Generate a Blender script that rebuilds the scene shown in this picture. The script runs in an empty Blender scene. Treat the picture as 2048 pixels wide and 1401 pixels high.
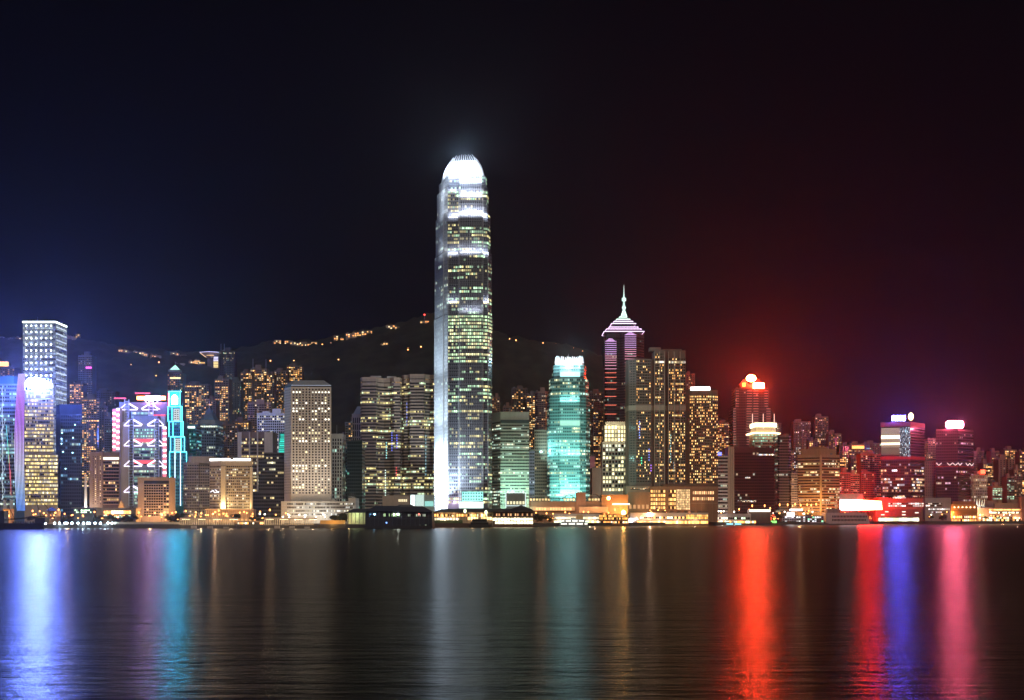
import bpy, random
from math import sin, cos, pi, radians, sqrt, atan2, hypot, floor, ceil

# ---------------------------------------------------------------- camera, world, exposure
F, H, YH = 2700.0, 14.0, 1029.0        # focal length in photo pixels, eye height, horizon row
SC = bpy.context.scene
cam_d = bpy.data.cameras.new('camera')
cam = bpy.data.objects.new('camera', cam_d)
SC.collection.objects.link(cam)
cam.location = (0, 0, H)
cam.rotation_euler = (radians(90), 0, 0)
cam_d.sensor_fit = 'HORIZONTAL'; cam_d.sensor_width = 36.0
cam_d.lens = 36.0 * F / 2048
cam_d.shift_y = (YH - 700.5) / 2048
cam_d.clip_start = 0.5; cam_d.clip_end = 20000
SC.camera = cam

w = bpy.data.worlds.new('World'); SC.world = w; w.use_nodes = True
nt = w.node_tree
bg = nt.nodes['Background']
sky = nt.nodes.new('ShaderNodeTexSky'); sky.sky_type = 'NISHITA'; sky.sun_disc = False
sky.sun_elevation = radians(-6); sky.sun_rotation = radians(180)
glow = nt.nodes.new('ShaderNodeMix'); glow.data_type = 'RGBA'
mixa = glow.inputs
mixa[0].default_value = 0.92
nt.links.new(sky.outputs[0], mixa[6]); mixa[7].default_value = (0.045, 0.042, 0.085, 1)   # night sky over the city
nt.links.new(glow.outputs[2], bg.inputs[0]); bg.inputs[1].default_value = 0.035

sun_d = bpy.data.lights.new('city_glow_sun', 'SUN'); sun_d.energy = 0.85; sun_d.angle = radians(30)  # added fill from the camera side that brightens every facade, standing for city glow
sun_d.color = (1.0, 0.86, 0.72)
sun = bpy.data.objects.new('city_glow_sun', sun_d); SC.collection.objects.link(sun)
sun.rotation_euler = (radians(50), 0, radians(14))
sun.location = (0, -50, 300)

SC.view_settings.view_transform = 'Standard'; SC.view_settings.look = 'None'
SC.view_settings.exposure = 0; SC.view_settings.gamma = 1
cy = SC.cycles
cy.use_denoising = True
cy.max_bounces = 5; cy.diffuse_bounces = 1; cy.glossy_bounces = 3; cy.transmission_bounces = 2
cy.volume_bounces = 0; cy.transparent_max_bounces = 4
cy.sample_clamp_indirect = 12.0; cy.sample_clamp_direct = 0
cy.caustics_reflective = True
cy.use_adaptive_sampling = False
cy.use_light_tree = True

# ---------------------------------------------------------------- helpers
RND = random.Random(7)
LAND = 4.0
SIGN_BLUE, SIGN_RED, SIGN_PINK, SIGN_BL2, SIGN_BOARD = 1100, 740, 270, 300, 120
WIN_GAIN, GLOW_GAIN = 1.9, 1.5
def lerp_table(t, x):
    if x <= t[0][0]: return t[0][1]
    for (a, b), (c, d) in zip(t, t[1:]):
        if x <= c: return b + (d - b) * (x - a) / (c - a)
    return t[-1][1]
SHORE = [(-400, 1340), (0, 1352), (700, 1375), (1000, 1512), (1300, 1640), (1500, 1780), (1700, 1880), (2048, 1985), (2500, 2060)]
def S(px): return lerp_table(SHORE, px)
def X(px, D): return (px - 1024) * D / F
def Z(py, D): return H + (YH - py) * D / F
def W(px, D): return (X(px, D), D)
def P3(px, py, D): return (X(px, D), D, Z(py, D))

RIDGE = [(-500, 690), (-200, 683), (0, 681), (150, 684), (240, 699), (330, 708), (430, 712), (540, 692), (640, 687), (690, 673), (790, 655), (870, 632),
         (930, 644), (1015, 677), (1060, 685), (1110, 690), (1170, 704), (1300, 762), (1450, 845), (1600, 885), (1800, 905), (2100, 920), (2700, 930)]
RD = 3000.0
def terr(x, y):
    px = 1024 + x * F / max(y, 1.0)
    y0 = S(px) + 420
    t = min(1, max(0, (y - y0) / (RD - y0)))
    t = t * t * (3 - 2 * t)
    hz = Z(lerp_table(RIDGE, px), RD) - LAND
    z = LAND + hz * t
    if y > RD: z -= (y - RD) * 0.25
    return z

class MB:
    """collects geometry in world coordinates and links it as one mesh object under a parent"""
    def __init__(s): s.v = []; s.f = []; s.uv = []; s.mi = []
    def face(s, pts, uv=None, mi=0):
        n = len(s.v); s.v += [tuple(p) for p in pts]
        s.f.append(tuple(range(n, n + len(pts)))); s.uv.append(uv or [(0, 0)] * len(pts)); s.mi.append(mi)
    def prism(s, poly, z0, z1, mi=0, top=None, caps=True):
        top = top or poly; n = len(poly); u = 0
        for i in range(n):
            a, b = poly[i], poly[(i + 1) % n]; c, d = top[i], top[(i + 1) % n]
            L = hypot(b[0] - a[0], b[1] - a[1])
            s.face([(a[0], a[1], z0), (b[0], b[1], z0), (d[0], d[1], z1), (c[0], c[1], z1)],
                   [(u, z0), (u + L, z0), (u + L, z1), (u, z1)], mi)
            u += L
        if caps:
            s.face([(p[0], p[1], z1) for p in top], None, mi)
            s.face([(p[0], p[1], z0) for p in reversed(poly)], None, mi)
        return s
    def box(s, x0, x1, y0, y1, z0, z1, mi=0):
        return s.prism([(x0, y0), (x1, y0), (x1, y1), (x0, y1)], z0, z1, mi)
    def tube(s, p, q, r, n=5, r2=None, mi=0):
        r2 = r if r2 is None else r2
        d = [q[i] - p[i] for i in range(3)]; L = sqrt(sum(k * k for k in d)) or 1; d = [k / L for k in d]
        up = (0, 0, 1) if abs(d[2]) < .9 else (1, 0, 0)
        a = (d[1] * up[2] - d[2] * up[1], d[2] * up[0] - d[0] * up[2], d[0] * up[1] - d[1] * up[0])
        l = sqrt(sum(k * k for k in a)); a = [k / l for k in a]
        b = (d[1] * a[2] - d[2] * a[1], d[2] * a[0] - d[0] * a[2], d[0] * a[1] - d[1] * a[0])
        R = []
        for c, rr in ((p, r), (q, r2)):
            R.append([tuple(c[i] + rr * (cos(2 * pi * k / n) * a[i] + sin(2 * pi * k / n) * b[i]) for i in range(3)) for k in range(n)])
        for k in range(n):
            s.face([R[0][k], R[0][(k + 1) % n], R[1][(k + 1) % n], R[1][k]], None, mi)
        s.face(R[0][::-1], None, mi); s.face(R[1], None, mi)
        return s
    def ball(s, c, r, mi=0, nu=8, nv=5, sz=1.0):
        for j in range(nv):
            t0, t1 = pi * j / nv - pi / 2, pi * (j + 1) / nv - pi / 2
            for i in range(nu):
                a0, a1 = 2 * pi * i / nu, 2 * pi * (i + 1) / nu
                g = lambda t, a: (c[0] + r * cos(t) * cos(a), c[1] + r * cos(t) * sin(a), c[2] + r * sz * sin(t))
                if j == 0: s.face([g(t0, a0), g(t1, a1), g(t1, a0)], None, mi)
                elif j == nv - 1: s.face([g(t0, a0), g(t0, a1), g(t1, a0)], None, mi)
                else: s.face([g(t0, a0), g(t0, a1), g(t1, a1), g(t1, a0)], None, mi)
        return s
    def build(s, name, mat, parent=None, smooth=False, loc=None):
        o0 = parent['o'] if parent is not None and 'o' in parent else (0, 0, 0)
        if loc is not None: o0 = (0, 0, 0)
        me = bpy.data.meshes.new(name)
        me.from_pydata([(a - o0[0], b - o0[1], c - o0[2]) for a, b, c in s.v], [], s.f)
        ul = me.uv_layers.new(name='UVMap')
        flat = [k for f in s.uv for p in f for k in p]
        ul.data.foreach_set('uv', flat)
        for m in (mat if isinstance(mat, (list, tuple)) else [mat]): me.materials.append(m)
        if isinstance(mat, (list, tuple)): me.polygons.foreach_set('material_index', s.mi)
        if smooth: me.polygons.foreach_set('use_smooth', [True] * len(s.f))
        me.update()
        ob = bpy.data.objects.new(name, me); SC.collection.objects.link(ob)
        if loc is None: ob['o'] = tuple(o0)
        if parent is not None:
            ob.parent = parent
            if loc is not None: ob.location = tuple(loc[i] - parent['o'][i] for i in range(3))
        elif loc is not None: ob.location = loc
        return ob

def tag(o, label, cat, group=None, kind=None):
    if label: o['label'] = label
    if cat: o['category'] = cat
    if group: o['group'] = group
    if kind: o['kind'] = kind
    return o
def thing(name, label, cat, loc, group=None):
    o = bpy.data.objects.new(name, None); SC.collection.objects.link(o)
    o.empty_display_size = 2; o.location = loc; o['o'] = tuple(float(k) for k in loc)
    return tag(o, label, cat, group)
def dup(src, parent, dx=0, dy=0, dz=0):
    c = src.copy(); SC.collection.objects.link(c); c.parent = parent
    c.location = (src.location[0] + dx, src.location[1] + dy, src.location[2] + dz)
    return c
def dup_tree(root, loc, label=None, rotz=None, scale=None):
    r = root.copy(); SC.collection.objects.link(r); r.location = loc; r['o'] = tuple(float(k) for k in loc)
    if label: r['label'] = label
    if rotz is not None: r.rotation_euler = (0, 0, rotz)
    if scale is not None: r.scale = scale
    for ch in root.children:
        c = ch.copy(); SC.collection.objects.link(c); c.parent = r
        for g in ch.children:
            d = g.copy(); SC.collection.objects.link(d); d.parent = c
    return r
def offset(poly, d):
    n = len(poly); out = []
    for i in range(n):
        p0, p1, p2 = poly[i - 1], poly[i], poly[(i + 1) % n]
        e1 = (p1[0] - p0[0], p1[1] - p0[1]); e2 = (p2[0] - p1[0], p2[1] - p1[1])
        l1 = hypot(*e1) or 1; l2 = hypot(*e2) or 1
        n1 = (e1[1] / l1, -e1[0] / l1); n2 = (e2[1] / l2, -e2[0] / l2)
        k = 1 + n1[0] * n2[0] + n1[1] * n2[1]
        k = max(k, .35)
        out.append((p1[0] + d * (n1[0] + n2[0]) / k, p1[1] + d * (n1[1] + n2[1]) / k))
    return out
def scale_poly(poly, k, c=None):
    c = c or (sum(p[0] for p in poly) / len(poly), sum(p[1] for p in poly) / len(poly))
    return [(c[0] + (p[0] - c[0]) * k, c[1] + (p[1] - c[1]) * k) for p in poly]
def rect(px0, px1, D, dep):
    x0, x1 = X(px0, D), X(px1, D)
    return [(x0, D), (x1, D), (x1, D + dep), (x0, D + dep)]
def corner(p0, D0, pc, Dc, p1, D1):
    """four-sided plan from its left, nearest and right corners as seen"""
    a, b, c = W(p0, D0), W(pc, Dc), W(p1, D1)
    return [a, b, c, (a[0] + c[0] - b[0], a[1] + c[1] - b[1])]
def chain(pts, dep):
    """visible front of the plan as pixel, distance pairs; the back is a straight wall"""
    f = [W(p, d) for p, d in pts]
    yb = max(p[1] for p in f) + dep
    return f + [(f[-1][0], yb), (f[0][0], yb)]

# ---------------------------------------------------------------- materials
MATS = {}
def newmat(key):
    m = bpy.data.materials.new(key); m.use_nodes = True
    n = m.node_tree; b = n.nodes['Principled BSDF']
    MATS[key] = m
    return m, n, b
def srgb(r, g, b):
    f = lambda c: ((c / 255 + .055) / 1.055) ** 2.4 if c > 10 else c / 255 / 12.92
    return (f(r), f(g), f(b))
def wall(col, rough=.75, grime=.25, metal=0.0):
    key = 'wall_%.3f_%.3f_%.3f_%.2f_%.2f' % (*col, rough, metal)
    if key in MATS: return MATS[key]
    m, n, b = newmat(key)
    tc = n.nodes.new('ShaderNodeNewGeometry'); no = n.nodes.new('ShaderNodeTexNoise')
    mp = n.nodes.new('ShaderNodeMapping'); mp.inputs['Scale'].default_value = (.35, .35, .05)
    n.links.new(tc.outputs['Position'], mp.inputs[0]); n.links.new(mp.outputs[0], no.inputs[0])
    no.inputs['Scale'].default_value = 1.0; no.inputs['Detail'].default_value = 5
    mx = n.nodes.new('ShaderNodeMix'); mx.data_type = 'RGBA'
    mx.inputs[6].default_value = (*[c * (1 - grime) for c in col], 1); mx.inputs[7].default_value = (*[min(1, c * (1 + grime * .6)) for c in col], 1)
    n.links.new(no.outputs[0], mx.inputs[0]); n.links.new(mx.outputs[2], b.inputs['Base Color'])
    b.inputs['Roughness'].default_value = rough; b.inputs['Metallic'].default_value = metal
    return m
def glow_mat(col, st, sample=True):
    key = 'glow_%.3f_%.3f_%.3f_%.2f_%d' % (*col, st, sample)
    if key in MATS: return MATS[key]
    m, n, b = newmat(key)
    b.inputs['Base Color'].default_value = (.05, .05, .05, 1)
    b.inputs['Emission Color'].default_value = (*col, 1); b.inputs['Emission Strength'].default_value = st * (GLOW_GAIN if not sample else 1)
    if not sample: m.cycles.emission_sampling = 'NONE'
    return m
def mth(n, op, a, b=None, c=None):
    k = n.nodes.new('ShaderNodeMath'); k.operation = op
    for i, q in enumerate((a, b, c)):
        if q is None: continue
        if isinstance(q, (int, float)): k.inputs[i].default_value = q
        else: n.links.new(q, k.inputs[i])
    return k.outputs[0]
def glass(key, p=.4, cw=3.0, mull=.15, warm=(1, .72, .36), cool=(.8, 1, .8), coolf=.5, st=1.0, run=4, dark=(.012, .015, .02),
          fin=(.30, .30, .30), fv=.35, rough=.12, fh=3.6):
    """a storey of glazing: dark reflective panes, some lit from inside, fins or wall between them"""
    if key in MATS: return MATS[key]
    m, n, b = newmat(key); N = n.nodes.new; L = n.links.new
    uv = N('ShaderNodeUVMap'); sp = N('ShaderNodeSeparateXYZ'); L(uv.outputs[0], sp.inputs[0])
    oi = N('ShaderNodeObjectInfo')
    r = mth(n, 'MULTIPLY', oi.outputs['Random'], 997.0)
    row = mth(n, 'ADD', mth(n, 'FLOOR', mth(n, 'DIVIDE', sp.outputs[1], fh)), r)
    cu = mth(n, 'DIVIDE', sp.outputs[0], cw)
    cell = mth(n, 'FLOOR', cu); fr = mth(n, 'FRACT', cu)
    def noise(a, bb, c):
        cb = N('ShaderNodeCombineXYZ')
        for i, q in enumerate((a, bb, c)):
            if isinstance(q, (int, float)): cb.inputs[i].default_value = q
            else: L(q, cb.inputs[i])
        wn = N('ShaderNodeTexWhiteNoise'); wn.noise_dimensions = '3D'; L(cb.outputs[0], wn.inputs[0])
        return wn
    a = noise(cell, row, 1.0)
    bb = noise(mth(n, 'FLOOR', mth(n, 'DIVIDE', mth(n, 'ADD', cell, mth(n, 'MULTIPLY', r, 3.1)), float(run))), row, 5.0)
    cc = noise(row, 9.0, 9.0)
    score = mth(n, 'ADD', mth(n, 'MULTIPLY', a.outputs[0], .35), mth(n, 'MULTIPLY', bb.outputs[0], .65))
    pe = mth(n, 'ADD', mth(n, 'MULTIPLY', mth(n, 'SUBTRACT', cc.outputs[0], .5), 2 * fv), p)
    lit = mth(n, 'LESS_THAN', score, pe)
    mask = mth(n, 'GREATER_THAN', fr, mull)
    sc = N('ShaderNodeSeparateColor'); L(a.outputs[1], sc.inputs[0])
    sb = N('ShaderNodeSeparateColor'); L(bb.outputs[1], sb.inputs[0])
    var = mth(n, 'ADD', mth(n, 'MULTIPLY', mth(n, 'POWER', sc.outputs[0], 2.0), 1.1), .25)
    es = mth(n, 'MULTIPLY', mth(n, 'MULTIPLY', mth(n, 'MULTIPLY', lit, mask), var), st * WIN_GAIN)
    mc = N('ShaderNodeMix'); mc.data_type = 'RGBA'
    L(mth(n, 'LESS_THAN', mth(n, 'ADD', mth(n, 'MULTIPLY', sc.outputs[1], .4), mth(n, 'MULTIPLY', sb.outputs[1], .6)), coolf), mc.inputs[0])
    mc.inputs[6].default_value = (*warm, 1); mc.inputs[7].default_value = (*cool, 1)
    mb = N('ShaderNodeMix'); mb.data_type = 'RGBA'; L(mask, mb.inputs[0])
    mb.inputs[6].default_value = (*fin, 1); mb.inputs[7].default_value = (*dark, 1)
    L(mb.outputs[2], b.inputs['Base Color'])
    L(mth(n, 'ADD', mth(n, 'MULTIPLY', mask, rough - .5), .5), b.inputs['Roughness'])
    L(mc.outputs[2], b.inputs['Emission Color']); L(es, b.inputs['Emission Strength'])
    m.cycles.emission_sampling = 'NONE'
    return m
def single_window(key, col, st):
    """one pane with its own brightness"""
    if key in MATS: return MATS[key]
    m, n, b = newmat(key)
    oi = n.nodes.new('ShaderNodeObjectInfo'); uv = n.nodes.new('ShaderNodeUVMap'); wn = n.nodes.new('ShaderNodeTexWhiteNoise'); wn.noise_dimensions = '4D'
    n.links.new(uv.outputs[0], wn.inputs[0]); n.links.new(oi.outputs['Random'], wn.inputs['W'])
    s2 = n.nodes.new('ShaderNodeSeparateColor'); n.links.new(wn.outputs[1], s2.inputs[0])
    e = mth(n, 'MULTIPLY', mth(n, 'ADD', mth(n, 'MULTIPLY', s2.outputs[0], 1.0), .35), st * WIN_GAIN)
    mc = n.nodes.new('ShaderNodeMix'); mc.data_type = 'RGBA'; n.links.new(s2.outputs[1], mc.inputs[0])
    mc.inputs[6].default_value = (*col, 1); mc.inputs[7].default_value = (min(1, col[0]), min(1, col[1] * .8 + .2), min(1, col[2] * .75 + .1), 1)
    n.links.new(mc.outputs[2], b.inputs['Emission Color']); n.links.new(e, b.inputs['Emission Strength'])
    b.inputs['Base Color'].default_value = (.02, .02, .02, 1)
    m.cycles.emission_sampling = 'NONE'
    return m
def dark_pane():
    if 'dark_pane' in MATS: return MATS['dark_pane']
    m, n, b = newmat('dark_pane'); b.inputs['Base Color'].default_value = (.012, .013, .015, 1); b.inputs['Roughness'].default_value = .15
    return m

# ---------------------------------------------------------------- building kit
def bands(parent, poly, z0, z1, fh, wh, mat, edges=None, out=.06, name='window_band', zs=None):
    """one strip of glazing per storey, each an object that shares its mesh with the others"""
    if zs is None:
        n = max(1, int(round((z1 - z0) / fh))); fh = (z1 - z0) / n
        zs = [z0 + i * fh + (fh - wh * fh) * .55 for i in range(n)]; h = wh * fh
    else: h = wh
    q = offset(poly, out); m = MB(); u = 0; np_ = len(q)
    for i in range(np_):
        a, b = q[i], q[(i + 1) % np_]; L = hypot(b[0] - a[0], b[1] - a[1])
        if edges is None or i in edges:
            m.face([(a[0], a[1], zs[0]), (b[0], b[1], zs[0]), (b[0], b[1], zs[0] + h), (a[0], a[1], zs[0] + h)],
                   [(u, .01), (u + L, .01), (u + L, h), (u, h)])
        u += L
    src = m.build(name, mat, parent)
    for z in zs[1:]: dup(src, parent, dz=z - zs[0])
    return src
def win_mesh(shape, ww, hh, ax, nx, thick=.12):
    m = MB()
    if shape == 'circle': pts = [(cos(2 * pi * k / 12) * ww / 2, sin(2 * pi * k / 12) * hh / 2) for k in range(12)]
    else: pts = [(-ww / 2, -hh / 2), (ww / 2, -hh / 2), (ww / 2, hh / 2), (-ww / 2, hh / 2)]
    g = lambda p, o: (ax[0] * p[0] + nx[0] * o, ax[1] * p[0] + nx[1] * o, p[1])
    m.face([g(p, thick) for p in pts])
    for i in range(len(pts)):
        a, b = pts[i], pts[(i + 1) % len(pts)]
        m.face([g(a, 0), g(b, 0), g(b, thick), g(a, thick)])
    return m
def grid(parent, a, b, z0, z1, nc, nr, fw, fhh, lit, mats, shape='rect', keep=100, name='window', margin=0.0, rnd=None, lit_first=True):
    """punched windows on one face: the first `keep` as parts, the others as one"""
    rnd = rnd or random.Random(hash_name(parent))
    L = hypot(b[0] - a[0], b[1] - a[1]); ax = ((b[0] - a[0]) / L, (b[1] - a[1]) / L); nx = (ax[1], -ax[0])
    cw = (L - 2 * margin) / nc; ch = (z1 - z0) / nr
    cells = []
    for r in range(nr):
        for c in range(nc):
            k = lit(r, c, rnd)            # index of the material, 0 = dark
            u = margin + (c + .5) * cw; cells.append((k, a[0] + ax[0] * u, a[1] + ax[1] * u, z0 + (r + .5) * ch))
    order = sorted(range(len(cells)), key=lambda i: (cells[i][0] == 0 if lit_first else 0, rnd.random()))
    src = {}
    tmpl = win_mesh(shape, cw * fw, ch * fhh, ax, nx)
    for i in order[:keep]:
        k, x, y, z = cells[i]
        if k not in src: src[k] = tmpl.build(name, mats[k], parent, loc=(x, y, z))
        else:
            o = src[k].copy(); SC.collection.objects.link(o); o.parent = parent
            o.location = (x - parent['o'][0], y - parent['o'][1], z - parent['o'][2])
    rest = order[keep:]
    if rest:
        m = MB()
        for i in rest:
            k, x, y, z = cells[i]; uvv = (i * .371, k * .17)
            for f in tmpl.f: m.face([(tmpl.v[q][0] + x, tmpl.v[q][1] + y, tmpl.v[q][2] + z) for q in f], [uvv] * len(f), k)
        o = m.build(name, mats, parent); o['kind'] = 'stuff'
def hash_name(p):
    return sum(ord(c) * (i + 1) for i, c in enumerate(p.name)) % 9973
def cen(poly): return (sum(p[0] for p in poly) / len(poly), sum(p[1] for p in poly) / len(poly))
def tower(name, label, plan, top, mat, win=None, fh=4.0, wh=.5, cap=0, bot=0, base=LAND, plant=None, edges=None, cat='building', group=None, parapet=True, Dref=None, grime=None):
    """a building: wall, a glazing band per storey, flat roof with parapet, roof plant"""
    D = Dref or min(p[1] for p in plan)
    z1 = Z(top, D); c = cen(plan)
    o = thing(name, label, cat, (c[0], c[1], base), group)
    MB().prism(plan, base, z1).build('wall', mat, o)
    zc = z1 - cap * D / F
    if win: bands(o, plan, base + bot * D / F, zc, fh, wh, win, edges)
    if parapet:
        q = offset(plan, .25); m = MB(); qi = offset(plan, -.6)
        n = len(q)
        for i in range(n):
            a, b, d, e = q[i], q[(i + 1) % n], qi[(i + 1) % n], qi[i]
            m.face([(a[0], a[1], z1 - .5), (b[0], b[1], z1 - .5), (b[0], b[1], z1 + 1.1), (a[0], a[1], z1 + 1.1)])
            m.face([(a[0], a[1], z1 + 1.1), (b[0], b[1], z1 + 1.1), (d[0], d[1], z1 + 1.1), (e[0], e[1], z1 + 1.1)])
            m.face([(d[0], d[1], z1 + 1.1), (d[0], d[1], z1 + .02), (e[0], e[1], z1 + .02), (e[0], e[1], z1 + 1.1)])
        m.build('roof_parapet', mat, o)
    xs = [p[0] for p in plan]; rr = random.Random(hash_name(o) + int(top))
    x0, x1 = min(xs), max(xs); y0 = c[1]
    for _ in range(rr.randint(2, 4)):  # cooling units and aerials that break the flat roof line
        a = x0 + (x1 - x0) * rr.uniform(.08, .85); w2 = rr.uniform(2, 5); h2 = rr.uniform(1.5, 4); yy = y0 - rr.uniform(3, 8)
        MB().box(a, min(a + w2, x1 - .5), yy, yy + 3, z1 + .03 + .002 * _, z1 + h2).build('roof_unit', wall((.22, .21, .20)), o)
    if rr.random() < .6: a = x0 + (x1 - x0) * rr.uniform(.2, .8); MB().tube((a, y0, z1), (a, y0, z1 + rr.uniform(6, 13)), .22, 4).build('aerial', wall((.4, .4, .4)), o)
    for k, (f0, f1, hp) in enumerate(plant or []):
        xs = [p[0] for p in plan]; xa, xb = min(xs), max(xs)
        yc = c[1]; dp = (max(p[1] for p in plan) - min(p[1] for p in plan)) * .25
        MB().box(xa + (xb - xa) * f0, xa + (xb - xa) * f1, yc - dp, yc + dp, z1 + .02, z1 + hp * D / F).build('roof_plant_room', mat, o)
    return o, z1
def strip(parent, name, p, q, r, mat):
    return MB().tube(p, q, r, 5).build(name, mat, parent)
def strip_light(parent, name, loc, length, power, col, tilt=35):
    """a row of floodlights: a long thin lamp looking up at the wall behind it"""
    d = bpy.data.lights.new(name, 'AREA'); d.shape = 'RECTANGLE'; d.size = length; d.size_y = .5; d.energy = power; d.color = col
    o = bpy.data.objects.new(name, d); SC.collection.objects.link(o)
    o.parent = parent; o.location = tuple(loc[i] - parent['o'][i] for i in range(3)); o.rotation_euler = (radians(90 + tilt), 0, 0)
    return o
def lamp_light(parent, name, loc, power, col, radius=.5, spot=None, target=None):
    if spot is None and parent is not None and 'floodlight' in name:      # floodlights look at their building, not at the water
        dx, dy = parent['o'][0] - loc[0], parent['o'][1] - loc[1]; l = hypot(dx, dy) or 1
        spot = 150; target = (loc[0] + dx / l * 10, loc[1] + dy / l * 10, loc[2] + 3)
    d = bpy.data.lights.new(name, 'SPOT' if spot else 'POINT'); d.energy = power; d.color = col; d.shadow_soft_size = radius
    o = bpy.data.objects.new(name, d); SC.collection.objects.link(o)
    if spot: d.spot_size = radians(spot); d.spot_blend = .6
    if parent is not None:
        o.parent = parent; o.location = tuple(loc[i] - parent['o'][i] for i in range(3))
    else: o.location = loc
    if target:
        from mathutils import Vector
        o.rotation_euler = (Vector(target) - Vector(loc)).to_track_quat('-Z', 'Y').to_euler()
    return o
# ---------------------------------------------------------------- setting: water, ground, seawall, haze
def water():
    m, n, b = newmat('harbour_water')
    b.inputs['Base Color'].default_value = (.0015, .002, .003, 1)
    b.inputs['Roughness'].default_value = .24; b.inputs['IOR'].default_value = 1.33
    tc = n.nodes.new('ShaderNodeNewGeometry')
    prev = None
    for sx, sy, st, dist in ((.42, 1.5, 1, .09), (.14, .5, 1, .20), (.04, .14, 1, .30)):
        mp = n.nodes.new('ShaderNodeMapping'); mp.inputs['Scale'].default_value = (sx, sy, 1)
        no = n.nodes.new('ShaderNodeTexNoise'); no.inputs['Scale'].default_value = 1; no.inputs['Detail'].default_value = 4
        bp = n.nodes.new('ShaderNodeBump'); bp.inputs['Strength'].default_value = st; bp.inputs['Distance'].default_value = dist
        n.links.new(tc.outputs['Position'], mp.inputs[0]); n.links.new(mp.outputs[0], no.inputs[0]); n.links.new(no.outputs[0], bp.inputs['Height'])
        if prev: n.links.new(prev, bp.inputs['Normal'])
        prev = bp.outputs[0]
    n.links.new(prev, b.inputs['Normal'])
    # near-black diffuse mixed in to dim the reflections
    df = n.nodes.new('ShaderNodeBsdfDiffuse'); df.inputs[0].default_value = (.002, .0025, .003, 1); ms = n.nodes.new('ShaderNodeMixShader'); ms.inputs[0].default_value = .50
    n.links.new(df.outputs[0], ms.inputs[1]); n.links.new(b.outputs[0], ms.inputs[2]); n.links.new(ms.outputs[0], n.nodes['Material Output'].inputs[0])
    q = MB(); q.face([(-1700, -60, 0), (1700, -60, 0), (1700, 2300, 0), (-1700, 2300, 0)])
    tag(q.build('harbour_water', m), 'dark rippled harbour water with long coloured light reflections', 'water', kind='structure')
water()
def ground():
    m, n, b = newmat('hillside_ground')
    no = n.nodes.new('ShaderNodeTexNoise'); no.inputs['Scale'].default_value = .03; no.inputs['Detail'].default_value = 8
    tc = n.nodes.new('ShaderNodeNewGeometry'); n.links.new(tc.outputs['Position'], no.inputs[0])
    cr = n.nodes.new('ShaderNodeValToRGB'); cr.color_ramp.elements[0].position = .35; cr.color_ramp.elements[1].position = .7
    cr.color_ramp.elements[0].color = (.004, .006, .004, 1); cr.color_ramp.elements[1].color = (.035, .038, .022, 1)
    n.links.new(no.outputs[0], cr.inputs[0]); n.links.new(cr.outputs[0], b.inputs['Base Color']); b.inputs['Roughness'].default_value = .9
    from mathutils import noise as mn
    pxs = [-260 + 8 * i for i in range(330)]
    rows = 70; V = []; Fc = []
    for j in range(rows + 1):
        for px in pxs:
            t = j / rows
            D = S(px) + 6 + (3350 - S(px)) * (t if j else 0)
            x, y = X(px, D), D
            z = terr(x, y)
            k = min(1, max(0, (z - 40) / 100))
            z += k * 9 * (mn.noise((x * .035, y * .035, 1)) + .6 * mn.noise((x * .11, y * .11, 5)))
            V.append((x, y, max(z, LAND)))
    nx = len(pxs)
    for j in range(rows):
        for i in range(nx - 1): Fc.append((j * nx + i, j * nx + i + 1, (j + 1) * nx + i + 1, (j + 1) * nx + i))
    q = MB(); q.v = V; q.f = Fc; q.uv = [[(0, 0)] * 4] * len(Fc); q.mi = [0] * len(Fc)
    tag(q.build('ground', m, smooth=True), 'dark wooded hillside and flat waterfront ground behind the harbour', 'hillside', kind='structure')
ground()
def seawall():
    m = MB(); pxs = list(range(-260, 2340, 20))
    for a, b in zip(pxs, pxs[1:]):
        p, q = W(a, S(a)), W(b, S(b)); r, s = W(b, S(b) + 7), W(a, S(a) + 7)
        m.prism([p, q, r, s], -.5, LAND + .004, caps=True)
    o = m.build('seawall', wall((.10, .09, .08), .9)); tag(o, 'long dark concrete seawall along the far waterfront', 'seawall', kind='structure')
seawall()
def haze():
    m = bpy.data.materials.new('night_haze'); m.use_nodes = True; n = m.node_tree
    for k in list(n.nodes): n.nodes.remove(k)
    out = n.nodes.new('ShaderNodeOutputMaterial'); pv = n.nodes.new('ShaderNodeVolumePrincipled')
    pv.inputs['Color'].default_value = (.92, .92, .95, 1); pv.inputs['Density'].default_value = HAZE_D; pv.inputs['Anisotropy'].default_value = HAZE_G
    n.links.new(pv.outputs[0], out.inputs['Volume'])
    q = MB().box(-1760, 1760, -90, 3500, -1.5, 620)
    tag(q.build('haze', m), None, None, kind='stuff')
# ---------------------------------------------------------------- palette
BEIGE = wall((.46, .40, .33)); PALE = wall((.62, .58, .52)); WHITE = wall((.78, .77, .75), .6); BROWN = wall((.24, .19, .15)); GREY = wall((.20, .20, .20))
DARK = wall((.05, .055, .06), .5); CHAR = wall((.03, .03, .035), .6); BLUEDARK = wall((.03, .045, .08), .4); TEALW = wall((.14, .26, .26), .5)
TAN = wall((.50, .36, .24)); ORANGEW = wall((.55, .28, .14)); REDDISH = wall((.26, .16, .13)); STEEL = wall((.45, .46, .48), .4, metal=.6); ROOFD = wall((.04, .04, .045), .7)
BLUEROOF = wall((.10, .17, .25), .6)
WARM = (1, .55, .18); YEL = (1, .74, .30); GRN = (.66, 1, .66); WHT = (1, .95, .84); AQU = (.45, .95, 1); ORG = (1, .45, .13)
def gl(key, **k): return glass(key, **k)
G_YEL = gl('office_glass_yellow', p=.82, cw=1.6, mull=.22, warm=(1, .76, .28), cool=(1, .92, .62), coolf=.3, st=.95, run=7, fv=.25, fin=(.25, .24, .2))
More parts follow.
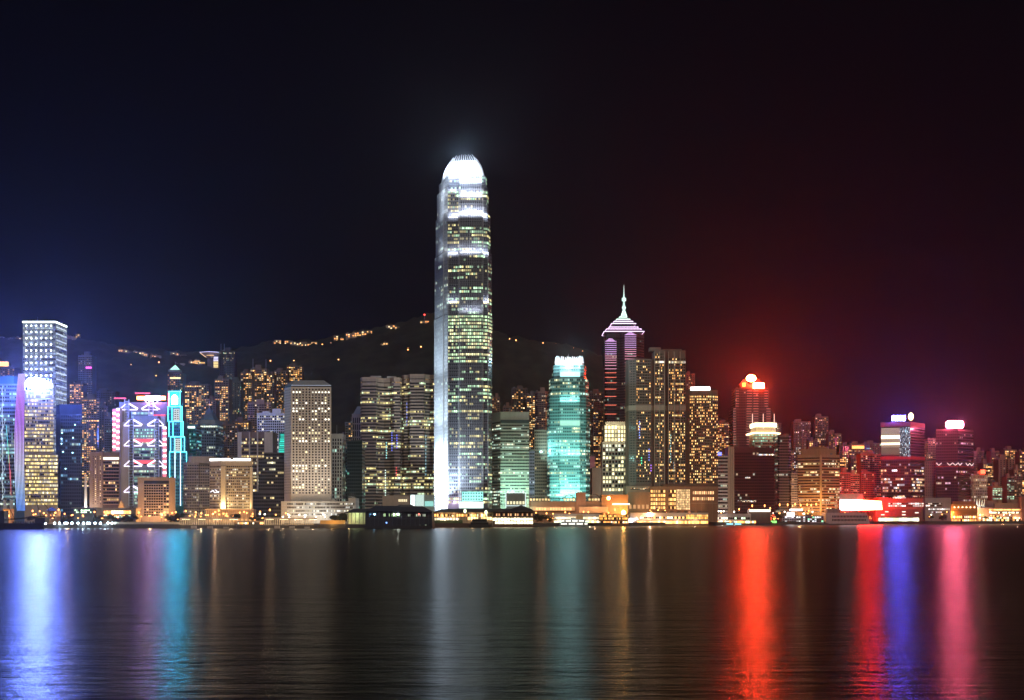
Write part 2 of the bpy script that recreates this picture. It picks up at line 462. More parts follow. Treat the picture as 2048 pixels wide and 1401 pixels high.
G_OFF = gl('office_glass_mixed', p=.28, cw=2.2, mull=.12, warm=YEL, cool=GRN, coolf=.45, st=.9, run=5, fv=.4, fin=(.10, .10, .10))
G_OFFG = gl('office_glass_green', p=.5, cw=2.4, mull=.14, warm=(.9, 1, .6), cool=GRN, coolf=.7, st=.7, run=6, fv=.35, fin=(.25, .28, .26))
G_DIM = gl('dim_glass', p=.10, cw=2.6, mull=.2, warm=YEL, cool=(.5, .9, .9), coolf=.4, st=.7, run=3, fv=.2, fin=(.06, .06, .065))
G_BLUE = gl('blue_glass', p=.14, cw=2.6, mull=.2, warm=(.7, .95, .8), cool=(.35, .7, 1), coolf=.6, st=.55, run=5, fv=.25, fin=(.03, .05, .1), dark=(.01, .02, .045))
G_RES = gl('flat_windows_warm', p=.36, cw=3.6, mull=.42, warm=(1, .47, .13), cool=(1, .74, .38), coolf=.35, st=1.2, run=1, fv=.15, fin=(.10, .09, .08))
G_RES2 = gl('flat_windows_bright', p=.46, cw=3.8, mull=.34, warm=(1, .47, .13), cool=(1, .74, .36), coolf=.35, st=1.5, run=2, fv=.2, fin=(.16, .13, .10))
G_RESR = gl('flat_windows_dim', p=.28, cw=3.4, mull=.46, warm=(1, .5, .2), cool=(1, .8, .55), coolf=.4, st=1.0, run=1, fv=.15, fin=(.10, .08, .07))
G_RESB = gl('flat_windows_blue', p=.26, cw=3.4, mull=.5, warm=(1, .72, .35), cool=(.8, .9, 1), coolf=.4, st=.8, run=1, fv=.15, fin=(.06, .07, .1))
NEON_W = glow_mat((1, .93, .9), 3.0, False); NEON_C = glow_mat((.10, .75, 1.0), 4.5, False); NEON_P = glow_mat((.80, .55, 1), 2.0, False)
NEON_DIM = glow_mat((.8, .95, 1), .7, False); LEDW = glow_mat((1, .96, .88), 2.2, False)

# ---------------------------------------------------------------- far left
def left_office():
    D = 1560
    pl = rect(-40, 33, D, 45)
    o, z1 = tower('office_tower', 'white banded office tower with zigzag neon at the harbour beside the violet lit curved tower', pl, 770, wall((.22, .28, .33), .5),
                  gl('left_office_glass', p=.45, cw=2.0, mull=.15, warm=(.85, 1, .8), cool=(.5, .9, 1), coolf=.6, st=.75, run=6, fv=.3, fin=(.2, .25, .3), dark=(.02, .03, .05)), fh=4.2, wh=.55, bot=34)
    MB().prism(rect(-36, 28, D + 2, 38), z1 + .02, Z(752, D)).build('roof_plant_room', wall((.05, .16, .20)), o)
    n = 0
    for k in range(10):                      # white neon zigzag running down the face
        ya, yb = 775 + k * 23, 775 + (k + 1) * 23
        x0, x1 = (1, 10) if k % 2 == 0 else (10, 1)
        strip(o, 'neon_tube', P3(x0, ya, D - .6), P3(x1, yb, D - .6), .16, NEON_DIM)
    strip(o, 'neon_tube', P3(5, 772, D - .7), P3(5, 1000, D - .7), .22, NEON_DIM)
    for k, c in enumerate(((.1, .9, 1), (.2, 1, .5), (1, .15, .2), (1, .2, .25))):
        strip(o, 'neon_tube', P3(12 + k * 3, 850 + k * 30, D - .6), P3(16 + k * 2, 895 + k * 32, D - .6), .2, glow_mat(c, .9, False))
    for px in (10, 23): MB().box(X(px, D) - 2, X(px, D) + 2, D - .2, D + 3, LAND, Z(1000, D)).build('column', WHITE, o)
left_office()

def curved_tower():
    """front wall lit yellow; the narrow wall to its left is a bowed sheet of violet, white and blue lamps"""
    D = 1500
    o = thing('curved_office_tower', 'yellow lit office tower with bowed violet to blue lamp wall and dazzling white roof sign', 'building', (*W(75, D + 15), LAND))
    def ledge(py):                                 # left outline bows outward at mid height
        t = (py - 748) / 274
        return 37 - 6.5 * sin(pi * min(1, max(0, t))) ** .8 - 3 * t, 51.5 - 2.6 * sin(pi * min(1, max(0, t * .9 + .05)))
    # main body in two lifts
    low = [W(49, D), W(115.5, D + 4), W(113, D + 42), W(52, D + 40)]
    up = [W(49, D), W(107, D + 3), W(105, D + 40), W(52, D + 40)]
    m = MB(); m.prism(low, LAND, Z(909, D)); m.prism(up, Z(909, D) + .01, Z(781, D)); m.build('wall', wall((.36, .33, .26)), o)
    bands(o, low, Z(1012, D), Z(909, D), 4.0, .55, G_YEL)
    bands(o, up, Z(905, D), Z(798, D), 4.0, .55, G_YEL)
    bands(o, up, Z(797, D), Z(782, D), 4.0, .8, gl('top_glass_white', p=1.2, cw=2, mull=.08, warm=(1, .98, .9), cool=(.9, .95, 1), coolf=.5, st=.7, run=5, fv=.05))
    # bowed lamp wall
    N = 48; rows = [748 + 274 * i / N for i in range(N + 1)]
    m = MB()
    for a, b in zip(rows, rows[1:]):
        la, ra = ledge(a); lb, rb = ledge(b)
        p = lambda px, py, d: (X(px, d), d, Z(py, d))
        m.face([p(lb, b, D + 12), p(rb, b, D - .8), p(ra, a, D - .8), p(la, a, D + 12)])
        m.face([p(rb, b, D - .8), p(rb, b, D + 2), p(ra, a, D + 2), p(ra, a, D - .8)])
        m.face([p(la, a, D + 12), p(la, a, D + 20), p(lb, b, D + 20), p(lb, b, D + 12)])
    m.build('lamp_wall', wall((.16, .14, .24), .5), o)
    cols = [(.75, .55, 1), (.70, .25, 1), (.62, .22, 1), (.72, .5, 1), (.75, .75, 1), (.40, .6, 1), (.06, .25, 1)]
    for k in range(7):                               # vertical lamp lines
        f = (k + .3) / 7; m = MB()
        for j, (a, b) in enumerate(zip(rows, rows[1:])):
            la, ra = ledge(a); lb, rb = ledge(b)
            d = D + 11.4 - f * 12.6
            i = int(j / N * 24)
            m.tube(P3(la + (ra - la) * f, a, d), P3(lb + (rb - lb) * f, b, d), .42, 4, mi=min(23, i))
        m.build('lamp_line', [glow_mat(tuple(cols[k // 4][q] + (cols[min(6, k // 4 + 1)][q] - cols[k // 4][q]) * (k % 4) / 4 for q in range(3)), .72, False) for k in range(24)], o)
    # crown screen with the glaring sign
    m = MB()
    for k in range(9):
        px = 50 + k * 6.6; m.tube(P3(px, 781, D + 1), P3(px, 757, D + 1), .35, 4)
    m.build('roof_screen', STEEL, o)
    s = MB(); q = [(53, 762), (58, 757), (72, 755), (86, 759), (97, 765), (99, 771), (95, 776), (60, 776), (53, 773), (51.5, 767)]
    f = [P3(a, b, D - 2.0) for a, b in q]; g = [P3(a, b, D - .8) for a, b in q]
    s.face(f[::-1]); s.face(g)
    for i in range(len(q)): s.face([f[i], f[(i + 1) % len(q)], g[(i + 1) % len(q)], g[i]])
    s.build('roof_sign', glow_mat((.13, .21, 1.0), SIGN_BLUE), o)
    MB().box(X(91, D), X(106, D), D - .9, D - .2, Z(776, D), Z(768, D)).build('roof_sign_strip', glow_mat((1, .92, .6), 3, False), o)
curved_tower()

def dotted_tower():
    D = 1950
    pl = rect(45.5, 111, D, 50)
    o, z1 = tower('skyscraper', 'tall slab skyscraper dotted with a grid of white lights and a lit roof edge', pl, 643, wall((.30, .34, .40), .4), None)
    bands(o, pl, LAND + 40, z1 - 4, 4.1, .55, gl('dotted_tower_glass', p=.75, cw=2.2, mull=.3, warm=(.85, .95, .75), cool=(.72, .9, 1), coolf=.6, st=.42, run=5, fv=.2, fin=(.28, .32, .4), dark=(.02, .03, .05)))
    MB().box(X(45.5, D) - .5, X(111, D) + .5, D - .6, D - .1, z1 - 2.2, z1).build('roof_light', glow_mat((.9, 1, .85), 2.4, False), o)
    MB().box(X(111, D) + .1, X(111, D) + .6, D, D + 50, z1 - 2.2, z1).build('roof_light', glow_mat((.9, 1, .85), 2.4, False), o)
    nr = 14
    lm = glow_mat((.92, 1, .92), 5.0, False)
    src = None
    for r in range(nr):
        py = 652 + r * 12.4
        for c in range(6):
            p = P3(52.5 + c * 9.9, py, D - .6)
            if src is None: src = MB().ball((0, 0, 0), 1.15, nu=6, nv=4).build('facade_lamp', lm, o, loc=p)
            else:
                k = src.copy(); SC.collection.objects.link(k); k.parent = o; k.location = tuple(p[i] - o['o'][i] for i in range(3))
    for r in range(12):                                     # side face: lit strips
        z = Z(655 + r * 13, D); x = X(111, D)
        MB().box(x + .1, x + .5, D + 3, D + 47, z, z + 1.7).build('side_light_strip', glow_mat((.8, .92, 1), .6, False), o)
dotted_tower()

def dark_blue_tower():
    D = 1640
    o, z1 = tower('office_tower', 'dark blue glass office tower with few lights right of the yellow lit curved tower', [W(112, D + 12), W(121, D), W(164, D + 2), W(163, D + 40), W(113, D + 40)], 830, BLUEDARK, G_BLUE, fh=4.2, wh=.62, edges=(1, 2))
    MB().prism([W(112, D + 13), W(120, D + 1), W(164, D + 3), W(163, D + 39), W(113, D + 39)], z1 + .02, Z(809, D)).build('roof_plant_room', wall((.02, .035, .075)), o)
    for py, px in ((866, 124), (878, 123), (888, 123), (904, 126), (906, 145), (876, 146), (850, 150), (938, 131)):
        MB().ball(P3(px, py, D - 1.2), .9, nu=5, nv=4).build('facade_lamp', glow_mat((.5, .9, 1), 3, False), o)
dark_blue_tower()

def bronze_block():
    D = 1480
    o = thing('office_block', 'bronze office block with slotted beige flank and curved orange lit balconies', 'building', (*W(208, D + 20), LAND))
    L = [W(179, D + 2), W(205, D), W(205, D + 42), W(180, D + 42)]
    MB().prism(L, LAND, Z(904, D)).build('wall', wall((.42, .28, .20)), o)
    R = [W(205.1, D), W(239, D + 1), W(238, D + 42), W(205.1, D + 42)]
    MB().prism(R, LAND, Z(905, D)).build('wall', wall((.20, .13, .10)), o)
    a, b = W(184, D + 1.6), W(203, D + .1)
    grid(o, a, b, Z(1010, D), Z(912, D), 4, 24, .26, .45, lambda r, c, q: (1 if c in (1, 3) and q.random() < .7 else 0), [dark_pane(), single_window('slot_warm', (1, .7, .4), 1.0)], keep=96)
    gm = gl('bronze_glass', p=.40, cw=1.9, mull=.18, warm=(1, .62, .25), cool=(1, .85, .55), coolf=.4, st=1.1, run=4, fv=.3, fin=(.15, .1, .07))
    for k in range(14):
        za = Z(1010 - k * 6.7, D)
        m = MB(); prev = None
        for j in range(9):                                   # bowed balcony slab
            f = j / 8; px = 206 + 32 * f; d = D - .3 - 3.2 * sin(pi * f)
            p = W(px, d)
            if prev: m.prism([prev, p, (p[0], D + 1.0), (prev[0], D + 1.0)], za, za + .95)
            prev = p
        m.build('balcony', wall((.55, .36, .25)), o)
        m = MB(); u = 0
        m.face([(*W(206.5, D - .4), za + .98), (*W(237.5, D - .2), za + .98), (*W(237.5, D - .2), za + 3.1), (*W(206.5, D - .4), za + 3.1)], [(0, .1), (17.5, .1), (17.5, 2), (0, 2)])
        m.build('window_band', gm, o)
    MB().box(X(207, D), X(238, D), D - .9, D - .3, Z(920, D), Z(915, D)).build('roof_light', glow_mat((1, .82, .6), 1.4, False), o)
bronze_block()
def white_fin():
    D = 1475
    o = thing('pylon', 'narrow brightly lit white pylon at the foot of the bronze block', 'pylon', (*W(171, D), LAND))
    MB().prism([W(168, D), W(174.5, D), W(174.5, D + 5), W(168, D + 5)], LAND, Z(950, D), top=[W(169.5, D), W(173.5, D), W(173.5, D + 5), W(169.5, D + 5)]).build('shaft', WHITE, o)
    lamp_light(o, 'pylon_floodlight', P3(171, 1016, D - 8), 9000, (1, .95, .9), .4)
    MB().box(X(169.5, D), X(173, D), D - 8, D - 7, LAND, LAND + .6).build('floodlight_case', DARK, o)
white_fin()

# ---------------------------------------------------------------- the truss tower
def truss_tower():
    D = 1650
    o = thing('truss_tower', 'tower of hung floors with white lit steel trusses, ladder masts and glowing rooftop banner', 'building', (*W(288, D + 25), LAND))
    gm = gl('truss_tower_glass', p=.62, cw=1.6, mull=.15, warm=(.85, 1, .75), cool=(.55, 1, .8), coolf=.6, st=.62, run=4, fv=.35, fin=(.1, .13, .14), dark=(.02, .03, .04))
    GW = wall((.25, .26, .28), .5)
    MB().box(X(266, D), X(314, D), D + 1.5, D + 48, LAND, Z(832, D)).build('wall', GW, o)
    MB().box(X(255, D), X(330, D), D + 14, D + 46, LAND, Z(803, D)).build('wall', wall((.16, .16, .2)), o)
    MB().box(X(240, D), X(257, D), D + 4, D + 40, LAND, Z(844, D)).build('wing', wall((.55, .44, .33)), o)
    MB().box(X(233, D), X(250, D), D + 12, D + 40, LAND, Z(803, D)).build('service_core', wall((.4, .4, .42)), o)
    MB().box(X(320, D), X(329, D), D + 4, D + 40, LAND, Z(828, D)).build('service_core', wall((.45, .42, .42)), o)
    fr = [W(268, D + 1.4), W(312, D + 1.4), W(312, D + 40), W(268, D + 40)]
    for a, b in ((1010, 940), (932, 896), (889, 857)):
        bands(o, fr, Z(a, D), Z(b, D), 3.9, .62, gm, edges=(0,))
    bands(o, [W(262, D + 13.9), W(306, D + 13.9), W(306, D + 40), W(262, D + 40)], Z(836, D), Z(822, D), 3.9, .62, gm, edges=(0,))
    # ladder masts
    def mast(px, pa, pb, d):
        x = X(px, d); w = 2.6; m = MB()
        for s in (-w, w): m.tube((x + s, d - 2.2, Z(pb, d)), (x + s, d - 2.2, Z(pa, d)), .62, 5)
        z = Z(pb, d)
        while z < Z(pa, d):
            m.tube((x - w, d - 2.2, z), (x + w, d - 2.2, z), .42, 4); z += 3.4
        return m.build('mast', wall((.75, .78, .82), .45), o)
    mast(263, 836, 1012, D); mast(314.5, 838, 1012, D); mast(254.5, 800, 842, D + 14); mast(303, 800, 842, D + 14)
    tm = glow_mat((.86, .76, 1), 1.6, False)
    def truss(cx0, cx1, pt, d):
        z0, z1 = pt + 12, pt
        for (ax, ay, bx, by, r) in ((cx0 - 4, z1 + 1, cx0 - 15, z0 - 1, .55), (cx0 - 4, z0, cx0 - 15, z0, .55), (cx0 + 4, z1, cx0 + 21, z0 - 2, 1.1), (cx0 + 5, z0, cx0 + 20, z0, .65),
                                    (cx1 - 4, z1, cx1 - 20, z0 - 2, .9), (cx1 - 5, z0, cx1 - 19, z0, .65), (cx1 + 4, z1 + 1, cx1 + 13, z0 - 1, .55), (cx1 + 4, z0, cx1 + 13, z0, .55)):
            strip(o, 'truss_bar', P3(ax, ay, d - 2.8), P3(bx, by, d - 2.8), r, tm)
    for pt in (840, 880, 921, 973): truss(263, 314.5, pt, D)
    truss(254.5, 303, 808, D + 14)
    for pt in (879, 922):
        MB().box(X(268, D), X(310, D), D - .2, D + 1.3, Z(pt + 6, D), Z(pt - 1, D)).build('red_lit_soffit', glow_mat((1, .10, .12), .75, False), o)  # red underlighting put in as the soffit's own glow
    # banner and red roof edges
    m = MB()
    for k, (a, b) in enumerate(((269.5, 288), (288, 316), (316, 327))):
        m.box(X(a, D), X(b, D), D + 9, D + 10, Z(799, D), Z(791.5, D), k)
    m.build('roof_banner', [glow_mat((1, .30, .05), 12), glow_mat((.62, .26, 1), 130), glow_mat((1, .36, .12), 12)], o)
    for a, b, py, d in ((228, 252, 797, D + 11), (307, 331, 831, D + 3), (270, 300, 787, D + 12)):
        MB().box(X(a, d), X(b, d), d, d + .8, Z(py + 1.2, d), Z(py - 1.2, d)).build('roof_edge_light', glow_mat((1, .06, .04), 1.2, False), o)
    for p, q in (((288, 800), (300, 812)), ((318, 800), (306, 812)), ((306, 812), (320, 819))):
        strip(o, 'truss_bar', P3(*p, D + 8), P3(*q, D + 8), .5, tm)
    # the two stair towers of pink and white chequered lamps
    rl, wl = glow_mat((1, .18, .24), 1.1, False), glow_mat((1, .86, .95), 1.9, False)
    for a, b, pa, pb, d in ((224.6, 231.5, 818, 903, D - 2), (232, 239, 816, 903, D - 3), (325, 333, 853, 955, D - 2)):
        MB().box(X(a, d), X(b, d), d + .6, d + 12, LAND, Z(pa, d)).build('stair_tower', wall((.5, .4, .42)), o)
        m = MB(); n = int((pb - pa) / 5.6)
        for k in range(n):
            y = pa + 1 + k * 5.6; c = (k + (a > 230)) % 2
            m.box(X(a + .5, d), X(b - .5, d), d, d + .5, Z(y + 4.6, d), Z(y, d), c)
        m.build('stair_lamps', [rl, wl], o)
truss_tower()

def city_block():
    D = 1425
    pl = rect(275.5, 338.5, D, 26)
    o, z1 = tower('civic_block', 'small terracotta civic block with a square window grid and lit stair column', pl, 957, wall((.50, .35, .26)), None)
    MB().box(X(288, D), X(338, D), D - .25, D - .02, Z(968, D), Z(962, D)).build('roof_recess', CHAR, o)
    W1 = [dark_pane(), single_window('civic_warm', (1, .6, .3), .5)]
    grid(o, W(288, D), W(326, D), Z(1033, D), Z(969, D), 8, 12, .78, .62, lambda r, c, q: 1 if q.random() < .06 else 0, W1, keep=96)
    grid(o, W(327, D), W(338, D), Z(1033, D), Z(969, D), 2, 12, .8, .7, lambda r, c, q: 1 if q.random() < .5 else 0, [dark_pane(), single_window('stair_warm', (1, .55, .2), .7)], keep=24, name='stair_window')
    lamp_light(o, 'wall_floodlight', P3(306, 1036, D - 26), 14000, (1, .62, .38), .6)
city_block()

# ---------------------------------------------------------------- stepped tower in cyan neon
def neon_tower():
    D = 1640
    o = thing('stepped_tower', 'slender stepped tower outlined in cyan neon with a glowing emblem at its top', 'building', (*W(356, D + 14), LAND))
    bl = wall((.03, .09, .16), .4); gr = wall((.04, .22, .20), .4); pan = wall((.72, .72, .68))
    steps = [(339, 373, 1014, 904, gr), (341, 369, 904, 874, wall((.03, .16, .2), .4)), (338, 366, 874, 843.5, wall((.03, .13, .2), .4)), (336, 364, 843.5, 813.5, bl), (338.5, 360, 813.5, 783.5, bl)]
    for k, (a, b, pb, pt, mt) in enumerate(steps):
        d = D + k * .8
        MB().prism(rect(a, b, d, 30 - k * 3), LAND if k == 0 else Z(pb, d) + .01, Z(pt, d)).build('wall', mt, o)
        if k < 4:
            bands(o, rect(a + .5, b - .5, d, 20), (Z(1010, d) if k == 0 else Z(pb, d) + 1), Z(pt + 2, d), 4, .5,
                  gl('neon_tower_glass', p=.3, cw=2.2, mull=.3, warm=(.5, 1, .5), cool=(.2, .8, .7), coolf=.5, st=.45, run=3, fv=.2, fin=(.05, .2, .2), dark=(.01, .04, .05)), edges=(0,))
        e = .35
        for px in (a, b):
            strip(o, 'neon_tube', P3(px, pb if k else 1012, d - 1), P3(px, pt, d - 1), e, NEON_C)
        strip(o, 'neon_tube', P3(a - (1.5 if k == 4 else 0), pt, d - 1), P3(b + (2.5 if k == 4 else 0), pt, d - 1), e, NEON_C)
    for px, pa, pb, k in ((350, 904, 1012, 0), (361, 904, 1012, 0), (349, 874, 904, 1), (346, 844, 874, 2), (344, 814, 843, 3), (362, 874, 904, 1), (362, 844, 874, 2), (361, 814, 843, 3)):
        strip(o, 'neon_tube', P3(px, pa, D + k * .8 - 1.1), P3(px, pb, D + k * .8 - 1.1), .42 if k == 0 else .25, glow_mat((.55, .72, 1), 2.4, False) if k == 0 else NEON_C)
    for a, b, pt, pb, k in ((347, 359, 818, 842, 3), (350, 362, 878, 902, 1)):
        d = D + k * .8 - .5
        MB().box(X(a, d), X(b, d), d, d + .4, Z(pb, d), Z(pt, d)).build('light_panel', glow_mat((.8, .85, .75), .55, False), o)
        grid(o, W(a + 1, d), W(b - 1, d), Z(pb - 2, d), Z(pt + 1, d), 2, 5, .6, .35, lambda r, c, q: 0, [dark_pane()], name='window')
    # emblem
    m = MB(); q = [(343, 809), (342.5, 797), (344.5, 792), (349, 789.5), (353.5, 792), (355.5, 797), (355, 809)]
    f = [P3(a, b, D + .6) for a, b in q]; g = [P3(a, b, D + 2) for a, b in q]
    m.face(f[::-1]); m.face(g)
    for i in range(len(q)): m.face([f[i], f[(i + 1) % 7], g[(i + 1) % 7], g[i]])
    m.build('roof_emblem', glow_mat((.03, .62, 1.0), 300), o)
    MB().box(X(334.5, D), X(337.5, D), D + 3, D + 4, Z(812, D), Z(786, D)).build('side_sign', glow_mat((1, .03, .12), 2.0, False), o)
neon_tower()

# ---------------------------------------------------------------- hotels and offices between the neon tower and the round-window tower
def hotels():
    D = 1570
    pl = chain([(367, D + 8), (374, D + 1), (398, D), (400, D + 2), (420, D + 4)], 40)
    o, z1 = tower('hotel', 'beige curved hotel slab with a fluted crown left of the flood lit hotel', pl, 927, wall((.44, .36, .27)), None)
    bands(o, pl, LAND + 8, z1 - 1, 3.4, .5, gl('hotel_beige_glass', p=.24, cw=2.0, mull=.34, warm=(1, .8, .5), cool=(1, .92, .8), coolf=.4, st=.6, run=2, fv=.2, fin=(.42, .35, .27), dark=(.05, .045, .04)))
    cr = chain([(378, D + 6), (384, D), (420, D + 1), (428, D + 8)], 30)
    m = MB(); m.prism(cr, z1 + .02, Z(913, D)); m.build('crown', wall((.55, .45, .34)), o)
    m = MB(); q = offset(cr, .3)
    for (a, b) in zip(q[:3], q[1:4]):
        for k in range(12): m.tube((a[0] + (b[0] - a[0]) * k / 12, a[1] + (b[1] - a[1]) * k / 12, z1 + .3), (a[0] + (b[0] - a[0]) * k / 12, a[1] + (b[1] - a[1]) * k / 12, Z(913, D)), .3, 4)
    m.build('crown_flutes', wall((.65, .55, .42)), o)
    D = 1490
    pl = corner(419.5, D + 9, 441, D, 505, D + 3)
    o, z1 = tower('hotel', 'cream flood lit hotel with two glowing pilasters and a white roof light', pl, 920, wall((.52, .43, .30)), None)
    bands(o, pl, LAND + 16, z1 - 6, 3.3, .5, gl('hotel_cream_glass', p=.36, cw=2.1, mull=.28, warm=(1, .75, .36), cool=(1, .92, .7), coolf=.5, st=.7, run=1, fv=.25, fin=(.5, .42, .3), dark=(.06, .05, .04)), edges=(0, 1))
    lm = glow_mat((1, .98, .95), 3.2, False)
    a, b, c = pl[0], pl[1], pl[2]
    MB().prism([(a[0], a[1] - .6), (b[0], b[1] - .6), (b[0], b[1] - .1), (a[0], a[1] - .1)], z1 - 1.0, z1 + 1.6).build('roof_light', glow_mat((.95, .95, 1), 2.6, False), o)
    MB().prism([(b[0] + 1, b[1] - .7), (c[0] - 2, c[1] - .7), (c[0] - 2, c[1] - .2), (b[0] + 1, b[1] - .2)], z1 - 1.0, z1 + 1.6).build('roof_light', glow_mat((.95, .95, 1), 2.6, False), o)
    for x0, x1, d in ((442, 451.5, D - .3), (500.5, 505.5, D + 2.2)):
        p = MB().box(X(x0, d), X(x1, d), d - 1.6, d + 1, LAND + 1, Z(933 if x0 < 450 else 935, d)); p.build('pilaster', wall((.75, .66, .48)), o)
        lamp_light(o, 'pilaster_floodlight', (X((x0 + x1) / 2, d), d - 7, Z(1016, d)), 16000 if x0 < 450 else 5000, (1, .74, .38), .4)
    for (p, q) in (((421, 985), (426, 981)), ((426, 981), (429, 986)), ((429, 986), (438, 984)), ((431, 980), (437, 986))):
        strip(o, 'neon_sign', P3(*p, D - 1), P3(*q, D - 1), .3, glow_mat((.9, .9, 1), 2, False))
    # podium with arcade at its foot
    D = 1470
    o = thing('podium', 'orange lit two storey podium with columns at the foot of the cream hotel', 'podium', (*W(455, D), LAND))
    MB().box(X(412, D), X(506, D), D + 3, D + 18, LAND, Z(1019, D)).build('wall', wall((.52, .34, .22)), o)
    MB().box(X(410, D), X(508, D), D - 1, D + 3, Z(1020.5, D), Z(1018.5, D)).build('cornice', wall((.6, .42, .28)), o)
    s = None
    for k in range(24):
        p = (X(413 + k * 4.05, D), D)
        m = MB().tube((p[0], D, LAND), (p[0], D, Z(1020.6, D)), .5, 6)
        m.build('column', wall((.62, .46, .32)), o)
    for k in range(11): MB().box(X(416 + k * 8.1, D), X(421.5 + k * 8.1, D), D + 2.8, D + 2.98, LAND + 2, LAND + 5).build('shop_window', glow_mat((1, .55, .2), .8, False), o)
    # teal glass block
    D = 1690
    o, z1 = tower('office_block', 'teal glass block with pale top edge just right of the cyan neon tower', rect(366, 392, D, 30), 853, wall((.03, .22, .22), .4),
                  gl('teal_glass', p=.35, cw=2.5, mull=.2, warm=(.4, 1, .8), cool=(.2, .9, .9), coolf=.5, st=.5, run=4, fv=.3, fin=(.03, .25, .25), dark=(.01, .06, .06)), fh=4.2, wh=.5, plant=[(.3, .7, 5)])
    MB().box(X(368, D), X(390, D), D - .5, D - .1, Z(857, D), Z(853, D)).build('roof_light', glow_mat((.8, 1, .9), 1.6, False), o)
    strip(o, 'antenna', P3(374, 848, D + 8), P3(374, 832, D + 8), .3, WHITE)
    # blue pyramid tower
    D = 1760
    pl = chain([(393, D + 14), (400, D), (431, D), (438, D + 14)], 30)
    o, z1 = tower('office_tower', 'blue grey office tower under a blue pyramid roof', pl, 850, wall((.16, .22, .28), .5),
                  gl('pyramid_tower_glass', p=.24, cw=3, mull=.35, warm=(.9, 1, .75), cool=(.5, .85, .9), coolf=.5, st=.5, run=2, fv=.25, fin=(.15, .2, .26), dark=(.02, .04, .06)), fh=4, wh=.6)
    MB().prism(scale_poly(pl, .92), z1 + .02, Z(840, D)).build('attic', wall((.30, .33, .36)), o)
    t = scale_poly(pl, .72); c = cen(t)
    MB().prism(t, Z(840, D) + .02, Z(815, D), top=scale_poly(t, .16)).build('pyramid_roof', BLUEROOF, o)
    strip(o, 'spire', (c[0], c[1], Z(816, D)), (c[0], c[1], Z(800, D)), .25, STEEL)
    for k in range(9): MB().box(X(401 + k * 3.4, D), X(403.4 + k * 3.4, D), D - .3, D - .05, Z(855, D), Z(852, D)).build('attic_window', glow_mat((.9, 1, .8), 1.0, False), o)
    # striped bank with columns
    D = 1610
    pl = rect(476, 545, D, 34)
    o, z1 = tower('office_block', 'bronze banded office block between pale vertical piers', pl, 866, wall((.24, .17, .12)), None)
    bands(o, pl, LAND + 20, Z(876, D), 4.0, .55, gl('bank_glass', p=.45, cw=1.8, mull=.15, warm=(1, .72, .3), cool=(1, .9, .6), coolf=.4, st=1.0, run=5, fv=.4, fin=(.2, .15, .1)), edges=(0,))
    for a, b in ((475.5, 483.5), (498, 500.5), (514, 516.5), (529, 545.5)):
        MB().box(X(a, D), X(b, D), D - .9, D + 1, LAND, Z(865, D)).build('pier', wall((.66, .58, .46)), o)
    # dark stepped office
    D = 1530
    o = thing('office_block', 'dark grey stepped office block left of the round window tower', 'building', (*W(538, D + 18), LAND))
    gd = gl('dark_step_glass', p=.16, cw=2.4, mull=.12, warm=(1, .78, .36), cool=(1, .92, .6), coolf=.4, st=1.1, run=4, fv=.28, fin=(.05, .05, .05), dark=(.02, .02, .02))
    for a, b, pt, pb, dd in ((506, 571, 984, 1033, 0), (517, 570, 921, 984, 2), (528, 568, 905, 921, 5)):
        p = rect(a, b, D + dd, 36 - dd); MB().prism(p, LAND if pb > 1000 else Z(pb, D) + .01, Z(pt, D)).build('wall', wall((.09, .085, .08)), o)
        bands(o, p, (LAND + 6 if pb > 1000 else Z(pb, D) + 1), Z(pt, D) - 1, 3.9, .55, gd, edges=(0,))
    # white lattice block with green lit slot
    D = 1680
    pl = rect(514, 571, D, 30)
    o, z1 = tower('office_block', 'white lattice office block with square dark windows and water tanks on its roof', pl, 828, WHITE, None, plant=[(.15, .4, 6), (.5, .8, 11)])
    grid(o, W(515, D), W(570, D), Z(903, D), Z(831, D), 13, 14, .66, .62, lambda r, c, q: 1 if q.random() < .12 else 0, [dark_pane(), single_window('lattice_warm', (1, .9, .7), .7)], keep=100, lit_first=True)
    D = 1600
    o = thing('glass_annex', 'jagged green lit glass annex half hidden by the round window tower', 'building', (*W(563, D + 8), LAND))
    MB().prism([W(556, D), W(570, D), W(570, D + 16), W(556, D + 16)], LAND, Z(866, D), top=[W(558, D), W(570, D), W(570, D + 16), W(558, D + 16)]).build('wall', wall((.03, .30, .26), .4), o)
    for k in range(12):
        z = Z(918 - k * 4.2, D); j = RND.random() * 4
        MB().box(X(557.5 + j, D), X(569.5, D), D - .5, D - .1, z, z + 1.6).build('window_band', glow_mat((.05, .9, .7), .4 + .5 * RND.random(), False), o)
hotels()

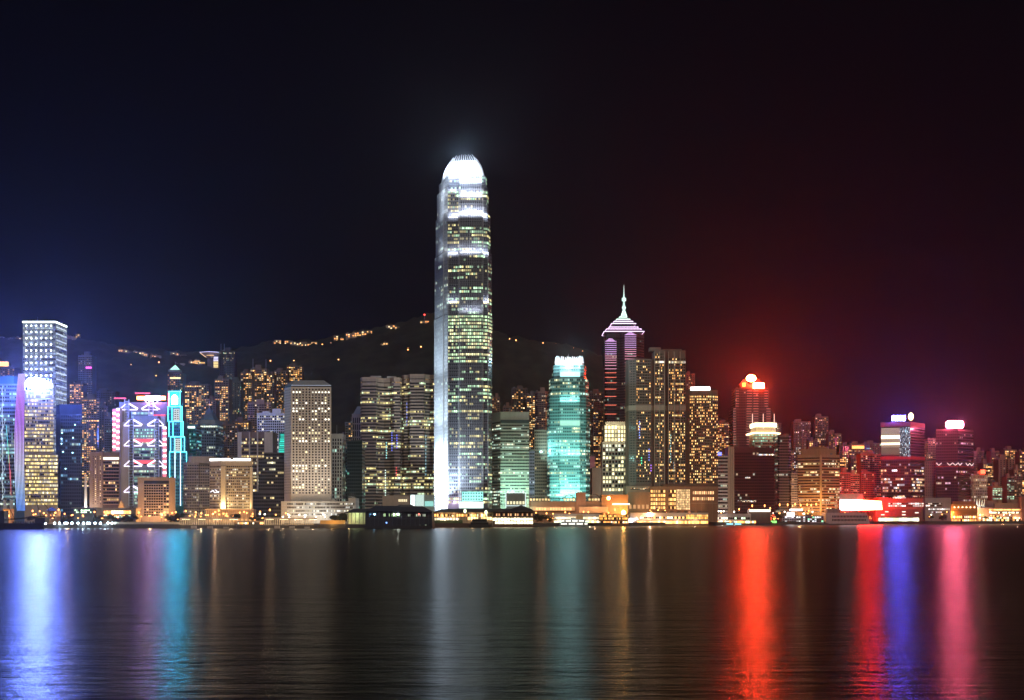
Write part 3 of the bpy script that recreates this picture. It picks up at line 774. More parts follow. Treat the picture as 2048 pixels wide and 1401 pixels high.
# ---------------------------------------------------------------- the tower of round windows
def round_window_tower():
    D = 1500
    pl = corner(568.5, D + 20, 582, D, 662.5, D + 2)
    o = thing('round_window_tower', 'pale concrete tower pierced by rows of round windows under a dark mansard roof', 'building', (*cen(pl), LAND))
    z1 = Z(774, D)
    MB().prism(pl, LAND, z1).build('wall', wall((.66, .60, .53), .7, grime=.10), o)
    a, b = pl[1], pl[2]
    ws = [dark_pane(), single_window('round_warm', (1, .86, .5), 1.25), single_window('round_white', (1, .97, .85), 1.3)]
    rr = random.Random(5); rowp = [rr.random() for _ in range(40)]
    def lit(r, c, q):
        p = .62 if rowp[r] > .76 else .14 if rowp[r] > .3 else .02
        if rowp[r] > .68 and 3 < c < 6 and q.random() < .5: return 0
        return (2 if rowp[r] > .8 else 1) if q.random() < p else 0
    grid(o, a, b, Z(989, D), Z(776.5, D), 12, 39, .54, .56, lit, ws, shape='circle', keep=100, margin=1.0)
    a, b = pl[0], pl[1]
    grid(o, a, b, Z(989, D), Z(776.5, D), 6, 39, .45, .5, lambda r, c, q: 0, [wall((.30, .27, .25))], shape='circle', keep=0, name='side_window')
    q0 = offset(pl, -.6); MB().prism(q0, z1 + .02, z1 + 1.8).build('roof_recess', CHAR, o)
    q1 = offset(pl, .1); q2 = offset(pl, -5.5)
    MB().prism(q1, z1 + 1.85, Z(760, D), top=q2).build('mansard_roof', wall((.30, .32, .35), .5), o)
    strip(o, 'roof_light', (q1[1][0] + .3, q1[1][1] - .4, z1 + 1.6), (q1[2][0] - .3, q1[2][1] - .4, z1 + 1.6), .3, glow_mat((.7, .8, 1), .35, False))
    # podium
    for px, pw in ((590, 2.2e4), (625, 3.2e4), (655, 2.2e4)): lamp_light(o, 'wall_floodlight', P3(px, 994, D - 46), pw, (1, .88, .72), 1.0, spot=110, target=P3(px, 900, D))
    D = 1478
    o = thing('podium_building', 'white terraced post building with long strip windows under the round window tower', 'building', (*W(636, D + 18), LAND))
    pw = wall((.72, .68, .60))
    MB().box(X(562, D), X(697, D), D + 1, D + 34, LAND, Z(1003, D)).build('wall', pw, o)
    MB().box(X(696.4, D), X(711, D), D + 2, D + 34, LAND, Z(996.5, D)).build('wall', pw, o)
    g = gl('podium_strip', p=.4, cw=1.6, mull=.25, warm=(1, .9, .6), cool=(1, 1, .9), coolf=.6, st=.8, run=5, fv=.3, fin=(.6, .55, .48), dark=(.05, .05, .05))
    for i, py in enumerate((1010, 1017, 1024, 1031)):
        bands(o, [W(574, D + .98), W(709, D + .98), W(709, D + 20), W(574, D + 20)], 0, 0, 0, 1.9, g, edges=(0,), zs=[Z(py, D)])
        MB().box(X(563, D), X(697, D), D + .2, D + .96, Z(py + 2, D), Z(py + .6, D)).build('terrace_ledge', WHITE, o)
    for f0, f1 in ((590, 600), (612, 640), (660, 668)):
        MB().box(X(f0, D), X(f1, D), D + 8, D + 16, Z(1003, D) + .02, Z(999.5, D)).build('roof_plant_room', pw, o)
    lamp_light(o, 'podium_floodlight', P3(640, 1030, D - 14), 9000, (1, .95, .85), .5)
    lamp_light(o, 'podium_floodlight', P3(590, 1030, D - 14), 7000, (1, .85, .65), .5)
round_window_tower()

def between_round_and_twin():
    D = 1560
    pl = rect(663, 685, D, 30)
    o, z1 = tower('office_tower', 'slim white ribbed tower hard against the round window tower', pl, 870, wall((.6, .62, .56)), None)
    bands(o, pl, LAND + 20, z1 - 4, 4, .72, gl('ribbed_glass', p=.25, cw=2.9, mull=.38, warm=(.9, 1, .7), cool=(.6, 1, .8), coolf=.5, st=.6, run=2, fv=.2, fin=(.66, .68, .6)))
    D = 1600
    o, z1 = tower('office_block', 'low teal tinted office block between the ribbed tower and the dark green block', rect(682, 697, D, 30), 900, wall((.07, .14, .14)),
                  gl('teal_dim', p=.25, cw=2.5, mull=.2, warm=(.5, 1, .7), cool=(.4, .9, 1), coolf=.5, st=.6, run=3, fv=.3, fin=(.05, .1, .1)), fh=4, wh=.5)
    D = 1570
    o, z1 = tower('office_block', 'dark green glass block left of the twin brown towers', rect(694, 724, D, 34), 883, wall((.03, .06, .05), .4),
                  gl('darkgreen_glass', p=.16, cw=2.5, mull=.15, warm=(1, .9, .45), cool=(.3, 1, .7), coolf=.5, st=.7, run=3, fv=.25, fin=(.03, .06, .05), dark=(.01, .025, .02)), fh=4, wh=.6)
    D = 1740
    pl = rect(704, 730, D, 30)
    o, z1 = tower('office_tower', 'grey tower with a slate pyramid cap peeping out left of the twin brown towers', pl, 830, wall((.34, .31, .27)), None)
    bands(o, pl, LAND + 40, z1 - 3, 9, .8, gl('slit_glass', p=.1, cw=2.6, mull=.45, warm=(1, .9, .6), cool=(.6, .9, .8), coolf=.4, st=.5, run=1, fv=.15, fin=(.34, .31, .27), fh=9))
    MB().prism(offset(pl, -.8), z1 + .02, Z(812, D), top=scale_poly(pl, .3)).build('pyramid_roof', wall((.22, .26, .30), .5), o)
    D = 1800
    tower('apartment_tower', 'narrow flats with yellow windows left of the slate pyramid cap', rect(690, 705, D, 22), 846, wall((.16, .17, .14)), G_RES, fh=3.2, wh=.5)
between_round_and_twin()

# ---------------------------------------------------------------- twin brown towers
def twin_towers():
    gm = gl('twin_tower_glass', p=.26, cw=2.0, mull=.10, warm=(1, .84, .34), cool=(.75, 1, .62), coolf=.4, st=1.0, run=6, fv=.42, fin=(.13, .10, .08), dark=(.025, .025, .025))
    W2 = wall((.34, .26, .20), .6)
    for nm, pts, top, roof, lab in (
        ('a', [(721, 1680), (724, 1668), (752, 1666), (757, 1676), (768, 1682), (780, 1680), (788, 1672), (800, 1672), (803, 1686)], 756, ((739, 759, 750), (772, 790, 751)), 'brown striped office tower with rounded bays and two roof boxes, left of its twin'),
        ('b', [(804, 1692), (808, 1686), (816, 1684), (820, 1674), (848, 1673), (851, 1680), (860, 1684), (866, 1682), (872, 1688)], 750, ((833, 849, 747),), 'brown striped office tower with single roof box, half behind the tallest skyscraper')):
        pl = chain(pts, 36); D = min(p[1] for p in pts)
        o = thing('office_tower', lab, 'building', (*cen(pl), LAND))
        z1 = Z(top, D)
        MB().prism(pl, LAND, z1).build('wall', W2, o)
        bands(o, pl, LAND + 6, Z(top + 14, D), 3.9, .5, gm, edges=range(len(pts) - 1))
        MB().prism(offset(pl, .3), z1 - 1.2, z1 + 1).build('roof_parapet', wall((.42, .30, .22)), o)
        for a, b, py in roof: MB().box(X(a, D), X(b, D), D + 12, D + 24, z1 + 1.02, Z(py, D)).build('roof_plant_room', wall((.4, .36, .33)), o)
        src = bands(o, offset(pl, .12), 0, 0, 0, 1.1, gl('attic_strip', p=.35, cw=1.8, mull=.2, warm=(1, .55, .2), cool=(1, .8, .4), coolf=.3, st=.8, run=4, fv=.1, fin=(.3, .22, .16)), zs=[Z(top + 9, D)], edges=range(len(pts) - 1), name='attic_window_band')
        if nm == 'a':
            for px, pa, pb, c in ((783, 865, 905, (.15, .2, 1)), (793, 870, 900, (.1, .12, 1)), (792, 935, 955, (1, .06, .05)), (770, 940, 1000, (.8, 1, .9)), (772, 885, 920, (.3, .8, .8))):
                for k in range(int((pb - pa) / 5)):
                    y = pa + k * 5; d = 1670
                    MB().box(X(px, d), X(px + 1.8, d), d - .9, d - .6, Z(y + 2.4, d), Z(y, d)).build('facade_lamp', glow_mat(c, 1.0, False), o)
        if nm == 'b':
            d = 1672
            for px, pa, pb, c in ((813, 805, 860, (.2, .25, .9)), (853, 840, 865, (1, .8, .3)), (851, 870, 960, (.35, .6, .7))):
                for k in range(int((pb - pa) / 7)):
                    y = pa + k * 7
                    MB().box(X(px, d + 6), X(px + 1.5, d + 6), d + 5, d + 5.3, Z(y + 4, d), Z(y, d)).build('facade_lamp', glow_mat(c, .6, False), o)
    D = 1490
    o = thing('podium', 'low tan podium with a small window group behind the dark ferry pier', 'podium', (*W(796, D), LAND))
    MB().box(X(765, D), X(820, D), D, D + 24, LAND, Z(992, D)).build('wall', wall((.48, .40, .33)), o)
    for k in range(5): MB().box(X(797 + k * 3.6, D), X(799.6 + k * 3.6, D), D - .25, D - .03, Z(1004, D), Z(999, D)).build('window', glow_mat((1, .85, .5), .8, False), o)
    o = thing('glass_pavilion', 'bright white glazed pavilion at the foot of the tallest skyscraper', 'pavilion', (*W(845, D), LAND))
    MB().box(X(821, D), X(868, D), D - 2, D + 18, LAND, Z(990, D)).build('wall', wall((.5, .62, .6), .3), o)
    MB().box(X(822, D), X(830, D), D - 2.6, D - 2.1, Z(1012, D), Z(991, D)).build('light_panel', glow_mat((.85, 1, 1), 2.2, False), o)
    MB().box(X(832, D), X(848, D), D - 2.5, D - 2.1, Z(1013, D), Z(990, D)).build('light_panel', glow_mat((.75, 1, .92), .55, False), o)
    MB().box(X(850, D), X(867, D), D - 2.5, D - 2.1, Z(1013, D), Z(1003, D)).build('light_panel', glow_mat((.4, .95, .85), .55, False), o)
twin_towers()
# ---------------------------------------------------------------- the tallest skyscraper
def tallest():
    D = 1580
    c = W(926, D + 26)
    o = thing('tallest_skyscraper', 'tallest skyscraper of all, tapering in steps to a dazzling white clawed crown', 'skyscraper', (c[0], c[1], LAND))
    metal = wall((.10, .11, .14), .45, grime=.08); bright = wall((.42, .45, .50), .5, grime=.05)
    g_up = gl('tallest_glass', p=.40, cw=2.3, mull=.24, warm=(1, .86, .38), cool=(.62, 1, .62), coolf=.5, st=1.15, run=6, fv=.32, fin=(.17, .19, .24), dark=(.014, .018, .032), rough=.22)
    g_mid = gl('tallest_glass_lit', p=.72, cw=2.3, mull=.24, warm=(1, .95, .5), cool=(.68, 1, .56), coolf=.55, st=1.1, run=7, fv=.25, fin=(.17, .19, .24), dark=(.014, .018, .032), rough=.22)
    g_left = gl('tallest_glass_left', p=.14, cw=2.3, mull=.5, warm=(.9, 1, .7), cool=(.75, 1, .85), coolf=.6, st=.9, run=5, fv=.25, fin=(.60, .66, .72), dark=(.06, .07, .09), rough=.3)  # fins paler on the left wall, floodlighting put into the colour
    # plan: left wall seen at a slant, chamfer, notch, projecting middle bay, notch, chamfer
    def plan(l, a, b, m0, m1, r1, r):
        return [W(l, D + 44), W(a, D + 10), W(b, D + 1.5), W(m0, D + .5), W(m0 + 1, D - 2), W(m1 - 1, D - 2), W(m1, D + .8), W(r1, D + 3), W(r, D + 16), W(r - 3, D + 58), W(l + 4, D + 62)]
    tiers = [  # py bottom, py top, plan
        (1020, 630, plan(868.5, 887, 896, 918, 966, 976, 984)),
        (630, 503, plan(869.5, 887, 895, 918, 966, 976, 983.5)),
        (503, 426, plan(871.5, 887, 895, 918, 966, 975, 980.5)),
        (426, 373, plan(874, 889, 896, 918, 965, 973.5, 977)),
        (373, 352, plan(878, 891, 898, 917, 964, 971, 973.5))]
    for k, (pb, pt, pl) in enumerate(tiers):
        z0 = LAND if k == 0 else Z(pb, D) + .01; z1 = Z(pt, D)
        MB().prism(pl, z0, z1).build('wall', metal, o)
        segs = [(z0, z1, g_up)]
        if k == 0: segs = [(LAND + 22, Z(905, D), g_up), (Z(905, D), Z(720, D), g_up), (Z(720, D), Z(630, D), g_mid)]
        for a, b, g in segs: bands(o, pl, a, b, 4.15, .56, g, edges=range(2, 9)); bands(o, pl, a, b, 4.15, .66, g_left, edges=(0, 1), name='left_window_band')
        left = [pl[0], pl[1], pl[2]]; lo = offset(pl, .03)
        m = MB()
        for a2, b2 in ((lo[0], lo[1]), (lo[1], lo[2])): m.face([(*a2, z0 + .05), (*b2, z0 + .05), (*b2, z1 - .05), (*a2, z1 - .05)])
        m.build('cladding', bright, o)  # left wall coloured paler than the metal to look floodlit
        # thin bright sills, every second storey
        zz = z0 + (22 if k == 0 else 2); so = offset(pl, .22); si = offset(pl, .05); src = None
        while zz < z1 - 1:
            if src is None:
                m = MB()
                for e in range(2, 9):
                    a2, b2, c2, d2 = so[e], so[e + 1], si[e + 1], si[e]
                    m.face([(*a2, zz), (*b2, zz), (*b2, zz + .32), (*a2, zz + .32)]); m.face([(*a2, zz + .32), (*b2, zz + .32), (*c2, zz + .32), (*d2, zz + .32)])
                src = m.build('sill', bright, o); zb0 = zz
            else: dup(src, o, dz=zz - zb0)
            zz += 4.15
        if k: MB().prism(offset(pl, .35), z0 + .3, z0 + 1.1).build('setback_ledge', metal, o)
    # upright silver fins over the whole front
    fm = wall((.46, .48, .52), .4, grime=.05)
    for k in range(13):
        f = (k + .5) / 13; px = 919.5 + 46 * f
        MB().tube(P3(px, 1016, D - 2.5), P3(px, 356, D - 2.5), .13, 4).build('fin', fm, o)
    for px, py in ((896, 505), (918, 375), (966, 375), (976, 505), (887, 428)):
        d = D - 1.6 if 900 < px < 970 else D + 1 if px > 890 else D + 9
        MB().tube(P3(px, 1016, d), P3(px, py, d), .42, 5).build('corner_fin', fm, o)
    # panels at the foot, their floodlit look put in as emission
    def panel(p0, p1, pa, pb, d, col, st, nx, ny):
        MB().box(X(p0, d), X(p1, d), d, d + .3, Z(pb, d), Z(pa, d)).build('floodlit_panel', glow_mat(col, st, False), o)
        grid(o, W(p0, d - .05), W(p1, d - .05), Z(pb, d), Z(pa, d), nx, ny, .5, .55, lambda r, c, q: 0, [dark_pane()], keep=40)
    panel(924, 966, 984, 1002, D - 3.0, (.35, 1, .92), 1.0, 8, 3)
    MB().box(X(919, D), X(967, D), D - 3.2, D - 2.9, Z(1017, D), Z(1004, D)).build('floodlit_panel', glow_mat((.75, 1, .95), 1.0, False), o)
    # crown: curved white shell of blades that end in claws
    pl = tiers[-1][2]; cx, cy = c
    blade = wall((.85, .87, .9), .5, grime=.03)
    prof = [(352, 1.0), (347, .985), (340, .955), (333, .91), (326, .85), (322, .80), (318.5, .76)]
    m = MB()
    ring = plan(882, 892, 899, 917, 963, 967, 970)
    for (ya, ka), (yb, kb) in zip(prof, prof[1:]):
        m.prism(scale_poly(ring, ka, c), Z(ya, D), Z(yb, D), top=scale_poly(ring, kb, c), caps=False)
    m.face([(p[0], p[1], Z(330, D)) for p in scale_poly(ring, .86, c)])
    shell = m.build('crown_shell', blade, o)
    # claws along front, left, right and back
    def claw(p, yt):
        m = MB(); prev = None
        for j in range(6):
            t = j / 5; k = .74 - .20 * t ** 1.4; z = Z(320 + (yt - 320) * t, D); wd = .75 * (1 - t * .7)
            q = scale_poly([p], k, c)[0]
            cur = (q[0], q[1], z, wd)
            if prev: m.tube(prev[:3], cur[:3], prev[3], 5, r2=wd)
            prev = cur
        m.build('crown_claw', blade, shell)
    n = len(ring)
    for i, cnt, yt in ((4, 7, 304.5), (1, 2, 309), (2, 3, 306), (0, 5, 307), (6, 1, 308), (7, 3, 308), (9, 8, 305)):
        a, b = ring[i], ring[(i + 1) % n]
        for k in range(cnt):
            f = (k + .5) / cnt; claw((a[0] + (b[0] - a[0]) * f, a[1] + (b[1] - a[1]) * f), yt + 1.2 * (k % 2))
    # floodlights for the crown, setbacks and foot; some hang unseen in mid-air
    cw = (.66, .80, 1)
    for px, py, d, pw in ((892, 338, D - 16, 40000), (926, 334, D - 22, 80000), (962, 338, D - 16, 40000), (872, 338, D + 22, 80000), (926, 321, D + 22, 30000), (926, 352, D - 16, 16000)):
        lamp_light(o, 'crown_floodlight', P3(px, py, d), pw, cw, 1.0)
    lamp_light(o, 'crown_lamp', P3(926, 311, D + 27), 170000, (.55, .72, 1), 2.5)  # added point light that makes the halo in the haze
    for px, py, d, ln, pw in ((942, 425, D - 7, 26, 15000), (942, 388, D - 7, 26, 11000), (942, 502, D - 7, 26, 7000), (905, 432, D - 3.5, 10, 4500), (971, 432, D - 3, 6, 3600),
                              (905, 505, D - 3.5, 10, 3500), (972, 505, D - 3, 6, 2800), (905, 380, D - 2, 9, 1800), (905, 602, D - 3, 10, 1800), (973, 602, D - 2.5, 6, 1600), (942, 620, D - 7, 26, 3500), (942, 362, D - 5, 26, 9000)):
        strip_light(o, 'setback_floodlight', P3(px, py, d), ln, pw, (.86, .90, 1))
    for px, py, d, pw in ((864, 420, D + 12, 14000), (866, 385, D + 12, 12000), (862, 498, D + 12, 8000)):
        lamp_light(o, 'setback_floodlight', P3(px, py, d), pw, (.84, .91, 1), .6)
    for px, py, d, tx, ty, pw in ((780, 1000, D + 4, 877, 970, 2.0e6), (780, 930, D + 4, 877, 880, 5e5), (780, 850, D + 4, 877, 790, 3e5), (780, 740, D + 4, 877, 690, 2.2e5), (880, 1010, D - 26, 893, 900, 7e5), (930, 1010, D - 40, 930, 850, 2.4e5)):  # those far left are added in mid-air to whiten the left wall
        lamp_light(o, 'base_floodlight', P3(px, py, d), pw, (.76, .90, 1), 1.0, spot=75, target=P3(tx, ty, D + 20))
    lamp_light(o, 'base_floodlight', P3(903, 1006, D - 12), 16000, (1, .72, 1), .8)
    lamp_light(o, 'base_floodlight', P3(945, 1006, D - 14), 9000, (.7, 1, 1), .8)
tallest()

# ---------------------------------------------------------------- banded green block, teal tower
def right_of_tallest():
    D = 1640
    pl = corner(984.5, D + 22, 1001, D, 1058, D + 2)
    o, z1 = tower('office_block', 'pale green banded office block with a plain crown, right of the tallest skyscraper', pl, 826, wall((.42, .46, .40)), None)
    bands(o, pl, LAND + 20, Z(842, D), 3.8, .46, gl('green_band_glass', p=.34, cw=1.9, mull=.1, warm=(1, 1, .7), cool=(.7, 1, .8), coolf=.6, st=.75, run=6, fv=.35, fin=(.3, .34, .3), dark=(.03, .045, .04)), edges=(0, 1))
    lamp_light(o, 'base_floodlight', P3(1030, 985, D - 30), 120000, (.45, 1, .78), 1.0)
    MB().box(X(1001, D), X(1058, D), D - .4, D - .1, Z(846, D), Z(840, D)).build('dark_band', wall((.05, .09, .09), .4), o)
    D = 1590
    o = thing('glass_canopy', 'thin white framed glass canopy box at the foot of the green banded block', 'canopy', (*W(1031, D), LAND))
    for a, b in (((1012, 986), (1051, 986)), ((1012, 986), (1012, 1016)), ((1051, 986), (1051, 1016)), ((1012, 1012), (1051, 1012))):
        strip(o, 'frame', P3(*a, D), P3(*b, D), .4, glow_mat((.8, .95, .95), .8, False))
    MB().box(X(1012, D), X(1051, D), D + .5, D + 12, LAND, Z(987, D)).build('glass', wall((.30, .36, .33), .3), o)
    for k in range(6): MB().box(X(1014 + k * 6.2, D), X(1018 + k * 6.2, D), D + .1, D + .4, Z(1009, D), Z(1003, D)).build('lit_pane', glow_mat((1, .9, .55), .8, False), o)
    # teal tower
    D = 1690
    o = thing('teal_tower', 'smaller turquoise flood lit twin of the tallest skyscraper with a white clawed crown', 'skyscraper', (*W(1137, D + 25), LAND))
    def plan(l, a, m0, m1, r1, r): return [W(l, D + 26), W(a, D + 6), W(m0, D + 1), W(m0 + 1, D - 1.5), W(m1 - 1, D - 1.5), W(m1, D + 1), W(r1, D + 5), W(r, D + 16), W(r - 2, D + 50), W(l + 3, D + 52)]
    tw = wall((.12, .25, .25), .45, grime=.1)
    g = gl('teal_tower_glass', p=.36, cw=2.2, mull=.22, warm=(1, 1, .55), cool=(.6, 1, .85), coolf=.55, st=.8, run=5, fv=.38, fin=(.12, .27, .27), dark=(.02, .05, .055), rough=.25)
    for k, (pb, pt, pl) in enumerate([(1010, 791, plan(1094, 1099, 1119, 1161, 1172, 1180)), (791, 757, plan(1098, 1102, 1119, 1161, 1170, 1177)), (757, 730, plan(1104, 1107, 1119, 1161, 1168, 1172.5))]):
        z0 = LAND if k == 0 else Z(pb, D) + .01
        MB().prism(pl, z0, Z(pt, D)).build('wall', tw, o)
        bands(o, pl, z0 + (16 if k == 0 else 0), Z(pt, D), 4.0, .56, g, edges=range(8))
        if k: MB().prism(offset(pl, .3), z0 + .2, z0 + .9).build('setback_ledge', tw, o)
    MB().box(X(1120, D), X(1160, D), D - 1.9, D - 1.6, Z(852, D), Z(842, D)).build('louvre_panel', wall((.40, .48, .44)), o)
    MB().box(X(1120, D), X(1160, D), D - 1.9, D - 1.6, Z(754, D), Z(745, D)).build('floodlit_panel', glow_mat((.5, .95, 1), 1.1, False), o)  # glows by emission in place of floodlight on the wall
    ring = plan(1109, 1111, 1120, 1160, 1165, 1168); c = cen(ring)
    bl = glow_mat((1, .98, 1), 1.0, False); blade = wall((.85, .87, .9), .5, grime=.03)
    m = MB(); m.prism(ring, Z(730, D), Z(722, D), top=scale_poly(ring, .97)); shell = m.build('crown_shell', blade, o)
    for i, cnt, yt in ((0, 2, 711), (1, 3, 711), (3, 10, 713), (5, 3, 711), (6, 2, 711), (8, 8, 713)):
        a, b = ring[i], ring[(i + 1) % len(ring)]
        for k in range(cnt):
            f = (k + .5) / cnt; p = (a[0] + (b[0] - a[0]) * f, a[1] + (b[1] - a[1]) * f)
            p2 = scale_poly([p], .95, c)[0]
            MB().tube((*p, Z(724, D)), (*p2, Z(yt + (k % 3), D)), .8, 5, r2=.35).build('crown_claw', blade, shell)
    lamp_light(o, 'crown_lamp', P3(1138, 716, D + 26), 110000, (.45, .8, 1), 2.0)  # added light inside the crown for a blue halo in the haze
    strip(o, 'antenna', P3(1137, 722, D + 20), P3(1137, 708, D + 20), .25, STEEL)
    for px, d, pw in ((1112, D - 10, 30000), (1138, D - 14, 50000), (1164, D - 10, 30000)):
        lamp_light(o, 'crown_floodlight', P3(px, 730, d), pw, (.8, .95, 1), .8)
    for py, pw, d in ((985, 70000, D - 20), (905, 30000, D - 22), (840, 12000, D - 20)): strip_light(o, 'facade_floodlight', P3(1138, py, d), 48, pw, (.44, 1, .86))
    lamp_light(o, 'setback_floodlight', P3(1084, 900, D + 4), 90000, (.5, 1, .95), 1.0)
    strip_light(o, 'setback_floodlight', P3(1138, 800, D - 7), 26, 7000, (.5, 1, .9))
    D = 1720
    tower('office_block', 'brown mirrored block with a warm reflection between the green banded block and the teal tower', rect(1069, 1095, D, 30), 862, wall((.22, .15, .11)),
          gl('brown_glass', p=.16, cw=2.6, mull=.2, warm=(1, .75, .35), cool=(.7, 1, .7), coolf=.3, st=.7, run=3, fv=.3, fin=(.16, .1, .07), dark=(.04, .03, .025)), fh=4.2, wh=.55)
    D = 1690
    tower('office_block', 'slim violet lit block squeezed between the green banded block and its brown neighbour', rect(1058.5, 1069, D, 24), 905, wall((.2, .18, .26)),
          gl('violet_glass', p=.3, cw=2, mull=.2, warm=(.6, .7, 1), cool=(.9, .95, 1), coolf=.5, st=.7, run=2, fv=.3, fin=(.2, .18, .26)), fh=4, wh=.5)
    D = 1780
    tower('office_block', 'pale blank walled block between the teal tower and the white crowned office tower', rect(1184, 1203, D, 30), 938, wall((.58, .42, .34)), None)
    tower('apartment_block', 'small pink lit block behind the teal tower', rect(1180, 1190, 1810, 20), 915, wall((.75, .3, .42)), None)
right_of_tallest()

def spire_tower():
    D = 2060
    o = thing('spire_tower', 'dark tower ringed with pink neon lines under a lit pyramid and needle spire', 'skyscraper', (*W(1248, D + 25), LAND))
    st = wall((.055, .05, .055), .35); d0 = D
    body = chain([(1209, D + 10), (1214, D), (1230, D), (1240, D + 6), (1250, D - 2), (1272, D - 2), (1281, D + 6), (1288, D + 14)], 34)
    MB().prism(body, LAND, Z(668, D)).build('wall', st, o)
    bands(o, body, LAND + 60, Z(674, D), 4.1, .6, gl('spire_tower_glass', p=.07, cw=2.6, mull=.2, warm=(1, .95, .5), cool=(.6, 1, .8), coolf=.5, st=.7, run=5, fv=.12, fin=(.06, .05, .06), dark=(.02, .018, .02)), edges=range(7))
    PU, PK, RE = glow_mat((.90, .50, 1), .85, False), glow_mat((1, .42, .58), .9, False), glow_mat((1, .20, .12), 1.0, False)
    for a, b, py0, d in ((1210, 1232, 683, D - .8), (1249.5, 1272, 670, D - 2.8)):
        y = py0; gap = 4.2
        pk = [((a + b) / 2, py0 - 5)]
        for k in range(3):
            f = k / 3
            strip(o, 'neon_tube', P3((a + b) / 2 - (b - a) / 2 * (.35 + .2 * k), y - 5 + 1.9 * k, d), P3((a + b) / 2 + (b - a) / 2 * (.35 + .2 * k), y - 5 + 1.9 * k, d), .45, PU)
        while y < 850:
            t = (y - py0) / 60
            strip(o, 'neon_tube', P3(a, y, d), P3(b, y, d), .36 if t < 1 else .42, PU if t < .45 else PK if t < 1.0 else RE)
            strip(o, 'neon_return', P3(b, y, d), P3(b + 1.2, y - 1.2, d + 5), .35, PU if t < .45 else PK if t < 1.0 else RE)
            y += gap; gap = min(18, gap * (1.0 if t < .5 else 1.17))
    EW = glow_mat((.95, .66, 1), 1.6, False); EG = glow_mat((.75, 1, .9), 1.6, False)
    def roof(y0, y1, a0, b0, a1, b1, mat):
        h = (b0 - a0) / 2 * D / F; h1 = (b1 - a1) / 2 * D / F; cx = X((a0 + b0) / 2, D); cy = D + 22; sq = lambda r: [(cx - r, cy - r * .8), (cx + r, cy - r * .8), (cx + r, cy + r * .8), (cx - r, cy + r * .8)]
        MB().prism(sq(h), Z(y0, D), Z(y1, D), top=sq(h1)).build('roof_tier', mat, o); return sq(h)
    q = roof(664, 654, 1208, 1288, 1222, 1274, st)
    for k, (y, a, b) in enumerate(((664.5, 1208, 1288), (659, 1213, 1283), (654.5, 1219, 1277))):
        hh = (b - a) / 2 * D / F; cx = X(1248, D); cy = D + 22
        pts = [(cx - hh, cy - hh * .8), (cx + hh, cy - hh * .8), (cx + hh, cy + hh * .8), (cx - hh, cy + hh * .8)]
        for i in range(4):
            strip(o, 'eave_light', (*pts[i], Z(y, D) + .6), (*pts[(i + 1) % 4], Z(y, D) + .6), .55, EW)
    roof(653.9, 647, 1230, 1267, 1230, 1267, wall((.06, .12, .1), .4))
    roof(646.9, 631, 1224, 1273, 1242, 1255, wall((.2, .25, .25), .4))
    for y, a, b in ((647, 1224, 1273), (642, 1229.5, 1267.5), (637, 1235, 1262), (632, 1241, 1256)):
        hh = (b - a) / 2 * D / F; cx = X(1248.3, D); cy = D + 22
        pts = [(cx - hh, cy - hh * .8), (cx + hh, cy - hh * .8), (cx + hh, cy + hh * .8), (cx - hh, cy + hh * .8)]
        for i in range(4):
            strip(o, 'eave_light', (*pts[i], Z(y, D) + .6), (*pts[(i + 1) % 4], Z(y, D) + .6), .6, EW if y > 640 else EG)
    sm = glow_mat((.72, 1, .92), .8, False); d = D + 22; sp = MB()
    for (ya, ra), (yb, rb) in zip([(632, 3.6), (622, 1.5), (616, 3.4), (611, 1.6), (604, 1.3), (602, 3.6), (597, 3.4), (595, 1.2), (586, .7), (571, .25)], [(622, 1.5), (616, 3.4), (611, 1.6), (604, 1.3), (602, 3.6), (597, 3.4), (595, 1.2), (586, .7), (571, .25), (570, .1)]):
        sp.tube(P3(1247.8, ya, d), P3(1247.8, yb, d), ra, 7, r2=rb)
    sp.build('spire', sm, o)
    for s in (-1, 1): strip(o, 'spire_stay', P3(1247.8 + s * 6, 634, d), P3(1247.8 + s * 1, 619, d), .5, EG)
spire_tower()

def white_crowned():
    D = 1790
    lo = rect(1204, 1255, D, 34)
    o = thing('office_tower', 'cream office tower of square windows with a brilliantly lit stepped white crown', 'building', (*cen(lo), LAND))
    ww = wall((.58, .52, .42), grime=.1)
    MB().prism(lo, LAND, Z(884, D)).build('wall', ww, o)
    up = rect(1208, 1255, D + 1, 30); MB().prism(up, Z(884, D) + .01, Z(851, D)).build('wall', ww, o)
    top = rect(1210.5, 1255, D + 2, 26); MB().prism(top, Z(851, D) + .01, Z(844, D)).build('crown', ww, o)
    ws = [dark_pane(), single_window('crown_warm', (1, .88, .5), 1.0), single_window('crown_white', (.95, 1, .8), 1.1)]
    rr = random.Random(3)
    rowp = [1, 0, 1, 1, 0, 1, 1, 0, 1, 0, 2, 2]
    grid(o, W(1205, D), W(1254, D), Z(984, D), Z(888, D), 8, 12, .62, .62, lambda r, c, q: (rowp[r] if q.random() < (.8 if rowp[r] else 0) else (1 if q.random() < .1 else 0)), ws, keep=100)
    grid(o, W(1209, D + 1), W(1254, D + 1), Z(884, D), Z(851, D), 7, 4, .6, .7, lambda r, c, q: 1, [dark_pane(), single_window('crown_bright', (1, .85, .45), 1.3)], keep=28)
    for k in range(12): MB().box(X(1211 + k * 3.7, D), X(1212.4 + k * 3.7, D), D + .6, D + 1.9, Z(852, D), Z(843, D)).build('crown_fin', ww, o)
    for px, py, pw in ((1215, 850, 2600), (1232, 850, 2800), (1250, 850, 2600), (1212, 884, 900), (1232, 884, 900), (1250, 884, 900)):
        lamp_light(o, 'crown_floodlight', P3(px, py, D - 7), pw, (1, .86, .55), .5)
    D = 1660
white_crowned()

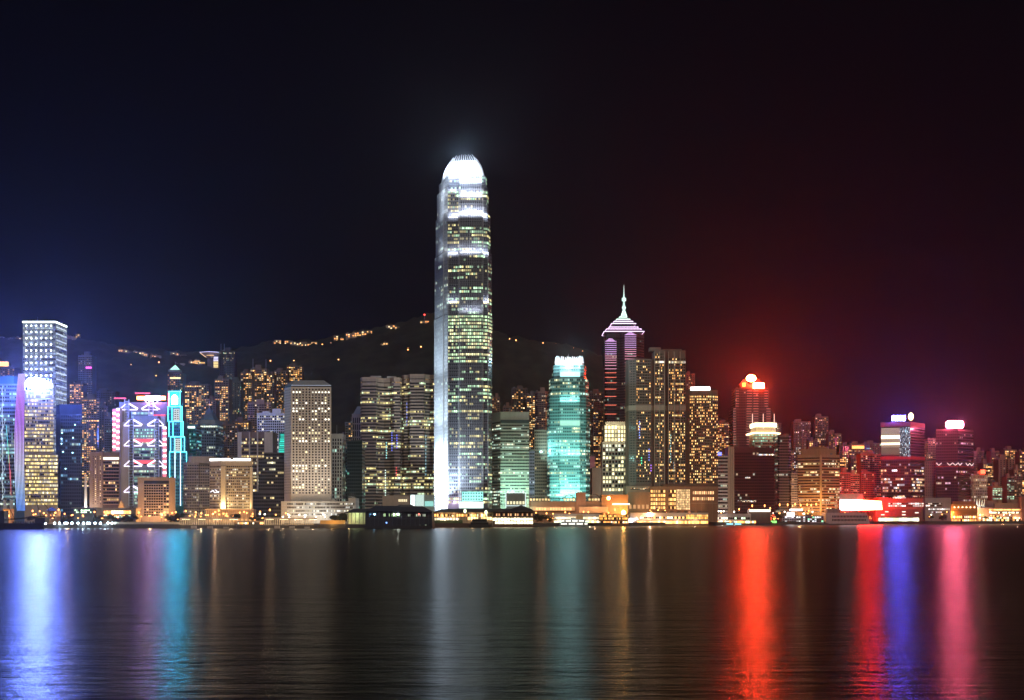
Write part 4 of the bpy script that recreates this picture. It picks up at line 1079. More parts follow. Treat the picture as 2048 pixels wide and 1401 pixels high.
def hotel_pair():
    D = 1740
    HW = wall((.19, .145, .12))
    pts = [(1254, D + 14), (1258, D + 4), (1272, D), (1302, D + 1), (1302.5, D + 4), (1309, D + 4), (1309.5, D - 2), (1328, D - 2), (1328.5, D + 6), (1336, D + 6), (1336.5, D), (1371, D + 3), (1371, D + 10)]
    pl = chain(pts, 30)
    o = thing('hotel_tower', 'broad brown hotel tower with lit square windows and a blank band across its middle', 'building', (*cen(pl), LAND))
    low = chain(pts[:5] + [(1306, D + 4)], 28)
    MB().prism(pl, LAND, Z(718, D)).build('wall', HW, o)
    upr = chain(pts[5:], 28)
    MB().prism(upr, Z(718, D) + .01, Z(701, D)).build('wall', HW, o)
    MB().box(X(1300, D), X(1323, D), D + 6, D + 22, Z(701, D) + .02, Z(694, D)).build('roof_plant_room', HW, o)
    MB().box(X(1326, D), X(1365, D), D + 8, D + 22, Z(701, D) + .02, Z(697, D)).build('roof_plant_room', wall((.16, .13, .12)), o)
    MB().prism(offset(pl, .35), Z(821, D), Z(811, D)).build('blank_band', wall((.42, .32, .26)), o)
    ws = [dark_pane(), single_window('hotel_warm', (1, .46, .11), 1.1), single_window('hotel_gold', (1, .66, .25), 1.1)]
    cfg = [(2, 1272, 1302, D, D + 1, 9, 716, .16), (6, 1310, 1328, D - 2, D - 2, 6, 703, .30), (10, 1337, 1371, D, D + 3, 10, 712, .40)]
    for e, a, b, d0, d1, nc, pt, pr in cfg:
        for (ya, yb, keep) in ((pt + 4, 809, 17), (823, 966, 17)):
            nr = int((yb - ya) / 5.3)
            def lit(r, c, q, nr=nr, pr=pr, ya=ya):
                p = pr * (1.5 if (r * 7 + int(ya)) % 5 < 2 else .6)
                if q.random() < p: return 1 + (q.random() < .4)
                return 0
            grid(o, W(a + .5, d0), W(b - .5, d1), Z(yb, D), Z(ya, D), nc, nr, .55, .55, lit, ws, keep=keep, rnd=random.Random(int(a + ya)))
    bands(o, [W(1258, D + 4), W(1272, D), W(1272, D + 20), W(1258, D + 20)], Z(966, D), Z(720, D), 3.3, .55, gl('hotel_side_glass', p=.10, cw=2.2, mull=.4, warm=(1, .75, .4), cool=(.5, .9, .8), coolf=.5, st=.5, run=1, fv=.1, fin=(.2, .18, .16)), edges=(0,))
    for px in (1309, 1319, 1328.5, 1336.5, 1348, 1360):                     # pilasters
        MB().box(X(px, D) - .35, X(px, D) + .35, D - 2.7, D - .2 if px > 1330 else D - 2.1, LAND, Z(704, D)).build('pilaster', wall((.44, .36, .30)), o)
    for px, ya, yb, c, s in ((1278, 843, 880, (.3, .4, 1), .9), (1282, 915, 930, (.1, 1, .5), 1.0), (1297, 898, 925, (.25, .3, 1), .8), (1301, 930, 945, (.5, .2, 1), 1.0), (1340, 870, 925, (.4, .9, .9), .5), (1347, 925, 945, (.5, .7, 1), .7)):
        for k in range(int((yb - ya) / 5)):
            y = ya + k * 5.3
            MB().box(X(px, D), X(px + 2, D), D - .7, D - .4, Z(y + 2.6, D), Z(y, D)).build('facade_lamp', glow_mat(c, s, False), o)
    for a, b in ((1310, 1328), (1337, 1371)):
        MB().box(X(a, D), X(b, D), D - 2.8 if a < 1330 else D - .5, D - 2.2 if a < 1330 else D - .1, Z(727, D), Z(723, D)).build('top_window_band', gl('top_hotel', p=.8, cw=2, mull=.3, warm=(1, .75, .4), cool=(1, .95, .8), coolf=.4, st=1.0, run=2, fv=.1), o)
    D = 1755
    pl = chain([(1371.5, D + 4), (1379, D), (1400, D - 3), (1425, D - 1), (1436, D + 6)], 32)
    o = thing('hotel_tower', 'rounded brown hotel tower packed with lit windows under a long white sign', 'building', (*cen(pl), LAND))
    HW2 = wall((.22, .145, .10))
    MB().prism(pl, LAND, Z(780, D)).build('wall', HW2, o)
    ws = [dark_pane(), single_window('inn_warm', (1, .46, .12), 1.1), single_window('inn_gold', (1, .66, .26), 1.2)]
    for a, b, nc, keep in ((1, 2, 6, 34), (2, 3, 8, 33), (3, 4, 3, 33)):
        grid(o, pl[a], pl[b], Z(968, D), Z(791, D), nc, 32, .46, .5, lambda r, c, q: (1 + (q.random() < .4)) if q.random() < (.95 if r > 29 else .45) else 0, ws, keep=keep, rnd=random.Random(a + 70))
    s = MB(); d = D - 4
    s.prism([W(1381, D - .6), W(1400, D - 3.6), W(1420.5, D - 2), W(1420.5, D - 1.5), W(1400, D - 3.1), W(1381, D - .1)], Z(784, D) + 1.5, Z(776, D) + 1.2); s.build('roof_sign', glow_mat((1, 1, .98), 3.0), o)
    # shopping podium
    D = 1715
    o = thing('shopping_podium', 'long tan shopping podium with gold lit windows under the two hotel towers', 'podium', (*W(1345, D + 15), LAND))
    pw = wall((.34, .18, .10))
    MB().box(X(1254, D), X(1301, D), D + 10, D + 60, LAND, Z(972, D)).build('wall', wall((.40, .26, .18)), o)
    MB().box(X(1255, D), X(1300.5, D), D, D + 9.9, LAND, Z(985, D)).build('wall', wall((.46, .25, .13)), o)
    MB().box(X(1300.6, D), X(1436, D), D + 1, D + 60, LAND, Z(973, D)).build('wall', pw, o)
    MB().box(X(1326, D), X(1436, D), D + .7, D + 58, Z(973, D) + .02, Z(968.5, D)).build('roof_edge', wall((.12, .08, .06)), o)
    for px in range(1304, 1436, 11): MB().box(X(px, D) - .25, X(px, D) + .25, D + .6, D + .97, LAND, Z(974, D)).build('wall_rib', wall((.40, .24, .15)), o)
    for py in (976, 1006.5): MB().box(X(1301, D), X(1436, D), D + .5, D + .95, Z(py + .8, D), Z(py, D)).build('ledge', wall((.62, .42, .3)), o)
    for py in (989, 996, 1006): MB().box(X(1255, D), X(1300.4, D), D - .35, D - .02, Z(py + .7, D), Z(py, D)).build('ledge', wall((.45, .27, .17)), o)
    for k in range(5): MB().box(X(1258 + k * 8.6, D), X(1263 + k * 8.6, D), D - .2, D - .02, Z(1018, D), Z(1010, D)).build('doorway', glow_mat((1, .5, .2), .5, False), o)
    lw = single_window('shop_gold', (1, .50, .13), 1.2); wsx = [dark_pane(), lw]
    grid(o, W(1301, D + 1), W(1331, D + 1), Z(1020, D), Z(979, D), 6, 5, .72, .62, lambda r, c, q: 1 if q.random() < .9 else 0, wsx, keep=30)
    grid(o, W(1336, D + 1), W(1352, D + 1), Z(1020, D), Z(979, D), 4, 5, .72, .62, lambda r, c, q: 1 if q.random() < .65 else 0, wsx, keep=20)
    grid(o, W(1353, D + 1), W(1380, D + 1), Z(1020, D), Z(979, D), 9, 9, .72, .85, lambda r, c, q: 1, [dark_pane(), single_window('atrium', (1, .62, .28), .75)], keep=0, name='atrium_glazing')
    grid(o, W(1385, D + 1), W(1428, D + 1), Z(1004, D), Z(980, D), 10, 2, .7, .5, lambda r, c, q: 1, [dark_pane(), single_window('shop_orange', (1, .5, .22), 1.0)], keep=20)
    MB().box(X(1262, D), X(1298, D), D + 9.6, D + 9.95, Z(979, D), Z(976, D)).build('window_band', gl('podium_band', p=.6, cw=2, mull=.2, warm=(1, .5, .2), cool=(1, .75, .4), coolf=.4, st=.9, run=3, fv=.1), o)
    lamp_light(o, 'podium_floodlight', P3(1275, 1010, D - 16), 6000, (1, .5, .2), .6)
    for px, pw in ((1320, 3000), (1365, 2500), (1408, 3000)): lamp_light(o, 'podium_floodlight', P3(px, 1014, D - 15), pw, (1, .55, .28), .6)
    # terraces of the mall to the left
    D = 1640
    o = thing('mall_terraces', 'low brown mall terraces with arched roofs between the teal tower and the shopping podium', 'mall', (*W(1155, D + 15), LAND))
    mw = wall((.20, .12, .085))
    MB().box(X(1052, D), X(1205, D), D + 6, D + 40, LAND, Z(1003, D)).build('wall', mw, o)
    MB().box(X(1204, D), X(1256, D), D + 3, D + 40, LAND, Z(990, D)).build('wall', wall((.30, .17, .10)), o)
    for a, b, h in ((1052, 1100, 990), (1126, 1152, 989), (1176, 1204, 988)):
        m = MB(); prev = None
        for k in range(9):
            t = k / 8; p = (X(a + (b - a) * t, D), Z(998 - (998 - h) * sin(pi * t), D))
            if prev:
                m.face([(prev[0], D + 6, prev[1]), (p[0], D + 6, p[1]), (p[0], D + 34, p[1]), (prev[0], D + 34, prev[1])])
                m.face([(prev[0], D + 6, prev[1] - 1), (p[0], D + 6, p[1] - 1), (p[0], D + 6, p[1]), (prev[0], D + 6, prev[1])])
            prev = p
        m.build('arched_roof', wall((.12, .09, .08)), o)
        for k in range(int((b - a) / 6)): MB().box(X(a + 2 + k * 6, D), X(a + 6 + k * 6, D), D + 6.3, D + 6.6, Z(1001.5, D), Z(997.5, D)).build('terrace_window', glow_mat((1, .62 + .2 * RND.random(), .3), .5 + RND.random() * .8, False), o)
    MB().box(X(1153, D), X(1172, D), D + 4, D + 20, LAND, Z(985, D)).build('lift_tower', wall((.26, .15, .12)), o)
    MB().box(X(1060, D), X(1150, D), D + 3, D + 5.9, Z(1022, D), Z(1014, D)).build('wall', wall((.5, .34, .24)), o)
    for k in range(14): MB().box(X(1066 + k * 5.6, D), X(1070.6 + k * 5.6, D), D + 2.7, D + 2.95, Z(1021, D), Z(1016, D)).build('shop_window', glow_mat((1, .58, .22), .45 + .8 * RND.random(), False), o)
    MB().box(X(1158, D), X(1216, D), D - 2, D + 3, Z(1026, D), Z(1014, D)).build('wall', wall((.55, .38, .28)), o)
    for px, py, pw in ((1075, 1010, 4000), (1110, 1012, 4000), (1145, 1008, 4000), (1190, 1008, 5000), (1230, 1016, 6000)): lamp_light(o, 'terrace_light', P3(px, py, D - 7), pw, (1, .56, .26), .5)
    MB().box(X(1225, D), X(1260, D), D + 2.4, D + 2.8, Z(1010, D), Z(1007.5, D)).build('light_strip', glow_mat((1, .85, .55), 2.4, False), o)
hotel_pair()

def sheung_wan():
    D = 1860
    tower('office_tower', 'narrow white striped office tower left of the dark brown slab', rect(1436.5, 1455.5, D - 30, 30), 914, wall((.6, .55, .5)),
          gl('striped_glass', p=.14, cw=3, mull=.1, warm=(1, .9, .6), cool=(.8, 1, .8), coolf=.4, st=.8, run=3, fv=.25, fin=(.1, .1, .1), dark=(.03, .02, .02)), fh=4.6, wh=.52)
    o = thing('blue_sign', 'small blue neon sign on a roof between the rounded hotel and the brown slab', 'sign', P3(1439, 911, 1885))
    MB().box(X(1434, 1885), X(1443, 1885), 1884.6, 1885.4, Z(911, 1885), Z(905, 1885)).build('board', glow_mat((.12, .15, 1), 4), o)
    # dark slab
    pl = rect(1468, 1549, D, 30)
    o, z1 = tower('office_slab', 'wide dark brown glass slab with tall beige fins down its left edge', pl, 897, wall((.06, .022, .018), .4), None)
    bands(o, pl, LAND + 10, Z(905, D), 4.0, .7, gl('slab_glass', p=.05, cw=2.6, mull=.08, warm=(1, .8, .5), cool=(.9, 1, .8), coolf=.5, st=1.0, run=5, fv=.1, fin=(.05, .02, .015), dark=(.024, .010, .008)), edges=(0,))
    for k, px in enumerate((1456, 1461.5, 1465.5)):
        MB().box(X(px, D), X(px + (4.6 if k == 0 else 3), D), D - 1 + k * .4, D + 28, LAND, Z(894, D)).build('pier', wall((.58, .42, .30)), o)
    for px0, px1, py in ((1514, 1548, 910), (1490, 1500, 956), (1475, 1512, 1003)):
        MB().box(X(px0, D), X(px1, D), D - .5, D - .15, Z(py + 1.4, D), Z(py - 1.4, D)).build('lit_window_row', gl('slab_lit', p=.75, cw=2, mull=.2, warm=(1, .8, .5), cool=(.8, .9, 1), coolf=.4, st=1.3, run=2, fv=.1), o)
    # ringed crown tower
    D = 1960
    pl = chain([(1505, D + 10), (1510, D), (1545, D), (1555, D + 8)], 28)
    o, z1 = tower('office_tower', 'green lit office tower with a blazing white crown, halo ring and three masts', pl, 868, wall((.4, .34, .26)), None)
    bands(o, pl, LAND + 60, z1, 4.2, .55, gl('ring_tower_glass', p=.55, cw=2.6, mull=.2, warm=(.85, 1, .55), cool=(.5, 1, .7), coolf=.5, st=.6, run=4, fv=.3, fin=(.3, .22, .15)), edges=(0, 1, 2))
    q = offset(pl, 4); MB().prism(q, z1, z1 + 1.8).build('halo_ring', glow_mat((1, .72, .38), 3.0, False), o)
    MB().prism(offset(pl, -2), z1 + 1.9, Z(854, D)).build('crown', wall((.7, .6, .45)), o)
    MB().prism(offset(pl, -1), Z(854, D) + .05, Z(846, D)).build('crown_light', glow_mat((1, .80, .48), 5.5), o)
    for px, pt in ((1505, 828), (1526.5, 828), (1548.5, 828)):
        strip(o, 'mast', P3(px, 858, D - 1), P3(px, pt, D - 1), .55, glow_mat((1, .75, .6), .9, False))
    # the tower of red signs
    D = 2160
    lo = rect(1466, 1542, D, 40); up = rect(1470, 1537, D + 2, 36)
    o = thing('red_sign_tower', 'dark office tower crowned by blazing red lit roof signs', 'skyscraper', (*cen(lo), LAND))
    rw = wall((.05, .024, .024), .5); rg = gl('red_tower_glass', p=.06, cw=2.8, mull=.15, warm=(1, .8, .5), cool=(1, .9, .8), coolf=.4, st=.7, run=3, fv=.1, fin=(.06, .03, .03), dark=(.02, .012, .013))
    MB().prism(lo, LAND, Z(819, D)).build('wall', rw, o); MB().prism(up, Z(819, D) + .01, Z(776, D)).build('wall', rw, o)
    bands(o, lo, Z(900, D), Z(820, D), 4.2, .55, rg, edges=(0, 3)); bands(o, up, Z(818, D), Z(778, D), 4.2, .55, rg, edges=(0, 3))
    lm = glow_mat((1, .45, .35), .32, False)
    for r in range(22):                                  # short lit spandrels on the outer bays
        y = 782 + r * 5.1
        for a, b in ((1472, 1478), (1494, 1504), (1507, 1517), (1529, 1536)) if y < 817 else ((1466.5, 1472), (1493, 1503), (1507, 1517), (1533, 1541)):
            d = D + (2 if y < 817 else 0) - .5
            MB().box(X(a, d), X(b, d), d, d + .3, Z(y + .6, d), Z(y - .4, d)).build('spandrel_light', lm, o)
    MB().prism(rect(1480, 1530, D + 8, 24), Z(776, D) + .02, Z(768, D)).build('roof_plant_room', rw, o)
    for cx in (1488, 1517): 
        MB().prism(rect(cx - 9, cx + 9, D + 9, 14), Z(768, D) + .02, Z(757, D), top=rect(cx - 1, cx + 1, D + 14, 3)).build('gable', rw, o)
    def disc(cx, cy, rx, ry, d, name, mat):
        m = MB(); f = [P3(cx + rx * cos(2 * pi * k / 16), cy + ry * sin(2 * pi * k / 16), d) for k in range(16)]; g = [(x, y + 1.4, z) for x, y, z in f]
        m.face(f); m.face(g[::-1])
        for i in range(16): m.face([f[i], f[(i + 1) % 16], g[(i + 1) % 16], g[i]])
        m.build(name, mat, o)
    disc(1502.5, 757, 9.6, 6.8, D - 1, 'round_sign', glow_mat((1, .050, .014), SIGN_RED))
    MB().box(X(1506, D), X(1528, D), D - 1.5, D - .5, Z(777, D), Z(766.5, D)).build('roof_sign', glow_mat((1, .050, .014), SIGN_RED * .6), o)
    MB().box(X(1484.5, D), X(1491, D), D - 1, D, Z(774, D), Z(766, D)).build('side_sign', glow_mat((1, .30, .05), 5), o)
    strip(o, 'sign_post', P3(1502.5, 768, D + .5), P3(1502.5, 755, D + .5), .8, DARK)
    # grey and pale slabs
    D = 1900
    tower('office_tower', 'slim grey glass office tower right of the brown slab', chain([(1555, D + 3), (1558, D), (1577, D), (1582, D + 8)], 30), 874, wall((.16, .13, .13), .5),
          gl('slim_grey_glass', p=.16, cw=2.6, mull=.1, warm=(1, .85, .55), cool=(.8, 1, .85), coolf=.4, st=.9, run=5, fv=.3, fin=(.1, .08, .08), dark=(.025, .02, .02)), fh=4, wh=.6)
    tower('apartment_tower', 'pale narrow block with columns of tiny dark windows right of the slim grey tower', rect(1582.5, 1596, D, 26), 948, wall((.5, .40, .36)), G_RESR, fh=3.4, wh=.45)
    # orange banded tower
    D = 1880
    pl = corner(1595.5, D + 18, 1641.5, D, 1679, D + 14)
    o, z1 = tower('office_tower', 'orange lit office block banded with horizontal ledges, corner turned to the water', pl, 911, wall((.50, .30, .16)), None)
    bands(o, pl, LAND + 12, z1 - 2, 3.9, .5, gl('orange_band_glass', p=.24, cw=2.0, mull=.1, warm=(1, .72, .32), cool=(1, .9, .6), coolf=.4, st=1.0, run=5, fv=.3, fin=(.3, .16, .08), dark=(.05, .025, .015)), edges=(0, 1))
    b = pl[1]; MB().tube((b[0], b[1] - .4, LAND), (b[0], b[1] - .4, z1), 1.6, 6).build('corner_pier', wall((.6, .38, .2)), o)
    MB().prism(scale_poly(pl, .84), z1 + .02, Z(898, D)).build('roof_plant_room', wall((.52, .28, .14)), o)
    MB().prism(scale_poly(pl, .5), Z(898, D) + .02, Z(893, D)).build('roof_plant_room', wall((.4, .2, .1)), o)
    for px, pw in ((1610, 22000), (1645, 30000), (1672, 14000)): lamp_light(o, 'base_floodlight', P3(px, 1012, D - 22), pw, (1, .55, .18), .6)
sheung_wan()

def twin_port_towers():
    # west tower with lamp screen
    D = 1985
    pl = corner(1761.7, D + 14, 1821, D, 1849, D + 34)
    o = thing('port_tower', 'dark red tower with a glittering screen on its upper face and blue roof sign', 'skyscraper', (*cen(pl), LAND))
    z1 = Z(845, D); dk = wall((.09, .05, .05), .5)
    MB().prism(pl, LAND, z1).build('wall', dk, o)
    g = gl('port_glass', p=.28, cw=2.6, mull=.12, warm=(1, .62, .32), cool=(.9, .95, 1), coolf=.4, st=1.0, run=3, fv=.3, fin=(.16, .08, .08), dark=(.04, .02, .02))
    bands(o, pl, LAND + 4, Z(921, D), 4.3, .6, g, edges=(0, 1)); bands(o, [pl[1], pl[2], pl[3], pl[0]], Z(912, D), z1 - 8, 4.3, .6, gl('port_glass_dim', p=.05, cw=2.6, mull=.12, warm=(1, .9, .7), cool=(.8, .9, 1), coolf=.4, st=.8, run=2, fv=.08, fin=(.12, .06, .07), dark=(.03, .016, .02)), edges=(0,))
    MB().prism(offset(pl, .5), Z(919, D), Z(913, D)).build('red_belt', wall((.50, .05, .04)), o)
    MB().prism(offset(pl, .4), Z(853, D), z1 + .6).build('roof_truss', wall((.34, .10, .10)), o)
    a, b = pl[0], pl[1]; P = lambda f, e=.8: (a[0] + (b[0] - a[0]) * f - e * .23, a[1] + (b[1] - a[1]) * f - e)
    n = 0
    for k in range(22):
        y = 856 + k * 2.45
        st = 2.4 if y < 878 and y > 870 or 884 < y < 888 else .32 if y < 893 else .12
        f = .64
        MB().prism([P(.01), P(f), P(f, .4), P(.01, .4)], Z(y + 1.6, D), Z(y, D)).build('screen_row', glow_mat((1, .80, .55), st, False), o)
    sg = gl('sparkle', p=.42, cw=.9, mull=.3, warm=(.55, .9, 1), cool=(.9, 1, .95), coolf=.5, st=1.3, run=1, fv=.05, fin=(.05, .1, .15), dark=(.02, .06, .09))
    for k in range(24):
        y = 855 + k * 2.45
        m = MB(); p, q = P(.64), P(.99); m.face([(*p, Z(y + 1.9, D)), (*q, Z(y + 1.9, D)), (*q, Z(y, D)), (*p, Z(y, D))], [(k * 40, .1), (k * 40 + 16, .1), (k * 40 + 16, 1), (k * 40, 1)]); m.build('screen_row', sg, o)
    MB().box(X(1787, D), X(1813, D), D + 6, D + 7, Z(841, D), Z(831, D)).build('roof_sign', glow_mat((.10, .09, 1.0), SIGN_BL2), o)
    m = MB(); f = [P3(1822 + 5 * cos(2 * pi * k / 16), 833.5 + 7.5 * sin(2 * pi * k / 16), D + 4) for k in range(16)]; g2 = [(x, y + 1.4, z) for x, y, z in f]
    m.face(f); m.face(g2[::-1])
    for i in range(16): m.face([f[i], f[(i + 1) % 16], g2[(i + 1) % 16], g2[i]])
    m.build('round_sign', glow_mat((1, .62, .28), 8), o)
    for px in (1792, 1808, 1822): strip(o, 'sign_post', P3(px, 845, D + 8.5), P3(px, 836, D + 8.5), .6, DARK)
    # east tower with pink sign
    D = 2010
    pl = corner(1872, D + 10, 1916, D, 1947, D + 30)
    o = thing('port_tower', 'dark crimson tower with a white truss band and glaring pink roof sign', 'skyscraper', (*cen(pl), LAND))
    MB().prism(pl, LAND, Z(858, D)).build('wall', wall((.11, .05, .06), .5), o)
    bands(o, pl, LAND + 20, Z(861, D), 4.3, .6, gl('port_glass_east', p=.17, cw=2.6, mull=.12, warm=(1, .85, .6), cool=(1, .6, .75), coolf=.5, st=.9, run=4, fv=.2, fin=(.2, .08, .1), dark=(.05, .02, .025)), edges=(0, 1))
    tz = glow_mat((1, .75, .7), .9, False)
    for i in (0, 1):
        a, b = pl[i], pl[i + 1]
        for k in range(8):
            if k in (2, 3): continue
            f0, f1 = k / 8, (k + 1) / 8; p = lambda f: (a[0] + (b[0] - a[0]) * f, a[1] + (b[1] - a[1]) * f - .6)
            y0, y1 = (931, 926) if k % 2 else (926, 931)
            strip(o, 'truss_bar', (*p(f0), Z(y0, D)), (*p(f1), Z(y1, D)), .5, tz)
    MB().prism(offset(pl, .4), Z(934, D), Z(932, D)).build('red_belt', wall((.5, .05, .05)), o)
    m = MB(); q = [(1893, 855), (1892.5, 845), (1896, 842.5), (1910, 842), (1924, 843), (1927, 846), (1927, 854), (1924, 856.5), (1896, 856.5)]
    f = [P3(x, y, D + 2) for x, y in q]; g3 = [(x, y + 1.5, z) for x, y, z in f]
    m.face(f[::-1]); m.face(g3)
    for i in range(len(q)): m.face([f[i], f[(i + 1) % len(q)], g3[(i + 1) % len(q)], g3[i]])
    m.build('roof_sign', glow_mat((1, .13, .24), SIGN_PINK), o)
    # blocks around them
    D = 2000
    tower('apartment_tower', 'pale pink tower block with regular windows between the two port towers', rect(1849.5, 1872, D + 30, 24), 924, wall((.42, .22, .2)), gl('grid_pale', p=.12, cw=3.2, mull=.5, warm=(1, .7, .5), cool=(1, .9, .8), coolf=.4, st=.5, run=1, fv=.1, fin=(.42, .22, .2), dark=(.1, .05, .05)), fh=4, wh=.5)
    tower('apartment_tower', 'narrow orange tinged flats behind the gap between the port towers', rect(1856, 1872, D + 120, 24), 879, wall((.36, .18, .14)), G_RESR, fh=3.4, wh=.5)
    tower('hotel', 'small cream hotel with a regular window grid under a little red roof sign', rect(1947.5, 1975, D + 20, 28), 952, wall((.55, .36, .26)), gl('small_hotel_glass', p=.5, cw=2.6, mull=.42, warm=(1, .75, .45), cool=(1, .9, .7), coolf=.4, st=.6, run=2, fv=.25, fin=(.55, .36, .26), dark=(.12, .07, .05)), fh=4.2, wh=.5, plant=[(.35, .9, 10)])
    o = thing('roof_sign', 'little red square sign on the plant room of the small cream hotel', 'sign', P3(1966, 943, D + 24))
    MB().box(X(1961.5, D + 24), X(1970, D + 24), D + 24, D + 25, Z(948, D + 24), Z(940, D + 24)).build('board', glow_mat((1, .05, .02), 10), o)
twin_port_towers()
# ---------------------------------------------------------------- apartment towers on the slope behind
def mid(px0, px1, py, D, label, win=None, col=(.12, .10, .09), shape=0, masts=(), plant=True, group='apartment towers on the slope', fh=3.1):
    a, b = px0, px1; w_ = b - a
    if shape == 0: pts = [(a, D + 2), (a + w_ * .3, D), (a + w_ * .31, D + 4), (a + w_ * .45, D + 4), (a + w_ * .46, D), (a + w_ * .72, D), (a + w_ * .73, D + 4), (a + w_ * .84, D + 4), (a + w_ * .85, D + 1), (b, D + 2)]
    elif shape == 1: pts = [(a, D + 8), (a + w_ * .2, D), (a + w_ * .8, D), (b, D + 8)]
    else: pts = [(a, D + 1), (a + w_ * .45, D), (a + w_ * .46, D + 5), (a + w_ * .55, D + 5), (a + w_ * .56, D), (b, D + 1)]
    pl = chain(pts, 20); c = cen(pl); zb = min(terr(*W(a, D)), terr(*W(b, D))) - 3
    o = thing('apartment_tower', label, 'building', (c[0], c[1], zb), group)
    z1 = Z(py, D); m_ = wall(col)
    MB().prism(pl, zb, z1).build('wall', m_, o)
    bottom = max(zb + 3, Z(1000, D), z1 - 46 * fh)
    bands(o, pl, bottom, z1 - 2.5, fh, .52, win or G_RES, edges=range(len(pts) - 1))
    if plant:
        xa, xb = X(a, D), X(b, D); r = RND.random() * .3
        MB().box(xa + (xb - xa) * (.15 + r), xa + (xb - xa) * (.5 + r), D + 7, D + 17, z1 + .02, z1 + 4 + 3 * RND.random()).build('lift_house', m_, o)
        MB().box(xa + (xb - xa) * .12, xa + (xb - xa) * .22, D + 9, D + 14, z1 + .02, z1 + 2.5).build('water_tank', wall((.2, .2, .2)), o)
    for px, t in masts: strip(o, 'mast', P3(px, py, D + 6), P3(px, t, D + 6), .45, STEEL)
    return o
BL = (.07, .08, .12); BR = (.16, .11, .08); OR = (.22, .12, .07); PK = (.20, .12, .10)
def midlevels():
    m = mid
    o = m(0, 28, 735, 2100, 'dark flats with a glowing orange roof terrace behind the white banded tower', G_RES, BL, 2)
    MB().box(X(-2, 2100), X(17, 2100), 2099, 2100, Z(733, 2100), Z(724, 2100)).build('roof_terrace_light', glow_mat((1, .5, .14), 1.6, False), o)
    m(156, 184, 711, 2250, 'tall slim blue tinted flats with a magenta strip, right of the dotted slab skyscraper', G_RESB, (.15, .18, .26), 2)
    o = thing('roof_light', 'thin magenta light strip on the slim blue tinted flats', 'sign', P3(178, 735, 2249))
    MB().box(X(172, 2248), X(183, 2248), 2247.5, 2248.5, Z(737, 2248), Z(734.5, 2248)).build('tube', glow_mat((1, .1, .7), 2.5, False), o)
    m(139, 166, 766, 2200, 'broad low flats with warm windows at the foot of the slim blue tinted flats', G_RES2, BL, 0)
    m(163, 200, 796, 2050, 'warm lit flats above the bronze office block, directly right of the dark blue tower', G_RES2, (.14, .14, .17), 0)
    m(189, 231, 783, 2300, 'dim flats high on the slope left of the truss tower', G_RESB, BL, 0)
    m(198, 216, 812, 1900, 'dark narrow flats with one green window row left of the chequered stair tower', G_RESR, (.07, .07, .09), 2)
    m(209, 227, 834, 1800, 'small grey flats with a lit roof edge tucked left of the chequered stair tower', gl('small_grey', p=.25, cw=2.4, mull=.3, warm=(.9, 1, .7), cool=(.5, .9, .8), coolf=.5, st=.5, run=2, fv=.2, fin=(.12, .13, .15)), (.14, .15, .18), 2)
    o = m(335, 366, 745, 2200, 'dark tower with a small glowing green pyramid roof behind the stepped neon tower', G_RES, (.10, .10, .14), 1, plant=False)
    sq = lambda r: [(X(350.5, 2212) - r, 2212 - r), (X(350.5, 2212) + r, 2212 - r), (X(350.5, 2212) + r, 2212 + r), (X(350.5, 2212) - r, 2212 + r)]
    MB().prism(sq(9), Z(745, 2212), Z(741, 2212)).build('roof_tier', wall((.2, .3, .28)), o)
    MB().prism(sq(7.5), Z(741, 2212) + .02, Z(731, 2212), top=sq(.6)).build('pyramid_roof', glow_mat((.5, 1, .8), .9, False), o)
    strip(o, 'spire', P3(350.5, 732, 2212), P3(350.5, 724, 2212), .3, STEEL)
    MB().box(X(340, 2199), X(361, 2199), 2199, 2199.6, Z(758, 2199), Z(755, 2199)).build('lit_window_row', glow_mat((1, .75, .35), 1.2, False), o)
    m(369, 417, 768, 2150, 'wide flats sprinkled with gold windows between the neon tower and the twin masted tower', G_RES2, (.10, .09, .09), 0)
    m(411, 432, 800, 1980, 'plain dim flats behind the blue pyramid roof', G_RESR, BR, 2)
    m(429, 458, 758, 2080, 'warm lit flats with a blank brown flank below the twin masted tower', G_RES2, (.18, .14, .11), 2)
    m(439, 469, 702, 2350, 'tallest dark tower on the slope with two thin roof masts', gl('masted', p=.2, cw=3, mull=.5, warm=(1, .75, .35), cool=(.5, 1, .7), coolf=.35, st=.9, run=1, fv=.25, fin=(.06, .06, .07)), (.07, .07, .09), 0, masts=((442, 688), (448.5, 688)))
    m(456, 482, 762, 2120, 'green tinted dark flats right of the blank brown flank', gl('greenish_flats', p=.32, cw=3, mull=.5, warm=(1, .7, .3), cool=(.4, 1, .6), coolf=.4, st=.9, run=1, fv=.2, fin=(.07, .08, .07)), (.07, .08, .07), 0)
    m(481, 503, 744, 2230, 'brightly lit gold flats with a stepped left shoulder', G_RES2, BR, 2)
    m(500, 534, 737, 2260, 'brightest gold flats of the slope between two roof masts', G_RES2, (.20, .15, .11), 0, masts=((506, 718), (532, 719)))
    m(533, 548, 748, 2240, 'narrow gold flats forming the right shoulder of the brightest block', G_RES2, BR, 2)
    m(548, 575, 741, 2300, 'dark brown flats with a blank left flank behind the mansard roof', G_RES, (.16, .12, .10), 2)
    m(573, 604, 731, 2380, 'flats full of yellow windows rising above the mansard roof', G_RES2, (.13, .11, .09), 0)
    m(495, 542, 805, 1900, 'pinkish residential block with balconies behind the bronze banded bank', G_RESR, (.34, .24, .19), 0)
    m(430, 476, 848, 1820, 'low dim flats behind the cream hotel', G_RESR, BR, 0)
    m(464, 497, 842, 1860, 'small orange windowed flats left of the pinkish residential block', G_RES, (.15, .11, .09), 2)
    # either side of the tallest
    m(983, 1000, 794, 2100, 'red tinged flats just right of the tallest skyscraper', G_RES, OR, 2)
